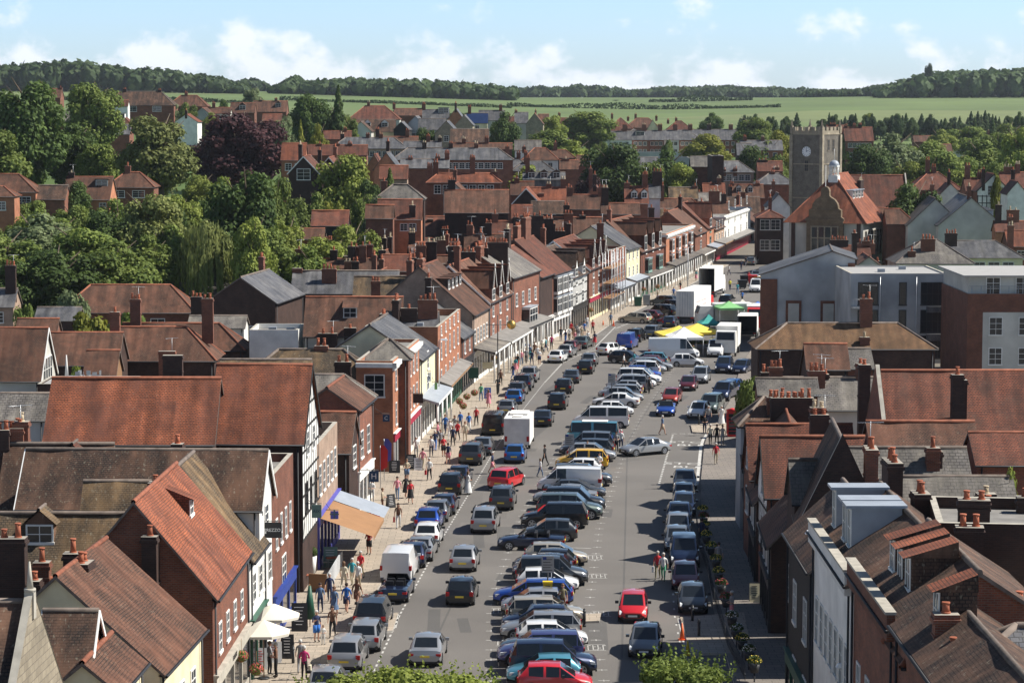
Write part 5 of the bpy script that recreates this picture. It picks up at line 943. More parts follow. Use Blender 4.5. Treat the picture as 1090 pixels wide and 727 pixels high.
# ------------------------------------------------------------------ church tower and town hall
a = 7.4; cx, cz = atY(875, 142, 515); rz = R(-38); ctr = Vector((cx, 515)) - Vector((math.cos(rz)*a/2+math.sin(rz)*a/2, math.sin(rz)*a/2-math.cos(rz)*a/2))
tower = empty('church_tower', (*ctr, 0), rz); tag(tower, 'square stone church tower with battlements, pinnacles and a clock', 'church tower')
ht = cz; h2 = a/2
m = MB(); m.box(-h2, h2, -h2, h2, 0, ht); m.obj('wall', ['flint'], tower)
m = MB()
for z in (ht*.42, ht*.72, ht-.35): m.box(-h2-.12, h2+.12, -h2-.12, h2+.12, z, z+.22)
for s in (-1, 1):
    for q in (-1, 1):
        m.box(s*h2-.35, s*h2+.35, q*h2-.35, q*h2+.35, 0, ht-.36)
m.obj('string_course', ['stone'], tower)
m = MB()
for fx in range(5):
    u = -h2+.1+fx*(a-.2-.85)/4
    for s in (-1, 1):
        m.box(u, u+.85, s*h2-.2 if s > 0 else -h2-.1, s*h2+.1 if s > 0 else -h2+.2, ht+.5, ht+1.25); m.box(s*h2-.2 if s > 0 else -h2-.1, s*h2+.1 if s > 0 else -h2+.2, u, u+.85, ht+.5, ht+1.25)
m.box(-h2-.08, h2+.08, -h2-.08, -h2+.25, ht-.13, ht+.5); m.box(-h2-.08, h2+.08, h2-.25, h2+.08, ht-.13, ht+.5); m.box(-h2-.08, -h2+.25, -h2+.25, h2-.25, ht-.13, ht+.5); m.box(h2-.25, h2+.08, -h2+.25, h2-.25, ht-.13, ht+.5)
m.obj('battlements', ['stone'], tower)
for s in (-1, 1):
    for q in (-1, 1):
        m = MB(); m.box(-.28, .28, -.28, .28, -.13, 1.5); m.cyl((0,0), .34, 1.5, 2.9, 4, r1=.03, sm=False); p = m.obj('pinnacle', ['stone'], tower); p.location = (s*(h2-.02), q*(h2-.02), ht)
def dial(parent, loc, rot, r):
    m = MB(); m.cyl((0,0), r, 0, .08, 28, 0, sm=False)
    for k in range(12):
        t = k*math.pi/6; c, s_ = math.cos(t), math.sin(t); m.quad((c*r*.7-s_*.05, s_*r*.7+c*.05, .085), (c*r*.7+s_*.05, s_*r*.7-c*.05, .085), (c*r*.93+s_*.05, s_*r*.93-c*.05, .085), (c*r*.93-s_*.05, s_*r*.93+c*.05, .085), m=1)
    m.quad((-.07,-.1,.1), (.07,-.1,.1), (.03,r*.8,.1), (-.03,r*.8,.1), m=1); m.quad((-.1,-.05,.1), (-.05,.08,.1), (r*.5,.25,.1), (r*.5,.17,.1), m=1)
    o = m.obj('clock', ['sign_white', 'sign_navy'], parent, uv=False); o.location = loc; o.rotation_euler = rot
dial(tower, (0, -h2-.02, ht-3.9), (math.pi/2, 0, 0), 1.05)
for fc in 'FB':
    for u in ((-1.0, 1.0) if fc == 'B' else (0,)): window(tower, fc, u, ht-3.6 if fc == 'B' else ht-8, .8, 2.2, a, h2, h2, mat='stone', bars=(2, 3), pane='trim', far=True)
TH = Vector(atY(879, 250, 430)[:1]+(430,)); d = Vector((math.sin(R(22)), math.cos(R(22))))
th = house(TH, TH+d*15, 17.4, 6.7, 9.8, wall='render', roof='tile_orange', ends='hg', hip=5.5, label='town hall with a steep red hipped roof, stone gable and white cupola', cat='town hall', name='town_hall', oe=.8,
   win=[('F',3.6,6,1.2,4.2,(-.44,.44),dict(mat='stone', bars=(2,5)))], dorm=[(-.35,.55,1.1,1.1,'flat',dict(cheek='white',roof='lead')),(-.08,.55,1.1,1.1,'flat',dict(cheek='white',roof='lead')),(.2,.55,1.1,1.1,'flat',dict(cheek='white',roof='lead')),(.48,.55,1.1,1.1,'flat',dict(cheek='white',roof='lead'))], ch=[(918,192,3,-2.5,2.2,dict(mat='brick_dark'))])
prof = [(-3.3,0),(-3.3,10.2),(-2.9,10.4),(-2.9,11.6),(-2.4,11.9)]+[(-2.4*math.cos(t*math.pi/8), 11.9+2.2*math.sin(t*math.pi/8)) for t in range(1, 4)]+[(-.75,14.2)]+[(-.75*math.cos(t*math.pi/6), 14.9+.85*math.sin(t*math.pi/6)) for t in range(0, 7)]
prof += [(-x, z) for x, z in prof[:9][::-1]]
m = MB(); n = len(prof)
for xx, fl in ((-8.35, 1), (-7.3, 0)):
    q = [(xx, y, z) for y, z in prof]; m.quad(*(q if fl else q[::-1]))
for i in range(n): y0, z0 = prof[i]; y1, z1 = prof[(i+1) % n]; m.quad((-8.35,y0,z0), (-7.3,y0,z0), (-7.3,y1,z1), (-8.35,y1,z1))
m.box(-8.55, -8.3, -3.5, 3.5, 9.7, 10.1); m.box(-8.5, -8.3, -2.9, 2.9, 11.5, 11.7)
m.obj('stone_gable', ['stone_brown_shaded'], th)
m = MB(); m.box(-8.42, -8.36, -2.3, 2.3, 3.4, 8.6); m.obj('gable_window', ['glass'], th, uv=False)
m = MB()
for y in (-2.4, -1.2, 0, 1.2, 2.4): m.box(-8.5, -8.36, y-.12, y+.12, 3.2, 8.8)
for z in (3.2, 6.6, 8.6): m.box(-8.49, -8.37, -2.4, 2.4, z, z+.2)
m.obj('gable_window_frame', ['stone'], th)
for s in (-1, 1): m = MB(); m.box(-7.62, -7.5, s*5.9-.35, s*5.9+.35, 0, 9.3); m.obj('brick_pilaster', ['brick_dark'], th)
m = MB(); q0 = 17.0
m.box(-1.1, 1.1, -1.1, 1.1, q0-1, q0+1.1); m.cyl((0,0), 1.3, q0+1.1, q0+1.3, 8, sm=False); m.cyl((0,0), 1.3, q0+3.1, q0+3.45, 8, sm=False)
for k in range(8): t = k*math.pi/4+math.pi/8; m.cyl((1.0*math.cos(t), 1.0*math.sin(t)), .14, q0+1.3, q0+3.1, 8)
for k in range(6): r0 = 1.2*math.cos(k*math.pi/12); r1 = 1.2*math.cos((k+1)*math.pi/12); m.cyl((0,0), r0, q0+3.45+1.2*math.sin(k*math.pi/12), q0+3.45+1.2*math.sin((k+1)*math.pi/12), 12, 1, r1=r1, cap=False)
m.cyl((0,0), .05, q0+4.5, q0+7.2, 6); o = m.obj('cupola', ['white', 'lead'], th); o.scale = (.78, .78, .78); o.location = (-2.2, 0, q0*.22-.4)
m = MB(); m.tube((0,0,0), (0,0,9), .07, .04); o = m.obj('flagpole', ['white'], th); o.location = (-8.0, 0, 10.5)

# ------------------------------------------------------------------ trees
def leafmesh(name, pts, mat):
    """pts: (centre, normal, size, stretch) -> one small bent leaf spray each"""
    V = []; Fc = []
    for c, n, s, st in pts:
        n = n.normalized() if n.length > 1e-4 else Vector((0,0,1)); u = n.orthogonal().normalized(); w = n.cross(u); t = rnd.random()*6.28
        if st != 1: w = Vector((0,0,1)); u = n.cross(w); u = u.normalized() if u.length > .1 else Vector((1,0,0)); t = rnd.uniform(-.3,.3)
        e1 = (u*math.cos(t)+w*math.sin(t))*s*.5; e2 = (w*math.cos(t)-u*math.sin(t))*s*.5*st; i = len(V)
        V += [tuple(c-e1*.9-e2*.5), tuple(c+e1*.3-e2), tuple(c+e1+e2*.4+n*s*.12), tuple(c-e1*.4+e2)]; Fc.append((i, i+1, i+2, i+3))
    me = bpy.data.meshes.new(name); me.from_pydata(V, [], Fc); me.materials.append(M[mat]); return me
def rv(): 
    while True:
        v = Vector((rnd.uniform(-1,1), rnd.uniform(-1,1), rnd.uniform(-1,1)))
        if .05 < v.length < 1: return v.normalized()
def lobed(rx, z0, z1, nl, per, s, lr=(.26,.42), low=.15):
    P_ = []; cz = (z0+z1)/2; hz = (z1-z0)/2
    for k in range(nl):
        d = rv(); f = rnd.uniform(.45, .78); c = Vector((d.x*rx*f, d.y*rx*f, cz+d.z*hz*f)); r = rx*rnd.uniform(*lr)
        if k == 0: c = Vector((0,0,cz)); r = rx*.62
        for _ in range(int(per*(r/rx/.34)**2)):
            e = rv(); 
            if e.z < -.5 and rnd.random() < .6: continue
            rr = r*(rnd.random()**.35)*rnd.uniform(.85, 1.12); P_.append((c+Vector((e.x*rr, e.y*rr, e.z*rr*.85)), (e+rv()*.8+Vector((0,0,.5))), s*rnd.uniform(.7,1.3), 1))
    return P_
CR = {}
for i in range(4): CR['oak', i] = leafmesh('crown', lobed(4, .6, 10, 32, 560, .31), 'leaf_mid')
for i in range(3): CR['bush', i] = leafmesh('crown', lobed(1.6, .1, 3, 14, 260, .22, (.3,.5)), 'leaf_mid')
for i in range(2):
    P_ = []
    for k in range(4200):
        t = rnd.random()**.75; z = 10*(1-t)+.2; br = 2.3*t**.85*(1+.18*math.sin(z*5+i)); an = rnd.random()*6.28; rr = br*rnd.uniform(.55,1.05)*(1+.15*math.sin(an*5+z*3)); c = Vector((rr*math.cos(an), rr*math.sin(an), z)); P_.append((c, Vector((math.cos(an), math.sin(an), .6))+rv()*.6, rnd.uniform(.25,.5), 1))
    CR['conifer', i] = leafmesh('crown', P_, 'leaf_dark')
for i in range(2):
    P_ = lobed(3.6, 3.5, 9.8, 16, 260, .32)
    for k in range(330):
        an = rnd.random()*6.28; f = rnd.uniform(.45, 1.05); x, y = 4*f*math.cos(an), 4*f*math.sin(an); zt = 9.6*(1-.38*f*f)+rnd.uniform(-.6,.3); ln = rnd.uniform(2.2, 6)
        for q in range(int(ln/.24)):
            z = zt-q*.24
            if z < .6: break
            P_.append((Vector((x+rnd.uniform(-.14,.14)+.12*q*.24*math.cos(an), y+rnd.uniform(-.14,.14)+.12*q*.24*math.sin(an), z)), Vector((math.cos(an), math.sin(an), .25))+rv()*.5, rnd.uniform(.16,.26), 2.2))
    CR['weep', i] = leafmesh('crown', P_, 'leaf_light')
def trunkmesh(h, r, top):
    m = MB(); m.tube((0,0,-.3), (0,0,h*.55), r, r*.7, 8); m.tube((0,0,h*.55), (.1,0,top), r*.7, r*.15, 8)
    for k in range(6):
        an = k*1.05+.3; z = h*(.4+.07*k); m.tube((0,0,z), (math.cos(an)*h*.22, math.sin(an)*h*.22, z+h*.22), r*.38, r*.08, 5)
    return m.data('trunk', ['bark'], False)
TR = {'oak': trunkmesh(10, .36, 8.2), 'conifer': trunkmesh(9, .2, 9.3), 'weep': trunkmesh(9, .34, 8)}
_tn = 0
def tree(px, pytop, wpx, Y, kind, mat, label, group=None, name=None, zb=None, cat=None, dens=0, zrot=None):
    global _tn
    x, zt = atY(px, pytop, Y); zb = T(x, Y) if zb is None else zb; h = max(zt-zb, 1.0); w_ = wpx*Y/F
    _tn += 1; n = len([k for k in CR if k[0] == kind]); cm = CR[kind, _tn % n]
    nm = name or {'oak': 'tree', 'conifer': 'conifer', 'weep': 'weeping_tree', 'bush': 'bush'}[kind]
    root = empty(nm, (x, Y, zb), rnd.random()*6.28); tag(root, label, cat or ('bush' if kind == 'bush' else 'tree'), group)
    bw, bh = {'oak': (7.3, 9.7), 'conifer': (4.4, 10.2), 'weep': (7.9, 9.8), 'bush': (3.3, 3.0)}[kind]
    c = link('crown', cm, root); c.scale = (w_/bw, w_/bw, h/bh); objmat(c, [mat])
    if kind in TR: t = link('trunk', TR[kind], root); t.scale = (w_/bw, w_/bw, h/bh)
    else:
        if 'stem' not in _win: mm = MB(); [mm.tube((0,0,-.1), (.5*math.cos(k*2.1), .5*math.sin(k*2.1), 1.6), .05, .02, 5) for k in range(5)]; _win['stem'] = mm.data('stem', ['bark'], False)
        t = link('stem', _win['stem'], root); t.scale = (w_/bw, w_/bw, h/bh)
    return root
TD = [
 (30,82,80,470,'oak','leaf_dark','huge dark green tree rising to the fields at the left'), (-8,130,80,430,'oak','leaf_mid','green tree cut by the left edge below the huge dark one'),
 (97,87,62,560,'oak','leaf_mid','broad green tree right of the huge dark one'), (75,132,62,480,'oak','leaf_dark','dark spreading tree in front of the slate roof, left'), (105,150,52,470,'oak','leaf_mid','mid green tree between the dark spreading tree and the birch'),
 (170,121,84,460,'oak','leaf_olive','large drooping pale tree left of the copper beech'), (255,119,92,500,'oak','leaf_copper','big purple copper beech'), (228,134,60,520,'oak','leaf_copper','smaller purple beech joined to the left of the big one'),
 (262,178,82,345,'oak','leaf_dark','tall very dark tree in front of the copper beech'), (292,186,50,350,'oak','leaf_mid','tall green tree at the right flank of the very dark one'), (212,186,50,440,'oak','leaf_light','bright green rounded tree below the drooping one'), (236,190,30,430,'bush','leaf_light','small bright green shrub beside the rounded tree'),
 (217,228,62,325,'weep','leaf_olive','weeping willow over the small red roof'), (158,204,80,350,'oak','leaf_olive','yellow green willow like tree in the middle of the left wood'), (190,206,50,370,'oak','leaf_light','light tree between the willow and the bright rounded tree'), (125,212,60,370,'oak','leaf_mid','rounded tree in front of the hipped bungalow'), (78,190,38,398,'oak','leaf_dark','small dark tree in front of the chalet bungalow'), (30,212,46,385,'oak','leaf_mid','green tree beside the orange brick house'),
 (102,214,24,392,'bush','leaf_dark','dark clipped shrub before the bungalow wall'), (38,228,110,340,'oak','leaf_pale','wide pale green tree at the left edge'), (5,246,80,330,'oak','leaf_mid','green tree low at the left edge'), (85,240,90,330,'oak','leaf_mid','round topped tree right of the wide pale one'), (120,256,86,318,'oak','leaf_mid','tree above the long brown hipped roof, left part'), (155,250,70,325,'oak','leaf_mid','tree above the long brown hipped roof, right part'), (60,262,90,312,'oak','leaf_dark','dark hollow tree behind the pale round bush'), (10,275,80,310,'oak','leaf_dark','dark tree by the slate roofed pinkish house'),
 (62,232,60,360,'oak','leaf_mid','green tree in the heart of the left wood'), (180,240,60,345,'oak','leaf_mid','green tree left of the weeping willow'), (278,240,70,330,'oak','leaf_mid','green tree below the very dark one'), (305,232,60,345,'oak','leaf_light','light green tree by the dark gabled house'), (250,255,50,330,'oak','leaf_dark','dark green tree right of the weeping willow'), (330,262,60,330,'oak','leaf_mid','garden tree behind the low brown roof with paired chimneys'), (375,236,60,355,'oak','leaf_light','fresh green garden tree right of the boarded barn'), (350,250,60,340,'oak','leaf_light','fresh green garden tree below the boarded barn'),
 (366,163,68,425,'oak','leaf_light','round olive green tree in front of the dark brick gables'), (335,205,46,400,'oak','leaf_mid','garden tree left of the yellow shrub'), (355,204,28,395,'bush','leaf_yellow','yellow shrub under the round olive tree'), (385,205,36,400,'oak','leaf_mid','small garden tree right of the yellow shrub'), (402,208,40,385,'oak','leaf_pale','thin pale grey leaved tree beside the small worn roof'), (415,180,34,415,'conifer','leaf_mid','narrow green tree in front of the pink brick house'), (320,208,50,400,'oak','leaf_mid','garden tree below the pair of dark gables'), (395,188,36,415,'oak','leaf_dark','darker garden tree right of the round olive one'),
 (330,99,42,650,'oak','leaf_dark','dark round tree left of the tall conifer'), (360,91,26,650,'conifer','leaf_dark','tall pointed conifer on the skyline of the left houses'), (348,112,30,655,'oak','leaf_dark','dark tree tucked under the tall conifer'), (300,122,34,560,'oak','leaf_pale','pale green tree right of the copper beech'), (320,128,18,560,'conifer','leaf_yellow','narrow golden conifer, left of two'), (338,132,26,555,'oak','leaf_yellow','golden green tree, right of the narrow conifer'), (371,120,24,660,'oak','leaf_mid','green tree by the red hipped roof'),
 (268,93,26,900,'oak','leaf_pale','pale tree against the far field above the copper beech'), (238,106,14,820,'oak','leaf_dark','small dark tree between hillside houses'), (225,120,24,700,'oak','leaf_light','light green tree below the lilac gable'), (200,108,20,740,'oak','leaf_mid','small tree hiding part of the hillside houses'), (182,110,20,760,'oak','leaf_pale','pale small tree at the end of the hillside terrace'), (133,128,18,660,'bush','leaf_yellow','yellow bush below the white dormer'),
 (538,119,38,720,'oak','leaf_dark','dark round tree beside the rooflight house'), (626,117,60,900,'oak','leaf_mid','large round tree left of the far slate terrace'), (588,122,30,880,'oak','leaf_light','light green tree left of the large round one'), (585,138,62,760,'oak','leaf_mid','green tree belt below the large round tree, left'), (612,150,50,680,'oak','leaf_light','green trees beside the modern grey building'), (452,134,24,680,'oak','leaf_dark','ivy dark tree in front of the pale blue gable'), (463,137,16,680,'bush','leaf_dark','dark shrub right of the ivy dark tree'),
 (654,151,66,560,'oak','leaf_dark','dark yew like tree in the town centre'), (712,160,60,580,'oak','leaf_dark','dark green tree right of the yew like one'), (692,170,44,560,'oak','leaf_mid','mid green tree between the two dark town trees'), (724,172,40,560,'oak','leaf_light','light leaved tree beside the grey gabled house'), (752,142,52,780,'oak','leaf_yellow','yellow green round tree under the far terrace'), (757,120,26,1080,'oak','leaf_dark','dark ragged tree above the far terrace'), (712,150,16,800,'bush','leaf_mid','small tree before the white painted terrace house'),
 (605,176,26,560,'oak','leaf_mid','small tree by the tall brick pier'), (628,186,30,520,'oak','leaf_copper','purple leaved small tree left of the yew like one'), (560,176,60,560,'oak','leaf_light','bright hedge like tree behind the dark modern hall'), (640,150,20,760,'oak','leaf_mid','small tree before the concrete garages'),
 (802,124,44,900,'oak','leaf_mid','round tree between the terraces and the field, right of centre'), (830,138,36,720,'oak','leaf_yellow','yellow green tree left of the church tower'), (818,150,40,690,'oak','leaf_mid','green tree left of the church tower base'), (798,152,34,640,'oak','leaf_dark','dark tree in front of the slate roofed brick terrace'), (845,140,30,760,'oak','leaf_light','light tree just left of the tower top'),
 (925,152,46,600,'oak','leaf_dark','dark tree just right of the church cupola'), (950,142,66,640,'oak','leaf_pale','large pale green tree right of the church tower'), (985,148,60,650,'oak','leaf_mid','green tree right of the large pale one'), (965,170,44,560,'oak','leaf_light','round bright tree over the church roof end'), (1010,160,56,620,'oak','leaf_mid','green tree above the red hipped house'), (1045,150,66,640,'oak','leaf_mid','big round tree on the right hillside'), (1020,178,46,540,'oak','leaf_light','light tree between the red roofs on the right'), (1084,134,50,620,'oak','leaf_light','tree cut by the right edge above the red roofs'), (1062,172,40,560,'oak','leaf_mid','tree behind the timbered gable'), (985,168,40,560,'oak','leaf_mid','low tree left of the red hipped house'),
 (974,192,58,440,'oak','leaf_dark','very dark round tree before the grey gables'), (1056,140,30,800,'oak','leaf_mid','tree near the right valley houses'), (1030,134,46,900,'oak','leaf_mid','tree group member above the valley houses, left'), (1000,138,40,880,'oak','leaf_light','light tree beside the pale low valley house'), (1075,130,40,900,'oak','leaf_mid','tree group member above the valley houses, right'), (924,120,16,1180,'oak','leaf_light','small round light tree among the dark conifer row'), (900,142,30,760,'oak','leaf_mid','tree against the red terrace behind the church'), (1060,188,20,480,'bush','leaf_yellow','yellow green bush below the timbered gable'),
 (75,300,40,292,'bush','leaf_pale','pale green round bush before the long brown hipped roof'), (93,329,54,258,'bush','leaf_yellow','bright yellow bush in front of the brown roofs'), (140,334,60,262,'bush','leaf_mid','green shrubs under the long brown hipped roof, left'), (168,336,34,262,'bush','leaf_mid','green shrubs under the long brown hipped roof, right'), (28,322,30,285,'bush','leaf_mid','green shrub beside the slate shed'), (80,392,22,212,'bush','leaf_light','potted shrub on the roof terrace'), (798,392,34,212,'bush','leaf_mid','green bush at the corner by the golden brown roof'), (1078,500,40,128,'oak','leaf_light','young bright green tree at the right edge among roofs'), (1062,140,30,760,'oak','leaf_mid','small tree on the far right slope'),
 (471,243,22,405,'bush','leaf_light','small green shrub by the very broad brown roof')]
for t in TD: tree(*t)
def foretop(pts, label, mat='leaf_mid', name='treetop'):   # crowns of near trees, only the tops in view
    for (px, py, wpx, Y), lb in zip(pts, label):
        x, zt = atY(px, py, Y); w_ = wpx*Y/F; root = empty('tree', (x, Y, 0), 0); tag(root, lb, 'tree'); L_ = []
        for k in range(26):
            d = rv(); c = Vector((d.x*w_*.34, d.y*w_*.34, zt-w_*.42+abs(d.z)*w_*.2)); r = w_*rnd.uniform(.1,.2)
            for _ in range(420):
                e = rv(); q = r*rnd.random()**.4; L_.append((c+e*q, e+rv()*.7+Vector((0,0,.4)), rnd.uniform(.10,.2), 1))
        for k in range(60):   # shoots standing above the crown
            d = rv(); b = Vector((d.x*w_*.45, d.y*w_*.45, zt-w_*.3)); t_ = b+Vector((d.x*.3, d.y*.3, rnd.uniform(.3,.9)))
            for q in range(9): L_.append((b.lerp(t_, q/8)+rv()*.06, rv(), rnd.uniform(.08,.15), 1))
        c = link('crown', leafmesh('crown', L_, mat), root); m = MB(); m.tube((0,0,-.2), (0,0,zt-w_*.3), .3, .1, 8)
        for k in range(7): m.tube((0,0,zt-w_*.8), (w_*.36*math.cos(k*.9), w_*.36*math.sin(k*.9), zt-w_*.35), .1, .03, 5)
        m.obj('trunk', ['bark'], root, uv=False)
foretop([(362,712,92,88), (430,703,108,86), (492,712,80,90)], ['sparse leafy treetop at the bottom edge, left of three', 'leafy treetop at the bottom edge, tallest of three', 'leafy treetop at the bottom edge, right of three'], 'leaf_light')
foretop([(712,696,66,92), (748,706,60,90)], ['dense green treetop in front of the grey hatchback at the bottom', 'dense green treetop at the bottom, right of its neighbour'])
# conifer row on the slope
for i in range(78):
    px = 788+i*3.95+rnd.uniform(-1.5,1.5)
    if 850 < px < 872: continue
    tree(px, 126+rnd.uniform(-6,4)-(3 if px > 1030 else 0), rnd.uniform(9,15), 1150+rnd.uniform(-30,30), 'conifer' if rnd.random() < .6 else 'oak', 'leaf_far' if rnd.random() < .6 else 'leaf_dark', f'small dark conifer in the row below the field, {"left of the church tower" if px < 850 else ("just right of the church tower" if px < 940 else ("middle part" if px < 1010 else "under the big dark wood"))}', group='row of dark conifers on the right hillside')
# far woods: too many trees to count
def onT(px, py):
    dx, dy, dz = ray(px, py); Y = 250.
    while Y < 5000 and H+dz/dy*Y > T(dx/dy*Y, Y): Y += 4
    return dx/dy*Y, Y
def wood(label, outline, Y0, rows, dY, wid, label2=None):
    V = []; Fc = []; S = []
    ico = bmesh_ico()
    px = outline[0][0]
    while px < outline[-1][0]:
        for r in range(rows):
            Y = Y0+r*dY+rnd.uniform(-12,12); p = px+rnd.uniform(-3,3); yt = pl(outline, p)+rnd.uniform(-1.3,1.5)+(rows-1-r)*.9
            x, zt = atY(p, yt, Y); zb = T(x, Y); h = max(6, min(zt-zb, 34)); zt = zb+h; w_ = wid*rnd.uniform(.7,1.25); c = Vector((x, Y, zt-h*.5)); i = len(V)
            for v in ico[0]: q = 1+.18*noise.noise(Vector(v)*2+c*.1); V.append((c.x+v[0]*w_*.44*q, c.y+v[1]*w_*.44*q, c.z+v[2]*h*.46*q))
            for f in ico[1]: Fc.append(tuple(i+k for k in f))
            for _ in range(46):
                e = rv(); s = w_*rnd.uniform(.09,.17); n = (e+rv()*.6).normalized(); u = n.orthogonal().normalized()*s; w2 = n.cross(u); b = c+Vector((e.x*w_*.5, e.y*w_*.5, e.z*h*.5)); i = len(V); V += [tuple(b-u-w2), tuple(b+u-w2), tuple(b+u+w2), tuple(b-u+w2)]; Fc.append((i,i+1,i+2,i+3))
        px += wid*F/Y0*.55
    me = bpy.data.meshes.new('wood'); me.from_pydata(V, [], Fc); me.materials.append(M['leaf_far']); o = link('wood', me); tag(o, label, 'wood', kind='stuff')
def bmesh_ico():
    import bmesh
    b = bmesh.new(); bmesh.ops.create_icosphere(b, subdivisions=2, radius=1); r = ([tuple(v.co) for v in b.verts], [tuple(v.index for v in f.verts) for f in b.faces]); b.free(); return r
wood('long dark wood along the hilltop on the left skyline', [(-60,70),(20,68),(70,63),(120,70),(170,74),(230,82),(256,91),(264,96)], 1980, 5, 35, 15)
wood('small distant wood on the skyline between the two long woods', [(236,88),(270,84),(285,92),(298,96)], 2500, 2, 40, 15)
wood('long level wood in the left centre of the skyline', [(296,96),(300,86),(312,81),(325,86),(380,83),(450,85),(520,90),(546,93),(550,99)], 2020, 5, 35, 14)
wood('hazy far wood along the centre skyline', [(540,96),(600,92),(640,91),(665,97),(700,93),(760,92),(830,94),(890,96)], 3050, 4, 50, 20)
wood('sloping wood falling left from the big right hand wood', [(862,103),(900,96),(950,90)], 2420, 4, 35, 14)
wood('big dark wood on the hill at the right skyline', [(940,97),(950,90),(975,79),(1000,76),(1045,74),(1090,72),(1150,70)], 2130, 6, 35, 16)
tree(989, 67, 9, 2160, 'oak', 'leaf_far', 'lone spindly tree standing above the right hand wood')
tree(656, 108, 7, 2250, 'bush', 'leaf_far', 'small round field tree in the centre, left of two'); tree(700, 110, 6, 2250, 'bush', 'leaf_far', 'small round field tree in the centre, right of two')
def hedge(label, pr, Y, h, w_):
    xa, xb = [(p-545)/F*Y for p in pr]; o0 = Vector(((xa+xb)/2, Y, 0)); L_ = []
    for k in range(int((xb-xa)/w_*60)):
        x = rnd.uniform(xa, xb); y = Y+25*noise.noise(Vector((x*.004, 3, 1)))*2+rnd.uniform(-w_, w_)*.4; hh = h*(.5+1.2*max(0, noise.noise(Vector((x*.03, y*.01, 1))))); L_.append((Vector((x, y, T(x, y)+rnd.random()*hh))-o0, rv()+Vector((0,0,.4)), w_*rnd.uniform(.18,.36), 1))
    o = link('hedge', leafmesh('hedge', L_, 'leaf_far'), None, tuple(o0)); tag(o, label, 'hedge')
hedge('dark hedge running along the top of the centre field', (540,830), 1760, 3.2, 5)
hedge('hedge under the left hand hilltop wood', (55,265), 1560, 3, 5)
hedge('thin hedge across the field under the level wood', (300,545), 1700, 3, 5)
hedge('second thin hedge lower down the left centre field', (400,548), 1380, 2.6, 5)
hedge('hedge below the dark conifer row', (880,1040), 1060, 2.5, 4)
hedge('scrubby hedge along the centre field corner', (690,800), 2150, 5, 6)
for i in range(14):
    px = 12+i*21+rnd.uniform(-8,8)
    if 300 < px: break
    tree(px, rnd.choice((214,226,238,252,266))+rnd.uniform(-5,5), rnd.uniform(40,66), rnd.uniform(318,392), 'oak', rnd.choice(('leaf_mid','leaf_mid','leaf_dark','leaf_light')), f'green tree of the crowded left wood, {["leftmost","second","third","fourth","fifth","sixth","seventh","eighth","ninth","tenth","eleventh","twelfth","thirteenth","last"][min(i,13)]} along it from the left edge', group='crowded trees of the left hand wood')
# ------------------------------------------------------------------ vehicles
PAINT = dict(silver=(.33,.335,.34), grey=(.16,.17,.18), dark_grey=(.06,.065,.07), black=(.012,.012,.014), navy=(.012,.022,.06), blue=(.01,.10,.34), white=(.74,.74,.73), red=(.55,.015,.02), maroon=(.13,.015,.02), pale_blue=(.10,.35,.45), yellow=(.75,.42,.01), beige=(.47,.42,.33), green_grey=(.09,.12,.11), violet_blue=(.07,.08,.22), teal=(.03,.07,.09), orange_red=(.42,.05,.03), bright_blue=(.015,.07,.38))
for k, c in PAINT.items():
    plain('paint_'+k, c, .32, .02, 1, .05, metal=(.0 if k in ('white','red','yellow') else .45), spec=.5, coat=1)
KINDS = dict(
 hatchback=dict(L=4.0, W=1.74, H=1.48, cowl=1.0, hz=.93, at=1.72, ct=3.40, rb=3.82, rz=1.0, rw=0),
 saloon=dict(L=4.6, W=1.80, H=1.44, cowl=1.25, hz=.90, at=2.0, ct=3.35, rb=4.0, rz=.98, rw=0),
 estate=dict(L=4.6, W=1.80, H=1.50, cowl=1.15, hz=.92, at=1.9, ct=4.1, rb=4.45, rz=1.0, rw=1),
 people_carrier=dict(L=4.4, W=1.82, H=1.64, cowl=.92, hz=1.02, at=1.75, ct=3.95, rb=4.28, rz=1.1, rw=1),
 off_roader=dict(L=4.6, W=1.90, H=1.76, cowl=1.2, hz=1.08, at=1.8, ct=4.2, rb=4.48, rz=1.15, rw=1, lift=.06),
 city_car=dict(L=3.5, W=1.65, H=1.48, cowl=.72, hz=.93, at=1.4, ct=3.0, rb=3.38, rz=.98, rw=0),
 van=dict(L=5.0, W=1.98, H=2.0, cowl=.75, hz=1.18, at=1.5, ct=4.88, rb=4.95, rz=1.2, rw=1, van=1),
 large_van=dict(L=6.2, W=2.05, H=2.55, cowl=.8, hz=1.3, at=1.6, ct=6.1, rb=6.17, rz=1.3, rw=1, van=1),
 minibus=dict(L=5.0, W=1.95, H=2.0, cowl=.75, hz=1.15, at=1.5, ct=4.85, rb=4.95, rz=1.2, rw=1),
 camper=dict(L=4.6, W=1.78, H=2.0, cowl=.18, hz=1.1, at=.5, ct=4.4, rb=4.55, rz=1.15, rw=1),
 convertible=dict(L=4.4, W=1.78, H=1.34, cowl=1.25, hz=.88, at=1.75, ct=3.3, rb=3.5, rz=.92, rw=0, open=1),
)
_car = {}
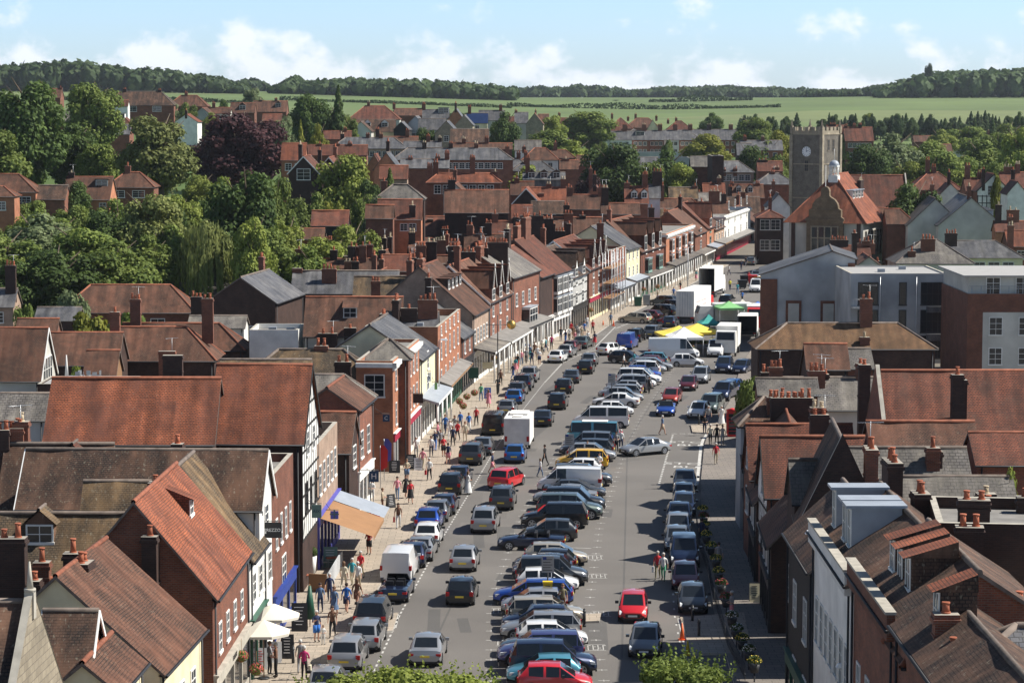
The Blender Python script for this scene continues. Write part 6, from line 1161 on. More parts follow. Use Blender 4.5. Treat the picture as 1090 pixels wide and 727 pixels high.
def carmesh(kind):
    if kind in _car: return _car[kind]
    p = KINDS[kind]; Lc, W, Hc = p['L'], p['W']/2, p['H']; hz, rz = p['hz'], p['rz']; lf = p.get('lift', 0); van = p.get('van'); opn = p.get('open')
    bx = p['at']+(p['ct']-p['at'])*.45; belt = hz-.02; rbelt = rz-.03
    S = [  # x, top z, belt z, half width, top half width, floor z
     (0, .56*hz+.1, .42, .74*W, .6*W, .34), (.07, .74*hz, .5, .86*W, .70*W, .24), (.4, .88*hz, .66, .98*W, .82*W, .2), (p['cowl']*.9 if p['cowl'] > .5 else p['cowl'], hz, belt, W, .86*W, .2),
     (p['at'], Hc-.03, belt, W, .76*W, .2), (bx, Hc, belt+.01, W, .78*W, .2), (bx+.1, Hc, belt+.01, W, .78*W, .2), (p['ct'], Hc-.04, rbelt, W, .75*W, .2),
     (p['rb'], rz, rbelt, .985*W, .84*W, .2), (Lc-.07, rz-.05, rbelt-.08, .95*W, .80*W, .24), (Lc, rz-.32, .6, .86*W, .74*W, .34)]
    if p['cowl'] <= .5: S[2] = (.1, .95*hz, .8, .97*W, .84*W, .2)
    if van: S[5] = (p['at']+.75, Hc, belt, W, .84*W, .2); S[6] = (p['at']+.85, Hc, belt, W, .84*W, .2); S[7] = (p['ct'], Hc-.04, belt, W, .84*W, .2); S[8] = (p['rb'], Hc-.5, belt, .99*W, .86*W, .2); S[9] = (Lc-.02, .9, .8, .97*W, .9*W, .22); S[10] = (Lc, .6, .55, .95*W, .9*W, .32)
    if opn: 
        for i in (5, 6, 7): S[i] = (S[i][0], belt+.0, belt-.04, W, .84*W, .2)
        S[4] = (p['at']-.0, belt+.02, belt-.04, W, .84*W, .2); S[7] = (p['ct'], belt+.03, belt-.04, W, .84*W, .2)
    def sec(s):
        x, zt, zb, hw, tw, fl = s; xx = Lc/2-x; zb = min(zb, zt-.05)
        return [(xx, .78*hw, fl+lf), (xx, .99*hw, fl+.12+lf), (xx, hw, .45*(fl+zb)+.14), (xx, .975*hw, zb), (xx, tw, zt-.035), (xx, tw*.88, zt-.004), (xx, 0, zt+.012)]
    C = [sec(s) for s in S]; parts = dict(body=MB(), windscreen=MB(), rear_window=MB(), side_window=MB(), side_window2=MB(), interior=MB())
    for i in range(len(C)-1):
        for j in range(6):
            k = 'body'; mi = 0
            if not opn:
                if i == 3 and j == 5: k = 'windscreen'
                if i == 3 and j == 3: k = 'side'
                if i in (4,) and j == 3: k = 'side'
                if i == 6 and j == 3 and not van: k = 'side'
                if i == 7 and j == 3 and p['rw'] and not van: k = 'side'
                if i == 7 and j == 5 and (not van): k = 'rear_window'
                if van and i == 3 and j == 3: k = 'side'
            if opn and i in (4, 5, 6) and j == 5: continue
            if k in ('windscreen', 'rear_window'):
                a_, b_ = C[i][j], C[i+1][j]; q = [a_, (a_[0], -a_[1], a_[2]), (b_[0], -b_[1], b_[2]), b_]; ca = sum((Vector(v) for v in q), Vector())/4; q2 = [tuple(Vector(v).lerp(ca, .05)) for v in q]; parts[k].quad(*q2)
                for a in range(4): parts['body'].quad(q[a], q[(a+1)%4], q2[(a+1)%4], q2[a], m=0)
                continue
            for sg in (1, -1):
                q = [C[i][j], C[i+1][j], C[i+1][j+1], C[i][j+1]]; q = [(a, b*sg, c) for a, b, c in q]
                if sg > 0: q = q[::-1]
                kk = k if k != 'side' else ('side_window' if sg > 0 else 'side_window2')
                if k != 'body':      # leave a painted frame round the glass
                    cc = sum((Vector(v) for v in q), Vector())/4; q2 = [tuple(Vector(v).lerp(cc, .05)+Vector((0,0,.0))) for v in q]
                    parts[kk].quad(*q2)
                    for a in range(4): parts['body'].quad(q[a], q[(a+1)%4], q2[(a+1)%4], q2[a], m=0)
                else: parts[k].quad(*q, m=(1 if j == 0 else 0), sm=True)
    b = parts['body']
    for cc in (C[0], C[-1]):
        q = [(a, y, z) for a, y, z in cc]+[(a, -y, z) for a, y, z in cc[::-1]]; b.quad(*(q if cc is C[0] else q[::-1]), m=0)
    hx = Lc/2; fr = C[0]
    b.box(hx-.03, hx+.012, -.42*W*1.2, .42*W*1.2, .36, .36+.2, 1)      # grille
    b.box(hx-.08, hx+.006, -.7*W, .7*W, .24, .33, 1); b.box(-hx-.008, -hx+.08, -.7*W, .7*W, .26, .36, 1)
    wf_, wr_ = hx-.78, -hx+.78; r = .315 if not (van or kind == 'off_roader') else .36
    for wx in (wf_, wr_):
        for sg in (-1, 1):      # dark wheel arch
            n = 12; y = sg*(W+.004); ar = [(wx+(r+.06)*math.cos(t*math.pi/n), y, r+(r+.06)*math.sin(t*math.pi/n)) for t in range(n+1)]; q = [(wx+r+.06, y, .2)]+ar+[(wx-r-.06, y, .2)]; b.quad(*(q if sg < 0 else q[::-1]), m=1)
    # merge smooth vertices by building with shared verts is skipped; doubles are removed here
    import bmesh
    def fin(mb, name, mats):
        me = mb.data(name, mats, False); bm = bmesh.new(); bm.from_mesh(me); bmesh.ops.remove_doubles(bm, verts=bm.verts, dist=.0015)
        if name == 'body':
            for e in bm.edges:
                if len(e.link_faces) == 2 and e.calc_face_angle(0) > R(52): e.smooth = False
        bm.to_mesh(me); bm.free(); return me
    D = dict(body=fin(b, 'body', ['paint_silver', 'trim']))
    for k in ('windscreen', 'rear_window', 'side_window', 'side_window2'):
        if parts[k].f: D[k] = fin(parts[k], k.replace('2', ''), ['carglass'])
    def lamp(nm, mat, pts):
        m = MB(); 
        for q in pts: m.box(*q)
        D[nm] = m.data(nm.rstrip('12'), [mat], False)
    zl = hz*.66; zr = rz*.78 if not van else 1.0; hh = .13; xr = -hx+.06
    for t, sg in (('1', 1), ('2', -1)):
        y0, y1 = sorted((sg*.56*W, sg*.90*W)); m = MB(); m.mesh([(hx-.34,y0,zl-.06),(hx-.03,y0,zl-.08),(hx-.13,y1,zl-.08),(hx-.45,y1,zl-.02),(hx-.34,y0,zl+.1),(hx-.09,y0,zl+.05),(hx-.18,y1,zl+.07),(hx-.5,y1,zl+.12)], [(0,1,5,4),(1,2,6,5),(2,3,7,6),(3,0,4,7),(4,5,6,7)]); D['headlight'+t] = m.data('headlight', ['lamp_clear'], False)
        y0, y1 = sorted((sg*(.66*W), sg*(.955*W))); 
        if p['rw'] and not van or kind == 'hatchback': y0, y1 = sorted((sg*(.70*W), sg*(.955*W))); hh = .24
        if van: y0, y1 = sorted((sg*.84*W, sg*1.0*W)); hh = .3
        m = MB(); m.box(-hx+.005, -hx+.30, y0, y1, zr-.13, zr-.13+hh); D['tail_light'+t] = m.data('tail_light', ['tail'], False)
        m = MB(); m.box(hx-p['at']*.86-.12, hx-p['at']*.86, *sorted((sg*(W+.0), sg*(W+.20))), hz+.0, hz+.15); D['mirror'+t] = m.data('mirror', ['trim'], False)
    m = MB(); m.box(hx-.0, hx+.02, -.26, .26, .40, .51); D['plate1'] = m.data('number_plate', ['plate_w'], False)
    m = MB(); m.box(-hx-.015, -hx+.04, -.26, .26, .56, .67) if not van else m.box(-hx-.015, -hx+.04, -.26, .26, .5, .61); D['plate2'] = m.data('number_plate', ['plate_y'], False)
    if opn:
        m = MB(); m.quad((hx-1.32,-.78*W,belt),(hx-1.32,.78*W,belt),(hx-1.80,.66*W,Hc-.02),(hx-1.80,-.66*W,Hc-.02)); D['windscreen'] = m.data('windscreen', ['carglass'], False)
        m = MB(); m.box(hx-3.3, hx-1.75, -.74*W, .74*W, .4, .5); 
        for sx in (2.25, 3.05):
            for sg in (-1, 1): m.box(hx-sx-.2, hx-sx+.4, sg*.36*W-.24, sg*.36*W+.24, .5, .68); m.box(hx-sx-.32, hx-sx-.16, sg*.36*W-.24, sg*.36*W+.24, .5, 1.18)
        D['seat'] = m.data('seats', ['trim'], False)
        m = MB(); m.tube((hx-1.82,-.66*W,Hc-.03), (hx-1.82,.66*W,Hc-.03), .03); m.tube((hx-1.3,.8*W,belt), (hx-1.82,.66*W,Hc-.03), .03); m.tube((hx-1.3,-.8*W,belt), (hx-1.82,-.66*W,Hc-.03), .03); D['frame'] = m.data('windscreen_frame', ['trim'], False)
    _car[kind] = (D, (wf_, wr_), r, W, p); return _car[kind]
def wheel(parent, x, y, sg, r):
    k = ('wheel', r)
    if k not in _win:
        n = 20; m = MB()
        for a, b_, f0, f1 in ((r, r, 0, .2), (r, r*.94, 0, -.012)):
            for t in range(n):
                u, v = 2*math.pi*t/n, 2*math.pi*(t+1)/n; m.quad((a*math.cos(u),f0,a*math.sin(u)), (a*math.cos(v),f0,a*math.sin(v)), (b_*math.cos(v),f1,b_*math.sin(v)), (b_*math.cos(u),f1,b_*math.sin(u)), sm=f1>0)
        for t in range(n): u, v = 2*math.pi*t/n, 2*math.pi*(t+1)/n; m.quad((r*.94*math.cos(u),-.012,r*.94*math.sin(u)), (r*.94*math.cos(v),-.012,r*.94*math.sin(v)), (r*.6*math.cos(v),-.005,r*.6*math.sin(v)), (r*.6*math.cos(u),-.005,r*.6*math.sin(u)))
        g = MB()
        for s_ in range(5):
            a = s_*2*math.pi/5; q = [(r*.12*math.cos(a+1.3),-.02,r*.12*math.sin(a+1.3)), (r*.66*math.cos(a+.22),-.016,r*.66*math.sin(a+.22)), (r*.66*math.cos(a-.22),-.016,r*.66*math.sin(a-.22)), (r*.12*math.cos(a-1.3),-.02,r*.12*math.sin(a-1.3))]; g.quad(*q)
        for t in range(n): u, v = 2*math.pi*t/n, 2*math.pi*(t+1)/n; g.quad((r*.7*math.cos(u),-.015,r*.7*math.sin(u)), (r*.7*math.cos(v),-.015,r*.7*math.sin(v)), (r*.6*math.cos(v),-.016,r*.6*math.sin(v)), (r*.6*math.cos(u),-.016,r*.6*math.sin(u)))
        g.quad(*[(r*.2*math.cos(t*math.pi/4),-.022,r*.2*math.sin(t*math.pi/4)) for t in range(8)])
        _win[k] = (m.data('wheel', ['tyre'], False), g.data('rim', ['rim'], False))
    w_ = link('wheel', _win[k][0], parent, (x, y, r), 0 if sg < 0 else math.pi); link('rim', _win[k][1], w_)
def car(kind, colour, x, y, heading, label, group=None, roofcol=None, name=None, cat='car', z=.004, bodymat=None):
    """heading: clockwise from +Y"""
    D, wx, r, W, p = carmesh(kind); root = empty(name or ('van' if 'van' in kind else 'car'), (x, y, z), math.pi/2-heading); tag(root, label, cat, group)
    root.scale = (rnd.uniform(.96,1.05), rnd.uniform(.98,1.03), rnd.uniform(.96,1.04))
    for k, me in D.items():
        o = link(me.name.split('.')[0], me, root)
        if k == 'body': objmat(o, [bodymat or 'paint_'+colour])
        if k.startswith('mirror'): o.material_slots[0].link = 'OBJECT'; o.material_slots[0].material = M['paint_'+colour] if rnd.random() < .6 else M['trim']
    for xx in wx:
        for sg in (-1, 1): wheel(root, xx, sg*(W-.0), sg, r)
    if roofcol:
        m = MB(); m.box(-p['L']*.28, p['L']*.2, -W*.7, W*.7, p['H']-.0, p['H']+.035); m.obj('soft_top', [roofcol], root, uv=False)
    return root
NM = lambda s: {'people_carrier':'minivan','off_roader':'suv','dark_grey':'charcoal','green_grey':'olive','violet_blue':'violet','pale_blue':'aqua','orange_red':'rust','bright_blue':'azure','city_car':'runabout','hatchback':'hatch'}.get(s, s.replace('_', ' '))
def uniq(rows, where, grp, base, order):
    """label every car of a row by look, neighbours and its place"""
    ords = ['first','second','third','fourth','fifth','sixth','seventh','eighth','ninth','tenth','eleventh','twelfth']
    seen = {}
    for i, r in enumerate(rows):
        nb = NM(rows[i+1][1])+' '+NM(rows[i+1][0]) if i+1 < len(rows) else None; pv = NM(rows[i-1][1])+' '+NM(rows[i-1][0]) if i else None
        me = NM(r[1])+' '+NM(r[0]); s = (f'{me} between {pv} and {nb}' if nb and pv else (f'{me} behind {pv}' if pv else f'{me} in front of {nb}'))
        lab = f'{s}, {where}'; 
        if lab in seen: lab = f'{me} farther off, between {pv} and {nb}, {where}'
        seen[lab] = 1; r.append(lab)
    return rows
def along(px, py, kind, tab, side=0):     # nearest lower edge at px,py and heading along the street
    x, y = G(px, py); L_ = KINDS[kind]['L']; a = ang(lambda Y: pl(tab, Y), y+L_/2); return x+math.sin(a)*L_/2, y+math.cos(a)*L_/2, a
left_parked = [[k, c, px, py] for k, c, px, py in [
 ('hatchback','silver',344,748),('people_carrier','silver',366,716),('estate','silver',386,696),('off_roader','black',393,675),('convertible','navy',418,643),('van','white',421,622),('hatchback','navy',437,606),('saloon','silver',445,599),('hatchback','white',453,584),('hatchback','bright_blue',454,567),('hatchback','grey',463,557),('hatchback','navy',471,549),('people_carrier','black',478,528),('hatchback','navy',487,518),
 ('off_roader','dark_grey',500,496),('saloon','grey',512,486),('van','black',524,464),('hatchback','grey',538,443),('hatchback','blue',546,431),('estate','dark_grey',549,424),('off_roader','navy',555,417),('people_carrier','silver',562,408),('hatchback','white',590,387),('hatchback','silver',600,381),('hatchback','maroon',605,376),('saloon','green_grey',616,372)]]
for r in uniq(left_parked, 'left kerb', 0, 0, 0):
    x, y, a = along(r[2], r[3], r[0], DLt); car(r[0], r[1], x, y, a, r[4], 'cars parked along the left kerb', cat='van' if r[0] == 'van' else 'car')
left_lane = [[k, c, px, py] for k, c, px, py in [('saloon','silver',452,711),('hatchback','black',489,646),('hatchback','silver',492,610),('people_carrier','silver',514,569),('people_carrier','dark_grey',533,544),('people_carrier','red',537,523),('hatchback','blue',547,494),('saloon','black',576,455),('people_carrier','black',592,437),('hatchback','black',599,420),('saloon','dark_grey',607,409),('hatchback','black',622,399),('hatchback','grey',626,391)]]
for r in uniq(left_lane, 'left traffic lane', 0, 0, 0):
    x, y, a = along(r[2], r[3], r[0], DLt); car(r[0], r[1], x, y, a+(.25 if r[1] == 'red' else 0), r[4], 'cars driving away in the left lane')
kerb_r = [[k, c, px, py] for k, c, px, py in [('hatchback','dark_grey',738,655),('hatchback','maroon',730,630),('off_roader','navy',729,606),('hatchback','grey',721,589),('hatchback','silver',722,575),('saloon','navy',723,561),('hatchback','navy',728,551),('hatchback','dark_grey',728,540),('saloon','dark_grey',729,524)]]
for r in uniq(kerb_r, 'right kerb', 0, 0, 0):
    x, y = G(r[2], r[3]); L_ = KINDS[r[0]]['L']; a = ang(KR, y+2); car(r[0], r[1], x+math.sin(a)*L_/2, y+math.cos(a)*L_/2, a+math.pi, r[4], 'cars parked facing the camera along the right kerb')
for k, c, px, py, hd, lb in [
 ('city_car','red',674,664,184,'bright red small car driving towards the camera'), ('hatchback','grey',687,703,186,'silver grey hatchback driving behind the near green treetop'), ('saloon','silver',686,487,238,'silver saloon turning across the right lane'),
 ('convertible','bright_blue',709,444,186,'blue open sports car driving towards the camera'), ('hatchback','orange_red',715,431,192,'orange red hatchback behind the blue sports car'), ('hatchback','maroon',733,417,190,'maroon hatchback in the right lane behind the orange red one'), ('people_carrier','silver',746,409,190,'silver people carrier facing the camera near the white hatchback'),
 ('hatchback','white',744,447,196,'white hatchback parked by the built out kerb'), ('off_roader','green_grey',757,441,196,'pale grey jeep like off roader beside the white hatchback'), ('off_roader','navy',771,428,200,'navy off roader behind the jeep like one'), ('hatchback','blue',779,421,200,'blue hatchback half hidden behind the navy off roader'),
 ('people_carrier','navy',771,398,190,'navy people carrier in front of the white lorry cabs'), ('hatchback','navy',790,399,200,'dark blue hatchback parked beside the golden brown roof'),
 ('hatchback','white',651,379,40,'white hatchback pulling out near the blue van'), ('hatchback','black',667,388,110,'black hatchback side on in the road before the white van'), ('van','bright_blue',668,373,14,'blue van with windows at the back doors'), ('off_roader','black',677,365,14,'black off roader with a spare wheel ahead of the blue van'), ('people_carrier','grey',695,361,14,'grey people carrier left of the white gazebo'),
 ('estate','beige',676,345,300,'beige estate car turned across the left parking bays'), ('hatchback','maroon',690,342,300,'dark maroon hatchback behind the beige estate'), ('off_roader','black',703,338,300,'black off roader parked before the white lorry'), ('hatchback','black',712,331,300,'black hatchback almost hidden beyond the off roader'), ('estate','dark_grey',706,326,300,'dark estate parked at the canopies beyond the off rower'.replace('rower','roader')), ('hatchback','navy',714,349,14,'dark blue hatchback beside the motorcycles'),
 ('hatchback','white',731,391,92,'white hatchback side on in front of the long white van'), ('large_van','white',717,383,93,'long white van parked side on with open rear door'), ('off_roader','black',774,327,15,'black off roader driving beyond the two white lorries'),
 ('van','white',805,312,190,'white van by the blue gazebo at the far end'), ('hatchback','silver',805,298,190,'silver car at the far end behind the red bin'), ('saloon','grey',801,283,20,'grey car far up the street beside the brick corner'), ('hatchback','yellow',808,305,200,'yellow car partly hidden at the far end')]:
    L_ = KINDS[k]['L']; W_ = KINDS[k]['W']; h = R(hd); ey = abs(math.cos(h))*L_/2+abs(math.sin(h))*W_/2; x, y = G(px, py); car(k, c, x*(1+ey/max(y,1)), y+ey, h, lb, cat='van' if 'van' in k else 'car', name='van' if 'van' in k else 'car')
# centre bays, near to far: kind, colour, nose (l/r), row of lower edge
cb = [('hatchback','red','r',741),('hatchback','pale_blue','l',732),('off_roader','navy','r',722),('off_roader','violet_blue','l',712),('saloon','teal','l',703),('hatchback','white','r',694),('estate','silver','l',688),('hatchback','navy','l',679),('estate','beige','r',669),('hatchback','silver','l',656),('estate','bright_blue','l',645),('hatchback','white','r',632),('off_roader','dark_grey','r',624),('hatchback','navy','l',617),('hatchback','black','l',610),('hatchback','beige','r',603),
 ('hatchback','dark_grey','l',577),('off_roader','black','l',563),('off_roader','green_grey','r',553),('off_roader','black','r',545),('saloon','silver','l',538),('saloon','dark_grey','r',531),('van','white','l',525),('off_roader','dark_grey','r',518),('hatchback','white','l',509),('people_carrier','yellow','l',500),('hatchback','silver','r',492),('estate','dark_grey','l',486),('off_roader','grey','l',481),('camper','pale_blue','l',474),('hatchback','red','r',468),('minibus','white','l',456),
 ('city_car','white','r',444),('saloon','white','l',434),('hatchback','silver','r',429),('estate','silver','l',425),('hatchback','silver','l',421),('off_roader','silver','l',418),('hatchback','white','r',414),('off_roader','white','r',410),('hatchback','silver','l',407),('hatchback','bright_blue','r',404),('people_carrier','white','l',401),('hatchback','silver','r',398),('estate','silver','r',395),('hatchback','maroon','l',392),('estate','pale_blue','l',389)]
rowsC = [[k, c, n, py] for k, c, n, py in cb]; lastY = 0
for r in uniq(rowsC, 'centre parking rows', 0, 0, 0):
    y = G(570, r[3])[1]+.95; y = max(y, lastY+2.12); lastY = y
    if 154 < y < 157: pass
    a = ang(CT, y); off = (.55 if r[2] == 'r' else -.35)*rnd.uniform(.3,1.2); hd = a+(math.pi/2 if r[2] == 'r' else -math.pi/2)+R(rnd.uniform(-2,2)); 
    car(r[0], r[1], CT(y)+off, y-off*math.tan(a)*.2, hd, r[4].replace(', centre', f', nose {"right" if r[2] == "r" else "left"}, centre'), 'cars in the centre parking rows', cat='van' if r[0] in ('van','minibus','camper') else 'car', name={'van':'van','minibus':'minibus','camper':'camper_van'}.get(r[0]), roofcol='white' if r[0] == 'camper' else None)
x, y = G(566, 587); car('convertible', 'navy', x, y+1.2, R(-86), 'dark open topped car pulling out across the lane, nose left', name='car')
# lorries, caravans
def wheels(root, xs, W, r): 
    for xx in xs:
        for sg in (-1, 1): wheel(root, xx, sg*W, sg, r)
def lorry(px, py, hd, L_, Hc, label, col='white', cab='white', openrear=False, front=False, spots=False):
    h = R(hd); x, y = G(px, py); ey = L_/2; x += math.sin(h)*ey*(1 if not front else -1); y += abs(math.cos(h))*ey
    root = empty('lorry', (x, y, 0), math.pi/2-h); tag(root, label, 'lorry'); hx = L_/2; W = 1.25; m = MB()
    if openrear: m.box(-hx, hx-2.3, -W, -W+.06, 1.0, Hc); m.box(-hx, hx-2.3, W-.06, W, 1.0, Hc); m.box(-hx, hx-2.3, -W, W, Hc, Hc+.06); m.box(-hx, hx-2.3, -W+.06, W-.06, 1.0, 1.06, 1); m.box(hx-2.4, hx-2.3, -W+.06, W-.06, 1.06, Hc, 1)
    else: m.box(-hx, hx-2.3, -W, W, 1.0, Hc)
    m.obj('cargo_box', [col, 'trim'], root)
    if not openrear:
        m = MB(); m.box(-hx-.03, -hx-.004, -.02, .02, 1.05, Hc-.1)
        for y_ in (-.7, -.35, .35, .7): m.tube((-hx-.04, y_, 1.1), (-hx-.04, y_, Hc-.15), .02)
        m.obj('rear_doors', ['metal'], root, uv=False)
    m = MB(); m.box(hx-2.1, hx, -1.2, 1.2, .5, 2.0); m.mesh([(hx-2.1,-1.2,2.0),(hx,-1.2,2.0),(hx,1.2,2.0),(hx-2.1,1.2,2.0),(hx-2.1,-1.15,3.0),(hx-.35,-1.15,3.0),(hx-.35,1.15,3.0),(hx-2.1,1.15,3.0)], [(0,1,5,4),(2,3,7,6),(3,0,4,7),(4,5,6,7),(1,2,6,5)]); m.obj('cab', [cab], root)
    m = MB(); m.mesh([(hx+.01,-1.05,2.02),(hx+.01,1.05,2.02),(hx-.31,1.0,2.9),(hx-.31,-1.0,2.9)], [(0,1,2,3)]); m.obj('windscreen', ['carglass'], root, uv=False)
    m = MB(); m.box(-hx+.2, hx-.2, -.9, .9, .6, 1.0); m.obj('chassis', ['trim'], root); wheels(root, [-hx+1.0, -hx+2.1, hx-1.2], 1.2, .46)
    for sg in (-1, 1):
        m = MB(); m.box(-hx-.02, -hx+.1, *sorted((sg*.8, sg*1.15)), .75, .95); m.obj('tail_light', ['tail'], root, uv=False)
        m = MB(); m.box(hx-.02, hx+.02, *sorted((sg*.75, sg*1.1)), .75, 1.0); m.obj('headlight', ['lamp_clear'], root, uv=False)
    if spots:
        m = MB()
        for i in range(9):
            for j in range(3): m.quad(*[(-hx+1.5+i*.8+.12*math.cos(t*math.pi/4), -W-.006, 1.7+j*.6+.12*math.sin(t*math.pi/4)) for t in range(8)])
        m.obj('dot_pattern', ['crimson'], root, uv=False)
    return root
lorry(729, 345, 16, 14, 4.5, 'large white articulated lorry with red dots along its side', cab='red' if False else 'redpaint', spots=True)
lorry(752, 317, 15, 10, 4.5, 'white box lorry with its rear standing open beyond the dotted one', openrear=True)
lorry(772, 380, 190, 7.5, 3.5, 'white box lorry with its cab towards the camera beside the yellow gazebos', front=True)
lorry(795, 362, 8, 6.5, 3.0, 'white van bodied lorry with dark open rear doors', openrear=True)
lorry(800, 349, 262, 7.5, 3.3, 'long white trailer parked side on under the green gazebo')
lorry(805, 353, 185, 7, 3.2, 'red fronted lorry beside the brick corner at the market', cab='redpaint', front=True)
car('van', 'white', *[v for v in (G(764,381)[0], G(764,381)[1]+2.6)], R(188), 'small white van facing the camera beside the folded sign', name='van', cat='van')
x, y = G(547, 479); root = empty('motorhome', (x+.5, y+3.2, 0), math.pi/2-ang(DL, y)); tag(root, 'white motorhome driving away behind the blue hatchback', 'motorhome')
m = MB(); m.box(-3.2, 2.0, -1.12, 1.12, .45, 2.75); m.mesh([(2.0,-1.12,1.9),(2.9,-1.05,2.1),(2.9,1.05,2.1),(2.0,1.12,1.9),(2.0,-1.12,2.75),(2.7,-1.0,2.65),(2.7,1.0,2.65),(2.0,1.12,2.75)], [(0,1,5,4),(1,2,6,5),(2,3,7,6),(4,5,6,7),(3,2,1,0)]); m.box(2.0, 3.6, -1.0, 1.0, .45, 1.2); m.obj('body', ['white'], root)
m = MB(); m.box(-3.23, -3.2, -.55, .55, 1.5, 2.1); m.obj('rear_window', ['white'], root, uv=False); m = MB(); m.box(-1.0, 1.2, -.8, .8, 2.75, 2.95); m.box(-2.4, -1.6, -.4, .4, 2.75, 2.88); m.obj('roof_vents', ['white'], root)
m = MB(); m.mesh([(3.0,-1.0,1.2),(3.0,1.0,1.2),(2.5,1.0,2.0),(2.5,-1.0,2.0)], [(0,1,2,3)]); m.obj('windscreen', ['carglass'], root, uv=False)
for sg in (-1, 1): m = MB(); m.box(-3.24, -3.1, *sorted((sg*.85, sg*1.05)), .75, 1.2); m.obj('tail_light', ['tail'], root, uv=False); m = MB(); m.box(2.4, 2.5, *sorted((sg*1.1, sg*1.35)), 1.5, 1.9); m.obj('mirror', ['trim'], root, uv=False)
m = MB(); m.box(-3.22, -3.1, -.26, .26, .55, .67); m.obj('number_plate', ['plate_y'], root, uv=False); wheels(root, [-2.0, 2.6], 1.1, .34)
def motorbike(px, py, hd, label):
    x, y = G(px, py); root = empty('motorcycle', (x, y, 0), R(90-hd)); tag(root, label, 'motorcycle')
    for xx in (-.7, .7):
        m = MB(); pr = [(xx+.32*math.cos(t*math.pi/8), .32+.32*math.sin(t*math.pi/8)) for t in range(16)]; m.prism(pr, -.06, .06); m.obj('wheel', ['tyre'], root)
    m = MB(); m.mesh([(-.5,-.16,.5),(.45,-.16,.45),(.45,.16,.45),(-.5,.16,.5),(-.7,-.1,.85),(.3,-.16,.95),(.3,.16,.95),(-.7,.1,.85)], [(0,1,5,4),(1,2,6,5),(2,3,7,6),(3,0,4,7),(4,5,6,7)]); m.tube((.7,0,.35), (.4,0,1.05), .04); m.obj('body', ['paint_maroon'], root)
    m = MB(); m.box(-.75, .0, -.14, .14, .82, .9); m.obj('seat', ['trim'], root); m = MB(); m.tube((.38,-.36,1.08), (.38,.36,1.08), .025); m.obj('handlebar', ['metal'], root)
for a_, l_ in zip(((703,346,60),(706,358,100),(711,360,110),(702,361,90)), ('motorcycle parked beside the dark blue hatchback','motorcycle left of the yellow gazebo, nearest the grey people carrier','motorcycle at the foot of the yellow gazebo','motorcycle between the grey people carrier and the white gazebo')): motorbike(*a_, l_)
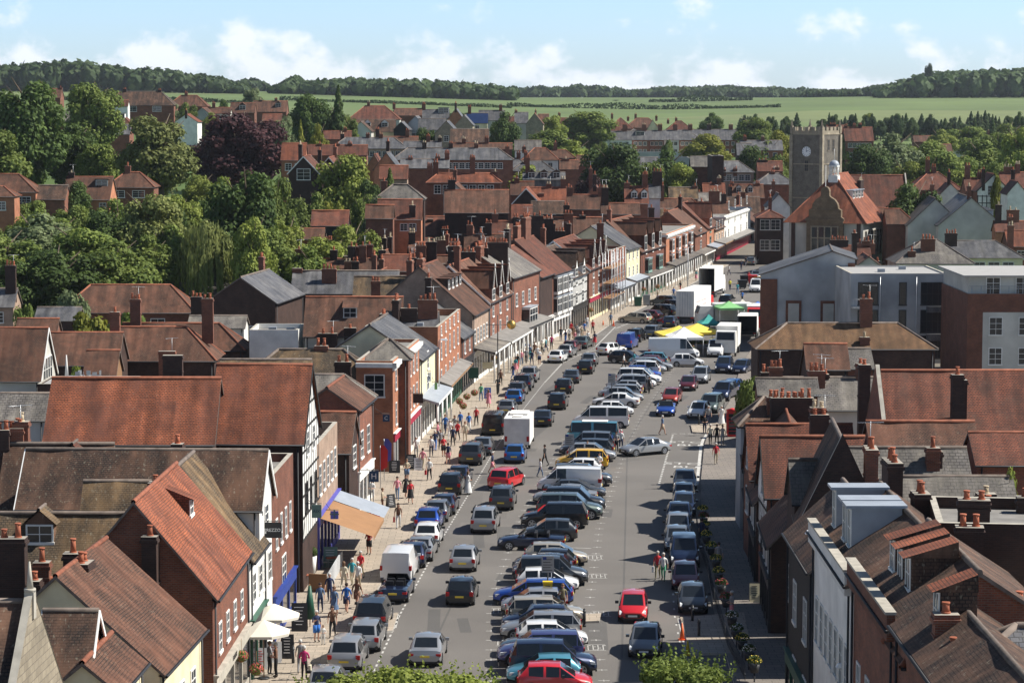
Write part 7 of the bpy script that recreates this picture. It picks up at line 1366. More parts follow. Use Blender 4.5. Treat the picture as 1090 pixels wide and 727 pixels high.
# ------------------------------------------------------------------ people
plain('skin', (.52,.30,.21), .6, .05); plain('hair_grey', (.5,.48,.45), .9); plain('hair_dark', (.04,.025,.02), .8); plain('hair_brown', (.16,.09,.05), .8); plain('shoe', (.03,.025,.02), .7)
for k, c in dict(white=(.72,.72,.70), navy=(.02,.03,.08), black=(.02,.02,.022), blue=(.03,.14,.45), denim=(.10,.16,.27), red=(.5,.03,.04), magenta=(.4,.03,.13), pink=(.65,.25,.3), green=(.1,.35,.2), grey=(.25,.25,.26), beige=(.45,.38,.27), brown=(.16,.08,.05), khaki=(.2,.18,.11), teal=(.05,.3,.35), yellow=(.7,.62,.05), cream=(.6,.55,.42)).items(): plain('cloth_'+k, c, .9, .15, 4)
def skin_person(pose):
    """one continuous figure grown over a posed skeleton; returns mesh with slots skin, top, legs, shoes"""
    s = 1 if pose % 2 == 0 else -1; walk = pose in (0, 1); st = .26 if walk else .07
    J = {}; E = []
    def j(n, p, r, par=None, mat=0):
        J[n] = (Vector(p), r, mat)
        if par: E.append((par, n, mat))
    j('pel', (0,0,.95), .135, None, 2); j('waist', (0,.01,1.10), .12, 'pel', 1); j('chest', (0,.02,1.30), .145, 'waist', 1); j('sh', (0,0,1.44), .085, 'chest', 1); j('neck', (0,.01,1.53), .052, 'sh', 0); j('head0', (0,.03,1.60), .075, 'neck', 0); j('head', (0,.03,1.68), .092, 'head0', 0); j('top', (0,.02,1.755), .062, 'head', 0); j('nose', (0,.135,1.655), .014, 'head', 0)
    for sd, q in ((1, 'r'), (-1, 'l')):
        ph = s*sd*(1 if walk else .4)
        j('ear'+q, (sd*.088,.02,1.66), .014, 'head', 0)
        j('hip'+q, (sd*.095,0,.90), .10, 'pel', 2); j('knee'+q, (sd*.10,ph*st*.55+.03,.50), .066, 'hip'+q, 2); j('ank'+q, (sd*.10,ph*st-.02-(.05 if ph < 0 and walk else 0),.10+(.04 if ph < 0 and walk else 0)), .044, 'knee'+q, 2); j('toe'+q, (sd*.115,ph*st+.15,.045), .042, 'ank'+q, 3)
        j('sho'+q, (sd*.185,0,1.40), .062, 'sh', 1)
        if pose == 2: el = (sd*.27,.02,1.14); wr = (sd*.16,.20,1.12)
        elif pose == 3 and sd > 0: el = (sd*.27,.06,1.14); wr = (sd*.20,.25,1.26)
        else: el = (sd*.25,-ph*.10,1.14); wr = (sd*.27,-ph*.16+.07,.90)
        j('elb'+q, el, .044, 'sho'+q, 1); j('wri'+q, wr, .030, 'elb'+q, 0)
        dv = (Vector(wr)-Vector(el)).normalized(); pm = Vector(wr)+dv*.075; j('palm'+q, pm, .034, 'wri'+q, 0); sidev = Vector((0,1,0)) if abs(dv.y) < .7 else Vector((1,0,0))
        for f in range(4):
            b1 = pm+sidev*(.026*(f-1.5))+dv*.035; j(f'f{f}{q}', b1, .0095, 'palm'+q, 0); j(f'g{f}{q}', b1+dv*(.05-.006*abs(f-1.5))+Vector((-sd*.014,0,0)), .008, f'f{f}{q}', 0)
        j('th'+q, pm-dv*.01+sidev*.05, .010, 'palm'+q, 0)
    names = list(J); V = [J[n][0] for n in names]; me = bpy.data.meshes.new('tmp'); me.from_pydata([tuple(v) for v in V], [(names.index(a), names.index(b)) for a, b, _ in E], []); o = bpy.data.objects.new('tmp', me); COL.objects.link(o)
    mod = o.modifiers.new('s', 'SKIN'); me.skin_vertices[0]; sv = me.skin_vertices[0].data
    for i, n in enumerate(names): r = J[n][1]; sv[i].radius = (r*1.18 if n in ('chest','pel','waist') else r, r*.82 if n in ('chest','pel','waist') else r); sv[i].use_root = (n == 'pel')
    o.modifiers.new('b', 'SUBSURF').levels = 1
    dg = bpy.context.evaluated_depsgraph_get(); out = bpy.data.meshes.new_from_object(o.evaluated_get(dg)); bpy.data.objects.remove(o); out.name = 'person'
    out.materials.clear(); [out.materials.append(M[k]) for k in ('skin', 'cloth_white', 'cloth_navy', 'shoe')]
    segs = [(J[a][0], J[b][0], m_, (J[a][1]+J[b][1])/2) for a, b, m_ in E]
    for p in out.polygons:
        c = p.center; best = 9; bm_ = 0
        for a, b, m_, r in segs:
            d = b-a; t = max(0, min(1, (c-a).dot(d)/d.length_squared)); e = (c-a-d*t).length-r
            if e < best: best, bm_ = e, m_
        p.material_index = bm_; p.use_smooth = True
    return out
PM = [skin_person(i) for i in range(4)]
def hairmesh(long):
    import bmesh
    b = bmesh.new(); bmesh.ops.create_icosphere(b, subdivisions=3, radius=.108)
    for v in b.verts:
        v.co = Vector((v.co.x*.96, v.co.y*1.02+.01, v.co.z*1.08+1.705))
        if v.co.z < 1.69 and v.co.y > .02: v.co.y = .02-(v.co.y-.02)*.2
        if long and v.co.z < 1.66: v.co.z -= .14
    me = bpy.data.meshes.new('hair'); b.to_mesh(me); b.free(); me.materials.append(M['hair_dark']); [setattr(p, 'use_smooth', True) for p in me.polygons]; return me
HM = [hairmesh(0), hairmesh(1)]
m = MB()
for sg in (-1, 1): m.box(sg*.034-.012, sg*.034+.012, .112, .124, 1.672, 1.686)
m.box(-.022, .022, .110, .119, 1.604, 1.612, 1); EYE = m.data('face', ['trim', 'pot'], False)
def skirtmesh(z0, z1, r0, r1): m = MB(); m.cyl((0,0), r1, z0, z1, 16, r1=r0, cap=False); m.cyl((0,0), r1*.98, z0, z1, 16, r1=r0*.98, cap=False); return m
SK = [skirtmesh(.45, 1.12, .155, .27).data('skirt', ['cloth_white'], False), skirtmesh(.15, 1.15, .15, .33).data('dress', ['cloth_white'], False)]
BAG = MB(); BAG.box(-.06, .06, -.16, .16, -.42, -.08); BAG.tube((0,-.12,-.08), (0,0,.03), .01); BAG.tube((0,.12,-.08), (0,0,.03), .01); BAGM = BAG.data('bag', ['cloth_white'], False)
def person(px, py, top, legs, hair='hair_brown', pose=0, face=180, label='', skirt=None, bag=None, sc=1.0, long=False, bare=False, z=None, xy=None):
    x, y = xy or G(px, py, .13 if z is None else z); zz = .13 if z is None else z
    o = link('person', PM[pose], None, (x, y, zz), R(-face)); o.scale = (sc, sc, sc); tag(o, label, 'person')
    objmat(o, ['skin', 'cloth_'+top, 'skin' if bare else 'cloth_'+legs, 'shoe'])
    h = link('hair', HM[1 if long else 0], o); objmat(h, [hair]); link('face', EYE, o)
    if skirt is not None: s = link('skirt' if skirt == 0 else 'dress', SK[skirt], o); objmat(s, ['cloth_'+legs])
    if bare and skirt is None: sm = link('shorts', _shorts(), o); objmat(sm, ['cloth_'+legs])
    if bag: b = link('bag', BAGM, None, (x+.30*math.cos(R(-face))*sc, y+.30*math.sin(R(-face))*sc, zz+.86*sc), R(-face)); objmat(b, ['cloth_'+bag]); tag(b, f'{bag} bag held by the {" ".join(label.split()[:11])}', 'bag')
    return o
def _shorts():
    if 'shorts' not in _win:
        m = MB()
        for sg in (-1, 1): m.cyl((sg*.095, .01), .118, .55, .98, 12, r1=.125)
        _win['shorts'] = m.data('shorts', ['cloth_navy'], False)
    return _win['shorts']
PP = [
 (384,616,'red','beige','hair_grey',0,200,'man in a red waistcoat with white hair by the white van'),(381,628,'white','beige','hair_grey',0,190,'man in a white shirt with a stick behind the red waistcoat man'),(369,652,'blue','navy','hair_dark',1,10,'man in a bright blue t shirt walking away',dict(bare=True)),(341,652,'denim','navy','hair_dark',0,180,'man in a denim shirt walking towards the camera'),(351,641,'navy','navy','hair_grey',1,180,'person in a dark top behind the denim shirt man'),(356,656,'denim','denim','hair_brown',0,190,'woman in a denim dress among the walkers',dict(skirt=0,long=True,bare=True)),(354,678,'brown','black','hair_dark',0,185,'woman in a brown top and black trousers',dict(long=True)),(337,683,'navy','blue','hair_grey',3,150,'man in bright blue shorts holding a child by the hand',dict(bare=True)),(344,686,'white','white','hair_brown',2,180,'small child in white beside the blue shorts man',dict(sc=.62)),(287,718,'grey','black','hair_brown',2,60,'woman in grey at the cafe boards'),(294,721,'maroon' if False else 'brown','black','hair_grey',2,260,'stout man in a plum shirt with hands raised at the cafe boards',dict(sc=1.04)),(324,723,'magenta','black','hair_grey',2,5,'woman in a magenta coat seen from behind',dict(bag='cream')),(320,716,'grey','grey','hair_grey',0,0,'grey haired person beside the magenta coat'),(380,647,'brown','brown','hair_brown',1,20,'woman in a rust top by the open topped car',dict(long=True,bare=True)),(375,624,'teal','cream','hair_grey',1,190,'woman in pale teal behind the blue t shirt man'),(366,628,'cream','cream','hair_brown',0,10,'woman in cream next to the one in pale teal',dict(long=True)),
 (423,532,'pink','denim','hair_dark',1,185,'bare chested looking man in jeans by the red board'),(432,530,'black','black','hair_dark',0,150,'woman in black with a pushchair stance near the red board',dict(long=True,bare=True,skirt=0)),(437,536,'red','black','hair_dark',1,170,'woman in a red top and black skirt',dict(skirt=0,bare=True,long=True)),(424,562,'brown','white','hair_dark',0,180,'woman in a patterned top and white trousers with a red bag',dict(bag='red',long=True)),(457,511,'white','black','hair_grey',0,190,'man in a white shirt and black trousers carrying bags',dict(bag='red')),(407,545,'beige','brown','hair_brown',2,90,'person in tan at the edge of the orange awning'),(396,535,'white','grey','hair_grey',2,200,'person in white half behind the orange awning'),(443,487,'white','grey','hair_grey',0,180,'man in a white top by the pavement boards'),(424,493,'teal','beige','hair_brown',1,90,'person in a turquoise top beside the white column house'),(477,494,'navy','pink','hair_dark',0,5,'man in a navy shirt and shorts walking away under the canopy',dict(bare=True)),(469,479,'grey','black','hair_brown',1,170,'grey clad shopper at the white canopy'),(479,468,'white','white','hair_grey',0,185,'white clad shopper at the white canopy'),(466,470,'pink','navy','hair_dark',0,90,'pink clad shopper deeper under the white canopy'),(474,462,'blue','navy','hair_brown',1,200,'blue clad shopper under the white canopy'),(482,475,'navy','black','hair_brown',0,190,'dark clad shopper at the canopy post'),(498,526,'white','white','hair_brown',2,60,'woman in a long white dress beside the dark parked cars',dict(skirt=1,long=True)),(524,504,'navy','pink','hair_grey',1,100,'person in the road behind the red people carrier',dict(bare=True)),
 (507,453,'red','black','hair_grey',0,190,'woman in a coral red top near the black van'),(499,460,'blue','white','hair_brown',1,170,'person in pale blue left of the coral red woman'),(487,469,'red','black','hair_dark',0,200,'person in scarlet near the flower baskets'),(495,470,'cream','beige','hair_brown',0,185,'man in cream near the flower baskets'),(512,427,'green','denim','hair_brown',0,10,'person in a green t shirt further up the left pavement'),(520,434,'pink','pink','hair_brown',1,0,'woman in pink further up the left pavement',dict(bare=True,skirt=0,long=True)),(530,419,'black','black','hair_dark',2,180,'person in black beside the lamp post'),(533,411,'brown','black','hair_dark',0,185,'person in brown and black beyond the lamp post'),
 (555,389,'pink','denim','hair_brown',0,180,'pink topped walker at the colonnade'),(560,387,'grey','black','hair_dark',1,190,'grey topped walker at the colonnade'),(566,389,'navy','navy','hair_dark',0,20,'navy clad walker at the colonnade'),(572,384,'white','beige','hair_grey',1,180,'white topped walker at the colonnade'),(569,380,'brown','black','hair_brown',0,200,'brown clad walker at the colonnade'),(577,378,'cream','black','hair_grey',1,0,'cream topped walker with a bag at the colonnade',dict(bag='white')),(561,379,'blue','grey','hair_dark',0,170,'blue topped walker deep under the colonnade'),(587,372,'magenta','black','hair_dark',0,180,'person in magenta next to the white parked hatchback'),(581,375,'teal','navy','hair_brown',1,90,'person in turquoise next to the magenta one'),(597,363,'black','navy','hair_dark',0,180,'dark clad person by the timbered shop'),(606,363,'white','black','hair_brown',1,190,'white topped person in the crowd by the timbered shop'),(610,361,'brown','brown','hair_dark',0,150,'brown clad person in the crowd by the timbered shop'),(614,359,'grey','black','hair_dark',1,200,'grey clad person in the crowd by the timbered shop'),(619,362,'beige','beige','hair_grey',0,180,'tan clad man on the kerb by the timbered shop'),(626,367,'white','navy','hair_grey',1,175,'man in white crossing at the kerb'),(633,368,'navy','red','hair_dark',0,185,'woman in navy and red crossing at the kerb',dict(skirt=0,bare=True)),(631,355,'red','black','hair_brown',0,190,'person in red by the scaffolding'),(625,350,'white','denim','hair_brown',1,180,'white topped person by the scaffolding'),(650,347,'denim','khaki','hair_dark',0,185,'man by the cones outside the scaffolded shop'),(717,318,'blue','grey','hair_brown',0,180,'person in blue near the lorry on the far pavement'),(777,309,'yellow','navy','hair_dark',0,170,'worker in a high visibility yellow jacket'),(785,313,'teal','denim','hair_brown',1,180,'person in teal in the far road'),(790,322,'blue','black','hair_dark',0,160,'person in blue beside the far market stalls'),(797,300,'red','navy','hair_dark',0,180,'person in red beside the red bin'),(770,300,'black','black','hair_dark',1,190,'person in black by the open lorry'),(789,288,'navy','navy','hair_dark',0,180,'dark clad person at the far pavement, nearer of two'),(794,284,'black','grey','hair_dark',0,180,'dark clad person at the far pavement, further of two'),
 (664,393,'white','black','hair_dark',0,90,'man in a white shirt crossing by the black hatchback'),(675,391,'pale' if False else 'teal','white','hair_brown',1,80,'woman in pale blue crossing by the black hatchback'),(691,419,'black','black','hair_dark',0,170,'man in black standing in the centre bays'),(705,463,'denim','beige','hair_grey',0,70,'man in a blue shirt and shorts crossing the right lane alone',dict(bare=True)),(656,481,'grey','black','hair_dark',2,180,'dark haired man at the end of the camper van',),(661,479,'white','navy','hair_grey',0,10,'man in a long white shirt next to the camper van'),(580,496,'black','black','hair_dark',1,300,'person in black walking across the left lane'),(575,508,'white','denim','hair_brown',0,60,'small person in white behind the one in black',dict(sc=.86,long=True)),(638,505,'white','black','hair_dark',2,200,'man in white standing at the yellow car'),(625,491,'pink','black','hair_dark',2,160,'woman in pink leaning at the yellow car'),(754,452,'grey','navy','hair_grey',0,180,'man in grey standing by the white hatchback'),(768,452,'white','white','hair_grey',0,190,'woman in white on the far right island',dict(skirt=1)),(756,473,'cream','black','hair_grey',0,180,'person in cream at the phone box kerb, left of three'),(763,473,'black','black','hair_dark',1,180,'person in black at the phone box kerb, middle of three'),(769,474,'grey','grey','hair_dark',0,180,'person in grey at the phone box kerb, right of three'),(762,494,'red','beige','hair_grey',0,180,'man in a red shirt walking in the shade of the right pavement'),(700,616,'red','khaki','hair_grey',0,190,'man in a red shirt beside the right hand parked cars',dict(bag='white')),(706,618,'white','green','hair_grey',1,190,'woman in a pale sun hat and white top beside the red shirted man'),(765,606,'grey','beige','hair_dark',0,10,'man in grey walking away in the right hand shade'),(779,661,'grey','pink','hair_grey',2,250,'white haired woman leaning over the planters'),(599,653,'khaki','brown','hair_brown',3,180,'man in khaki standing at the yellow ticket machine'),(747,579,'navy','black','hair_dark',0,20,'dark figure in the shade between planters and cars'),(750,462,'black','navy','hair_dark',2,180,'dark figure by the bollard behind the white hatchback')]
for t in PP:
    kw = t[8] if len(t) > 8 else {}; onroad = t[7].find('cross') >= 0 or t[0] in (524,691,705,656,661,580,575,638,625,700,706,498,785,790)
    person(t[0], t[1], t[2], t[3], t[4], t[5], t[6], t[7], z=.005 if onroad else None, **kw)
cols = ['white','navy','red','grey','blue','pink','beige','black','teal','denim']
for i, (px, py, wh) in enumerate([(459,486,'near the canopy posts'),(463,480,'near the canopy posts'),(472,486,'near the canopy posts'),(484,463,'near the canopy posts'),(490,458,'near the canopy posts'),(450,500,'by the pavement boards'),(433,512,'by the pavement boards'),(551,393,'at the near end of the colonnade'),(549,397,'at the near end of the colonnade'),(564,383,'inside the colonnade'),(574,388,'at the kerb by the colonnade'),(602,366,'in the knot by the timbered shop'),(608,357,'in the knot by the timbered shop'),(616,364,'in the knot by the timbered shop'),(622,357,'in the knot by the timbered shop'),(612,367,'in the knot by the timbered shop'),(700,321,'under the far canopies'),(724,311,'under the far canopies'),(741,299,'under the far canopies'),(757,290,'under the far canopies'),(776,293,'in the far road'),(546,404,'between lamp post and colonnade'),(393,590,'on the open pavement below the awning')]):
    c = cols[i % 10]; d_ = cols[(i*3+1) % 10]; person(px, py, c, d_, ('hair_brown','hair_grey','hair_dark')[i % 3], i % 4, (180,0,150,200)[i % 4]+i*3, f'person in a {c} top and {d_} bottoms {wh}', bare=(i % 4 == 2), skirt=0 if i % 5 == 3 else None, long=(i % 5 == 3))
# ------------------------------------------------------------------ street things
def gazebo(px, py, w_, mat, label, h=2.3, rise=1.1, rz=.15):
    x, y = G(px, py); root = empty('gazebo', (x, y+w_/2, 0), rz); tag(root, label, 'gazebo'); c = MB(); q = w_/2; n = 6
    rings = [(q, h), (q*.62, h+rise*.28), (q*.28, h+rise*.66), (.03, h+rise)]
    for (r0, z0), (r1, z1) in zip(rings, rings[1:]):
        for k in range(4):
            a, b_ = k*math.pi/2+math.pi/4, (k+1)*math.pi/2+math.pi/4; s2 = 1.4142; c.quad((r0*s2*math.cos(a), r0*s2*math.sin(a), z0), (r0*s2*math.cos(b_), r0*s2*math.sin(b_), z0), (r1*s2*math.cos(b_), r1*s2*math.sin(b_), z1), (r1*s2*math.cos(a), r1*s2*math.sin(a), z1))
    for a, b_ in (((-q,-q),(q,-q)), ((q,-q),(q,q)), ((q,q),(-q,q)), ((-q,q),(-q,-q))): c.quad((*a,h-.28), (*b_,h-.28), (*b_,h), (*a,h))
    c.obj('canopy', [mat], root, uv=False)
    for sx in (-1, 1):
        for sy in (-1, 1): m = MB(); m.tube((sx*q*.97, sy*q*.97, 0), (sx*q*.97, sy*q*.97, h), .035); m.obj('pole', ['metal'], root, uv=False)
    t = MB(); t.box(-q*.7, q*.7, -q*.5, q*.2, .75, .8); 
    for k in range(7): t.box(-q*.65+k*q*.19, -q*.65+k*q*.19+.28, -q*.4, q*.1, .8, .95+.07*(k%3), 1)
    o = t.obj('market_table', ['wood', 'plantgreen'], None, uv=False); o.location = (x, y+w_/2, 0); o.rotation_euler = (0,0,rz); tag(o, 'goods table under the '+label, 'table')
gazebo(729, 380, 4, 'canvas_white', 'white gazebo behind the long white van'); gazebo(724, 377, 5, 'canvas_yellow', 'yellow gazebo nearer the parked cars', rise=.9); gazebo(744, 374, 5, 'canvas_yellow', 'yellow gazebo on the right beside the box lorry', rise=.9); gazebo(755, 364, 2.6, 'canvas_teal', 'teal gazebo behind the yellow pair'); gazebo(777, 352, 3.4, 'canvas_green', 'pale green gazebo over the white trailer', h=3.0, rise=.8); gazebo(808, 349, 4, 'canvas_blue', 'bright blue gazebo at the far right of the market')
gazebo(791, 346, 3, 'canvas', 'cream gazebo next to the blue one')
def parasol(px, py, r, label, mat='canvas', h=2.5):
    x, y = G(px, py, .13); root = empty('parasol', (x, y, .13), .4); tag(root, label, 'parasol'); c = MB()
    for k in range(8):
        a, b_ = k*math.pi/4, (k+1)*math.pi/4; c.quad((r*math.cos(a), r*math.sin(a), h), (r*math.cos(b_), r*math.sin(b_), h), (.03*math.cos(b_), .03*math.sin(b_), h+.62), (.03*math.cos(a), .03*math.sin(a), h+.62)); c.quad((r*math.cos(a), r*math.sin(a), h-.14), (r*math.cos(b_), r*math.sin(b_), h-.14), (r*math.cos(b_), r*math.sin(b_), h), (r*math.cos(a), r*math.sin(a), h))
    c.obj('canopy', [mat], root, uv=False); m = MB(); m.tube((0,0,0), (0,0,h+.6), .03); m.obj('pole', ['wood'], root, uv=False); m = MB(); m.cyl((0,0), .3, 0, .08, 12); m.obj('base', ['darkmetal'], root, uv=False)
x, y = G(290, 694); parasol(292, 703, 1.45, 'cream cafe parasol, farther of two'); parasol(281, 722, 1.45, 'cream cafe parasol, nearer of two over the menu boards')
def post(px, py, h, label, r=.08, mat='darkmetal', band=True):
    x, y = G(px, py, .1); m = MB(); m.cyl((0,0), r, 0, h, 10); m.cyl((0,0), r*1.25, h-.16, h-.1, 10); m.cyl((0,0), r*1.3, 0, .12, 10); m.cyl((0,0), r, h, h+.06, 10, r1=r*.3); o = m.obj('bollard', [mat], uv=False); o.location = (x, y, .02); tag(o, label, 'bollard')
for a_ in ((622,665,1.0,'black bollard at the right end of the centre cars'),(543,665,1.0,'black bollard at the left end of the centre cars'),(737,661,1.0,'black bollard on the right island, further of two'),(744,677,1.0,'black bollard on the right island, nearer of two'),(744,452,1.0,'black bollard by the white hatchback'),(666,447,1.0,'black bollard on the small middle island'),(312,706,1.0,'black bollard by the cafe chalkboard'),(406,664,1.6,'tall black post behind the black off roader'),(641,508,1.0,'black bollard beside the yellow car')): post(*a_)
def cone(px, py, label, mat='cone', h=.75):
    x, y = G(px, py); m = MB(); m.box(-.2, .2, -.2, .2, 0, .05); m.cyl((0,0), .15, .05, h, 12, r1=.03); m.cyl((0,0), .118, h*.3, h*.5, 12, 1, r1=.088); o = m.obj('traffic_cone', [mat, 'white' if mat == 'cone' else mat], uv=False); o.location = (x, y, .01); tag(o, label, 'traffic cone')
cone(726, 681, 'orange traffic cone on the edge of the right island', h=.95); cone(732, 697, 'yellow cone just behind the near treetop', 'yellow', .8); cone(739, 712, 'yellow cone poking above the near treetop', 'yellow', .8); cone(642, 347, 'orange cone by the scaffolding, left one'); cone(653, 347, 'orange cone by the scaffolding, right one')
def signpost(px, py, h, w_, hh, label, mat='render_grey', col='sign_white', lines=True, face=0):
    x, y = G(px, py, .05); root = empty('street_sign', (x, y, .05), face); tag(root, label, 'sign'); m = MB(); m.tube((0,0,0), (0,0,h), .045); m.obj('pole', ['darkmetal'], root, uv=False)
    m = MB(); m.box(-w_/2, w_/2, -.08, -.05, h-hh, h); 
    if lines:
        for k in range(5): m.box(-w_*.38, w_*.36-.1*(k%2), -.088, -.079, h-hh*(.2+.16*k)-.03, h-hh*(.2+.16*k)+.01, 1)
        m.box(-w_*.4, -w_*.1, -.09, -.079, h-hh*.22, h-.05, 2)
    m.obj('sign_panel', [mat, 'darkmetal', 'bluepaint'], root, uv=False)
signpost(583, 634+8, 2.9, .75, 1.0, 'parking notice panel on a pole above the yellow ticket machine'); signpost(606, 499, 2.9, .75, .95, 'parking notice panel on a pole beside the silver hatchback'); signpost(651, 428, 2.9, .75, .95, 'pale parking panel on a pole among the far centre cars')
signpost(560, 331, 6.0, .9, .9, 'small direction sign outside the timbered shop') if False else None
x, y = G(583, 648); root = empty('ticket_machine', (x, y, 0)); tag(root, 'yellow parking ticket machine among the centre cars', 'ticket machine'); m = MB(); m.box(-.28, .28, -.16, .16, .5, 1.6); m.box(-.3, .3, -.2, .2, 1.6, 1.68, 0); m.obj('cabinet', ['yellow'], root); m = MB(); m.box(-.12, .12, -.1, .1, 0, .5); m.obj('pedestal', ['yellow'], root); m = MB(); m.box(-.15, .15, -.17, -.155, 1.2, 1.45); m.obj('display', ['trim'], root, uv=False)
def board(px, py, label, words, col='trim', w_=.65, h=1.0, wcol='sign_white', size=.26, face=0):
    x, y = G(px, py, .13); root = empty('pavement_board', (x, y, .13), face); tag(root, label, 'board'); m = MB(); m.mesh([(-w_/2,-.22,0),(w_/2,-.22,0),(w_/2,0,h),(-w_/2,0,h),(-w_/2,-.19,0),(w_/2,-.19,0),(w_/2,.03,h),(-w_/2,.03,h)], [(0,1,2,3),(7,6,5,4),(0,3,7,4),(1,5,6,2)]); m.mesh([(-w_/2,.22,0),(w_/2,.22,0),(w_/2,.03,h),(-w_/2,.03,h)], [(3,2,1,0)]); m.obj('panel', [col], root, uv=False)
    if words != ['SALE']:
        k_ = MB()
        for j in range(6): l = w_*rnd.uniform(.18, .36); t_ = .85-.12*j; k_.box(-l, l*.8, -.232+.22*t_, -.222+.22*t_, h*t_-.02, h*t_+.015)
        k_.obj('faded_lettering', [wcol], root, uv=False); words = []
    for i, wd in enumerate(words): text(wd, size, wcol, root, (0, -.235+.22*(.72-i*.25)*1.0, h*(.72-i*.25)), (R(78), 0, 0))
board(399, 557, 'red sale board at the foot of the orange awning', ['SALE'], 'redpaint', .8, 1.1); board(416, 540, 'dark chalkboard left of the woman in black', ['menu', 'today'], face=.5); board(420, 503, 'dark chalkboard by the white column house', ['lunch', 'teas'], w_=.9); board(437, 499, 'large dark chalkboard by the white topped man', ['coffee', 'cakes'], w_=.9, h=1.2); board(446, 500, 'pale board next to the large chalkboard', ['open'], 'sign_white', .8, 1.0, 'trim'); board(519, 424, 'blue board up the left pavement', ['open'], 'blue_panel', .7, 1.1); board(319, 671, 'menu board with a food picture beside the cafe parasols', ['menu'], 'trim', .9, 1.6); board(306, 700, 'chalkboard beside the cafe bollard', ['soup', 'of day'], 'trim', .7, 1.3); board(352, 603, 'framed picture board on the cafe terrace', ['menu'], 'copper_green', .9, 1.3); board(276, 711, 'white and red poster board under the parasols', ['sale'], 'sign_white', .9, 1.1, 'redpaint'); board(292, 704, 'second poster board right of the white and red one', ['sale'], 'sign_white', .8, 1.1, 'crimson'); board(803, 640, 'pale green board in the right hand shade', ['open'], 'cream', .6, 1.1, 'trim')
def hanging(px, py, Y, w_, h, label, words, col, wcol='sign_white', size=.3, arm=1, lettersfont=None):
    x, z = atY(px, py, Y); root = empty('hanging_sign', (x, Y, z)); tag(root, label, 'sign'); m = MB(); m.box(-w_/2, w_/2, -.04, .04, -h/2, h/2); m.obj('sign_panel', [col], root, uv=False)
    m = MB(); m.tube((-w_/2-arm, 0, h/2+.08), (w_/2, 0, h/2+.08), .025); m.tube((-w_/2-arm, 0, h/2+.5), (-w_/2, 0, h/2+.08), .015); m.obj('bracket', ['darkmetal'], root, uv=False)
    if words: text(words, size, wcol, root, (0, -.05, 0), (math.pi/2, 0, 0))
hanging(290, 564, 131, 1.0, .85, 'black square hanging sign above the cafe', 'PREZZO', 'trim', size=.24); hanging(251, 654, 124, .7, .55, 'small black hanging sign above the gallery shop', '', 'trim', arm=.7); hanging(337, 544, 147, .6, .8, 'pale green hanging sign by the blue fascia', 'AIX', 'copper_green', 'sign_navy', .28, .4); hanging(398, 507, 176, .7, .8, 'blue hanging sign with a letter H', 'H', 'sign_navy', size=.6, arm=.8); hanging(411, 445, 192, .55, .55, 'navy hanging sign with a letter C', 'C', 'sign_navy', size=.42, arm=.6); hanging(456, 401, 222, .5, .85, 'pale hanging sign with a big navy letter S', 'S', 'sign_white', 'sign_navy', .7, .3); hanging(445, 424, 205, .85, .8, 'brown hanging sign on the orange brick house', '', 'brick_dark', 'gold', .3, .5); hanging(504, 397, 248, 1.0, 1.1, 'dark green hanging sign on the narrow brick house', '', 'greenpaint'); hanging(519, 389, 262, 1.1, .7, 'cream hanging sign beyond the green one', '', 'cream'); hanging(464, 411, 215, .25, .6, 'bright green vertical sign', '', 'canvas_green', arm=.2); hanging(795, 470, 190, 1.3, .8, 'long pale shop sign hanging over the right pavement', '', 'cream', arm=-.2); hanging(791, 468, 178, .5, .6, 'white hanging sign with a red disc', 'O', 'sign_white', 'redpaint', .45, arm=-.2); hanging(356, 548, 151, .5, .5, 'pale blue pharmacy cross sign', '+', 'violet', 'skylight', 1.2, .3)
x, z = atY(536, 347, 250); Y0 = 250
root = empty('street_lamp', (x-.6, Y0, .13)); tag(root, 'black lamp post carrying a large gilded globe', 'street lamp'); m = MB(); m.tube((0,0,0), (0,0,z+1.0), .07, .05); m.tube((-1.2,0,z), (1.3,0,z), .035); m.obj('pole', ['darkmetal'], root, uv=False); m = MB(); m.cyl((1.4,0), .02, z-.5, z+.5, 4)
for k in range(10): t0, t1 = -math.pi/2+k*math.pi/10, -math.pi/2+(k+1)*math.pi/10; m.cyl((1.4,0), .48*math.cos(t0), z+.48*math.sin(t0), z+.48*math.sin(t1), 16, r1=.48*math.cos(t1), cap=False)
m.obj('globe', ['gold'], root, uv=False)
def lamp(px, pyt, Y, label, arm=-.8):
    x, z = atY(px, pyt, Y); root = empty('street_lamp', (x+(-arm), Y, .05)); tag(root, label, 'street lamp'); m = MB(); m.tube((0,0,0), (0,0,z), .08, .05); m.tube((0,0,z), (arm,0,z+.1), .035); m.obj('pole', ['metal'], root, uv=False); m = MB(); m.mesh([(arm-.4,-.15,z),(arm+.3,-.15,z),(arm+.3,.15,z),(arm-.4,.15,z),(arm-.3,-.1,z+.16),(arm+.25,-.1,z+.16),(arm+.25,.1,z+.16),(arm-.3,.1,z+.16)], [(0,1,5,4),(1,2,6,5),(2,3,7,6),(3,0,4,7),(4,5,6,7),(3,2,1,0)]); m.obj('lamp_head', ['sign_white'], root, uv=False)
lamp(473, 363, 226, 'street lamp at the corner of the tall orange brick house', .5); lamp(735, 259, 396, 'street lamp before the bright orange brick bays', .4); lamp(866, 569, 113, 'white wall lamp at the corner of the white georgian front', -.4) ; lamp(900, 711, 98, 'white street lamp low on the right beside the white front', -.4); lamp(610, 296, 318, 'street lamp by the white bay windows', .4)
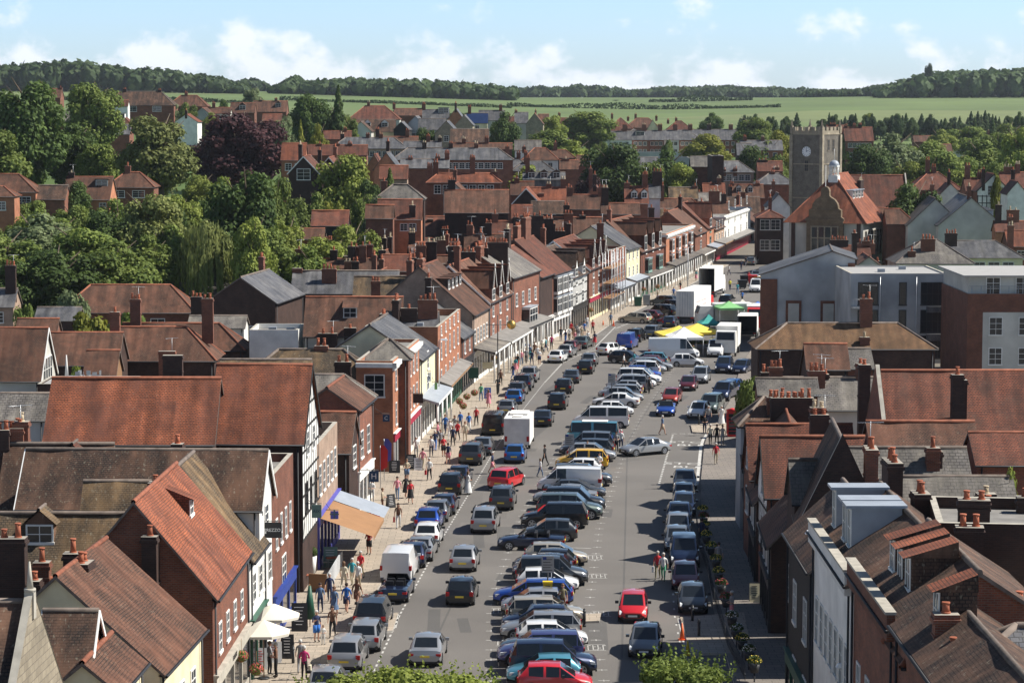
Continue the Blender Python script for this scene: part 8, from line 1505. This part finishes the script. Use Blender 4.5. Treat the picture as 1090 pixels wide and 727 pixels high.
def baskets(px, py, label, z=2.6): 
    x, y = G(px, py, z); root = empty('flower_basket', (x, y, z)); tag(root, label, 'flower basket'); L_ = []
    for _ in range(240): e = rv(); L_.append((Vector((e.x*.34, e.y*.34, e.z*.28)), e+rv()*.4, .09, 1))
    link('foliage', leafmesh('foliage', L_, 'leaf_mid'), root); L_ = [(Vector((e.x*.36, e.y*.36, e.z*.3+.03)), e, .07, 1) for e in [rv() for _ in range(110)]]
    link('flowers', leafmesh('flowers', L_, 'flower'), root); m = MB(); m.cyl((0,0), .12, -.3, .02, 10, r1=.3); m.tube((0,0,.3), (0,0,.9), .012); m.obj('basket', ['wood'], root, uv=False)
for a_ in ((489,427,'hanging flower basket left of the blue door'),(497,422,'hanging flower basket by the green fascia'),(493,432,'low hanging basket beside the flowered shop'),(505,418,'hanging basket nearest the lamp post'),(526,381,'hanging basket on the gilded lamp post'),(629,330,'hanging basket on the scaffolded shop'),(685,308,'hanging basket under the far canopy, left'),(700,305,'hanging basket under the far canopy, right'),(257,698,'green hanging basket at the gallery door'),(273,712,'green tub basket beside the gallery window')): baskets(*a_)
# planters and railing on the right pavement edge
pts = [(748,552),(749,560),(750,569),(752,580),(757,592),(762,606),(765,620),(768,633),(773,648),(779,668),(784,682),(790,693),(797,705),(803,718)]
for i, p_ in enumerate(pts):
    x, y = G(*p_, .5); root = empty('planter', (x, y, .13)); tag(root, f'planter on the right railing, {["farthest away","second farthest","third farthest","beside the maroon car","near the walking man","left of the lamp shade","beside the grey hatch","just beyond the island","at the far bollard","next to the leaning woman","nearer than the leaning woman","fourth nearest","second nearest","nearest the camera"][i]}', 'planter', 'planters along the right pavement railing')
    m = MB(); m.cyl((0,0), .2, 0.5, .95, 10, r1=.3); m.tube((0,0,0), (0,0,.5), .04); m.obj('tub', ['darkmetal'], root, uv=False)
    L_ = [(Vector((e.x*.38, e.y*.38, 1.05+abs(e.z)*.3)), e+rv()*.5, .11, 1) for e in [rv() for _ in range(170)]]; link('foliage', leafmesh('foliage', L_, 'leaf_dark'), root)
    L_ = [(Vector((e.x*.4, e.y*.4, 1.08+abs(e.z)*.32)), e, .08, 1) for e in [rv() for _ in range(50)]]; link('flowers', leafmesh('flowers', L_, rnd.choice(['flower','canvas_white','canvas_yellow'])), root)
q = [G(*p_, .5) for p_ in pts]; m = MB()
for a_, b_ in zip(q, q[1:]):
    for z in (.45, .95): m.tube((a_[0]-.45,a_[1],z), (b_[0]-.45,b_[1],z), .022)
    for k in range(10): t = k/10; x = a_[0]+(b_[0]-a_[0])*t-.45; y = a_[1]+(b_[1]-a_[1])*t; m.tube((x,y,.13), (x,y,.95), .012, n=4)
o = m.obj('railing', ['darkmetal'], uv=False); tag(o, 'black iron railing along the edge of the right pavement', 'railing')
m = MB(); x, y = G(780, 465, .13); root = empty('phone_box', (x, y+.5, .13)); tag(root, 'red telephone box in the shade of the right pavement', 'telephone box'); m.box(-.45, .45, -.45, .45, 0, .2); [m.box(sx*.45-.06, sx*.45+.06, sy*.45-.06, sy*.45+.06, .2, 2.1) for sx in (-1, 1) for sy in (-1, 1)]; m.box(-.5, .5, -.5, .5, 2.1, 2.4); m.cyl((0,0), .62, 2.4, 2.55, 12, r1=.1); [m.box(-.4, .4, -.46, -.42, z, z+.05) for z in (.5,.8,1.1,1.4,1.7)]; m.obj('frame', ['redpaint'], root); m = MB(); m.box(-.4, .4, -.4, .4, .2, 2.1); m.obj('panes', ['shopglass'], root, uv=False)
def binb(px, py, label, mat, w_=.8, h=1.2):
    x, y = G(px, py, .1); root = empty('bin', (x, y, .08)); tag(root, label, 'bin'); m = MB(); m.mesh([(-w_/2,-w_/2,.12),(w_/2,-w_/2,.12),(w_/2,w_/2,.12),(-w_/2,w_/2,.12),(-w_*.58,-w_*.58,h),(w_*.58,-w_*.58,h),(w_*.58,w_*.58,h),(-w_*.58,w_*.58,h)], [(0,1,5,4),(1,2,6,5),(2,3,7,6),(3,0,4,7),(4,5,6,7)]); m.obj('body', [mat], root); m = MB(); m.box(-w_*.62, w_*.62, -w_*.62, w_*.62, h+.003, h+.1); m.obj('lid', [mat], root); m = MB(); m.cyl((-w_*.3,-w_*.3), .09, 0, .12, 8); m.cyl((w_*.3,-w_*.3), .09, 0, .12, 8); m.obj('wheels', ['tyre'], root, uv=False)
binb(801, 303, 'red wheeled bin at the far market end', 'redpaint', 1.2, 1.5); binb(790, 307, 'black wheeled bin left of the red one', 'trim', 1.2, 1.3); binb(801-9, 302, 'second black wheeled bin behind the first', 'trim', 1.1, 1.3); binb(679, 326, 'dark green bin outside the yellow house', 'greenpaint', 1, 1.3); binb(688, 325, 'grey bin outside the yellow house', 'metal', .9, 1.5); binb(826, 640, 'black litter bin against the wall in the right hand shade', 'trim', .6, 1.1)
x, y = G(330, 667, .13); root = empty('sun_blind_folded', (x, y, .13)); root.name = 'folded_parasol'; tag(root, 'folded dark green parasol beside the menu board', 'parasol'); m = MB(); m.tube((0,0,0), (0,0,2.5), .03); m.obj('pole', ['wood'], root, uv=False); m = MB(); m.cyl((0,0), .34, .5, 2.4, 10, r1=.08); m.obj('canopy', ['greenpaint'], root, uv=False)
# cafe terrace furniture
def table(px, py, label, h=.74):
    x, y = G(px, py, .13); root = empty('table', (x, y, .13), .3); tag(root, label, 'table'); m = MB(); m.box(-.4, .4, -.3, .3, h-.04, h); m.obj('tabletop', ['pot'], root, uv=False)
    for sx in (-1, 1):
        for sy in (-1, 1): m = MB(); m.tube((sx*.34,sy*.24,0), (sx*.34,sy*.24,h-.04), .02); m.obj('leg', ['metal'], root, uv=False)
def chair(x, y, z, rz, label, mat='metal', g='metal cafe chairs'):
    root = empty('chair', (x, y, z), rz); tag(root, label, 'chair', g)
    if 'chair' not in _win:
        s = MB(); s.box(-.2, .2, -.2, .2, .43, .46); b_ = MB(); b_.box(-.2, .2, .17, .2, .5, .85); l_ = MB(); l_.tube((0,0,0), (0,0,.43), .015); _win['chair'] = (s.data('seat', [mat], False), b_.data('backrest', [mat], False), l_.data('leg', [mat], False))
    link('seat', _win['chair'][0], root); link('backrest', _win['chair'][1], root)
    for sx in (-.18, .18):
        for sy in (-.18, .18): link('leg', _win['chair'][2], root, (sx, sy, 0))
for k, (px, py) in enumerate(((326,607),(322,624),(354,605))): table(px, py, ('orange topped cafe table at the terrace wall, farthest', 'orange topped cafe table behind the low screen', 'orange topped cafe table beside the picture board')[k]); x, y = G(px-7, py, .13); chair(x, y, .13, 1.5, ('metal chair at the farthest cafe table','metal chair at the table behind the low screen','metal chair at the table beside the picture board')[k])
def screen(a_, b_, h, mat, label):
    p, q = G(*a_, .13), G(*b_, .13); m = MB(); d = Vector((q[0]-p[0], q[1]-p[1])); n = Vector((-d.y, d.x)).normalized()*.05
    m.mesh([(p[0]-n.x,p[1]-n.y,.13),(q[0]-n.x,q[1]-n.y,.13),(q[0]+n.x,q[1]+n.y,.13),(p[0]+n.x,p[1]+n.y,.13),(p[0]-n.x,p[1]-n.y,.13+h),(q[0]-n.x,q[1]-n.y,.13+h),(q[0]+n.x,q[1]+n.y,.13+h),(p[0]+n.x,p[1]+n.y,.13+h)], [(0,1,5,4),(1,2,6,5),(2,3,7,6),(3,0,4,7),(4,5,6,7)]); o = m.obj('windbreak', [mat]); tag(o, label, 'screen')
screen((329,629),(348,630), 1.1, 'wood', 'brown fabric windbreak across the cafe terrace'); screen((348,630),(364,602), 1.0, 'render_grey', 'pale slatted windbreak along the cafe terrace')
x, y = G(332, 613, .13); root = empty('plant_pot', (x, y, .13)); tag(root, 'tall white pot with a clipped ball shrub on the cafe terrace', 'plant pot'); m = MB(); m.cyl((0,0), .2, 0, 1.3, 14, r1=.32); m.obj('pot', ['white'], root, uv=False); L_ = [(Vector((e.x*.36, e.y*.36, 1.55+e.z*.34)), e+rv()*.4, .1, 1) for e in [rv() for _ in range(500)]]; link('foliage', leafmesh('foliage', L_, 'leaf_dark'), root)
# flag banners by the blue H sign, terrace on the glazed hall
for k, (px, py, c) in enumerate(((405,520,'red'),(409,512,'blue'))):
    x, y = G(px, py, .13); root = empty('banner', (x, y, .13)); tag(root, f'{c} feather banner beside the pavement boards', 'banner'); m = MB(); m.tube((0,0,0), (0,0,3.4), .025); m.obj('pole', ['metal'], root, uv=False); m = MB(); m.mesh([(0,0,1.4),(.55,.02,1.7),(.6,.02,3.0),(.3,0,3.4),(0,0,3.4)], [(0,1,2,3,4)]); m.mesh([(0,.03,1.4),(.55,.05,1.7),(.6,.05,3.0),(.3,.03,3.4),(0,.03,3.4)], [(4,3,2,1,0)]); m.obj('flag', ['redpaint' if c == 'red' else 'violet'], root, uv=False)
xt, zt = atY(88, 405, 206); o = block((xt-3.4, 203.5), (xt+4.4, 203.5), zt, 6, 'brick_dark', 'roof_membrane', 'flat roof terrace beside the glazed gable hall', cat='terrace', name='roof_terrace', par=.12)
for k in range(6): x, z = atY(82+k*4.5, 396, 206+(k%2)*1.2); chair(x, 206+(k%2)*1.2, zt-.12, k*.9, f'garden chair on the roof terrace, {["far left","second from left","left of middle","right of middle","second from right","far right"][k]}', g='garden chairs on the roof terrace')
x, z = atY(71, 398, 206); root = empty('folded_parasol', (x, 206, zt-.12)); tag(root, 'folded white parasol on the roof terrace', 'parasol'); m = MB(); m.tube((0,0,0), (0,0,2.2), .03); m.obj('pole', ['metal'], root, uv=False); m = MB(); m.cyl((0,0), .16, .5, 2.3, 8, r1=.04); m.obj('canopy', ['white'], root, uv=False)
# scaffolding before the brick house with the white gablets
Ya, Yb = 344, 357; root = empty('scaffolding', (BL(350)+1, 350, 0)); tag(root, 'scaffolding with boarded lifts in front of the white gablets', 'scaffolding'); p0 = Vector((BL(Ya)+.5-BL(350)-1, Ya-350, 0)); p1 = Vector((BL(Yb)+.5-BL(350)-1, Yb-350, 0)); pole = MB(); brd = MB(); nx_ = Vector((1.3, -.3, 0))
for k in range(6):
    b_ = p0.lerp(p1, k/5)
    for q in (b_, b_+nx_): pole.tube(q, q+Vector((0,0,9)), .05)
    for z in (2.4, 4.5, 6.6): pole.tube(b_+Vector((0,0,z)), b_+nx_+Vector((0,0,z)), .04)
for z in (2.5, 4.6, 6.7):
    for dz in (0, 1.0): pole.tube(p0+nx_+Vector((0,0,z+dz)), p1+nx_+Vector((0,0,z+dz)), .04)
    a_, b_ = p0+Vector((0,0,z)), p1+Vector((0,0,z)); brd.mesh([a_, b_, b_+nx_, a_+nx_, a_+Vector((0,0,.08)), b_+Vector((0,0,.08)), b_+nx_+Vector((0,0,.08)), a_+nx_+Vector((0,0,.08))], [(3,2,1,0),(4,5,6,7),(0,1,5,4),(3,7,6,2),(0,4,7,3),(1,2,6,5)])
pole.obj('poles', ['metal'], root, uv=False); brd.obj('boards', ['wood'], root, uv=False)
# ------------------------------------------------------------------ air
HZ = 0.00004
if HZ:
    mb = MB(); mb.box(-2900, 2900, -200, 5600, -3, 95); m_ = bpy.data.materials.new('haze'); m_.use_nodes = True; nt = m_.node_tree; nt.nodes.clear(); ou = N(nt, 'ShaderNodeOutputMaterial'); pv = N(nt, 'ShaderNodeVolumePrincipled'); pv.inputs['Density'].default_value = HZ; pv.inputs['Color'].default_value = (.80,.88,1,1); pv.inputs['Anisotropy'].default_value = .2; nt.links.new(pv.outputs[0], ou.inputs['Volume']); M['haze'] = m_
    o = mb.obj('haze', ['haze'], uv=False); o['kind'] = 'stuff'
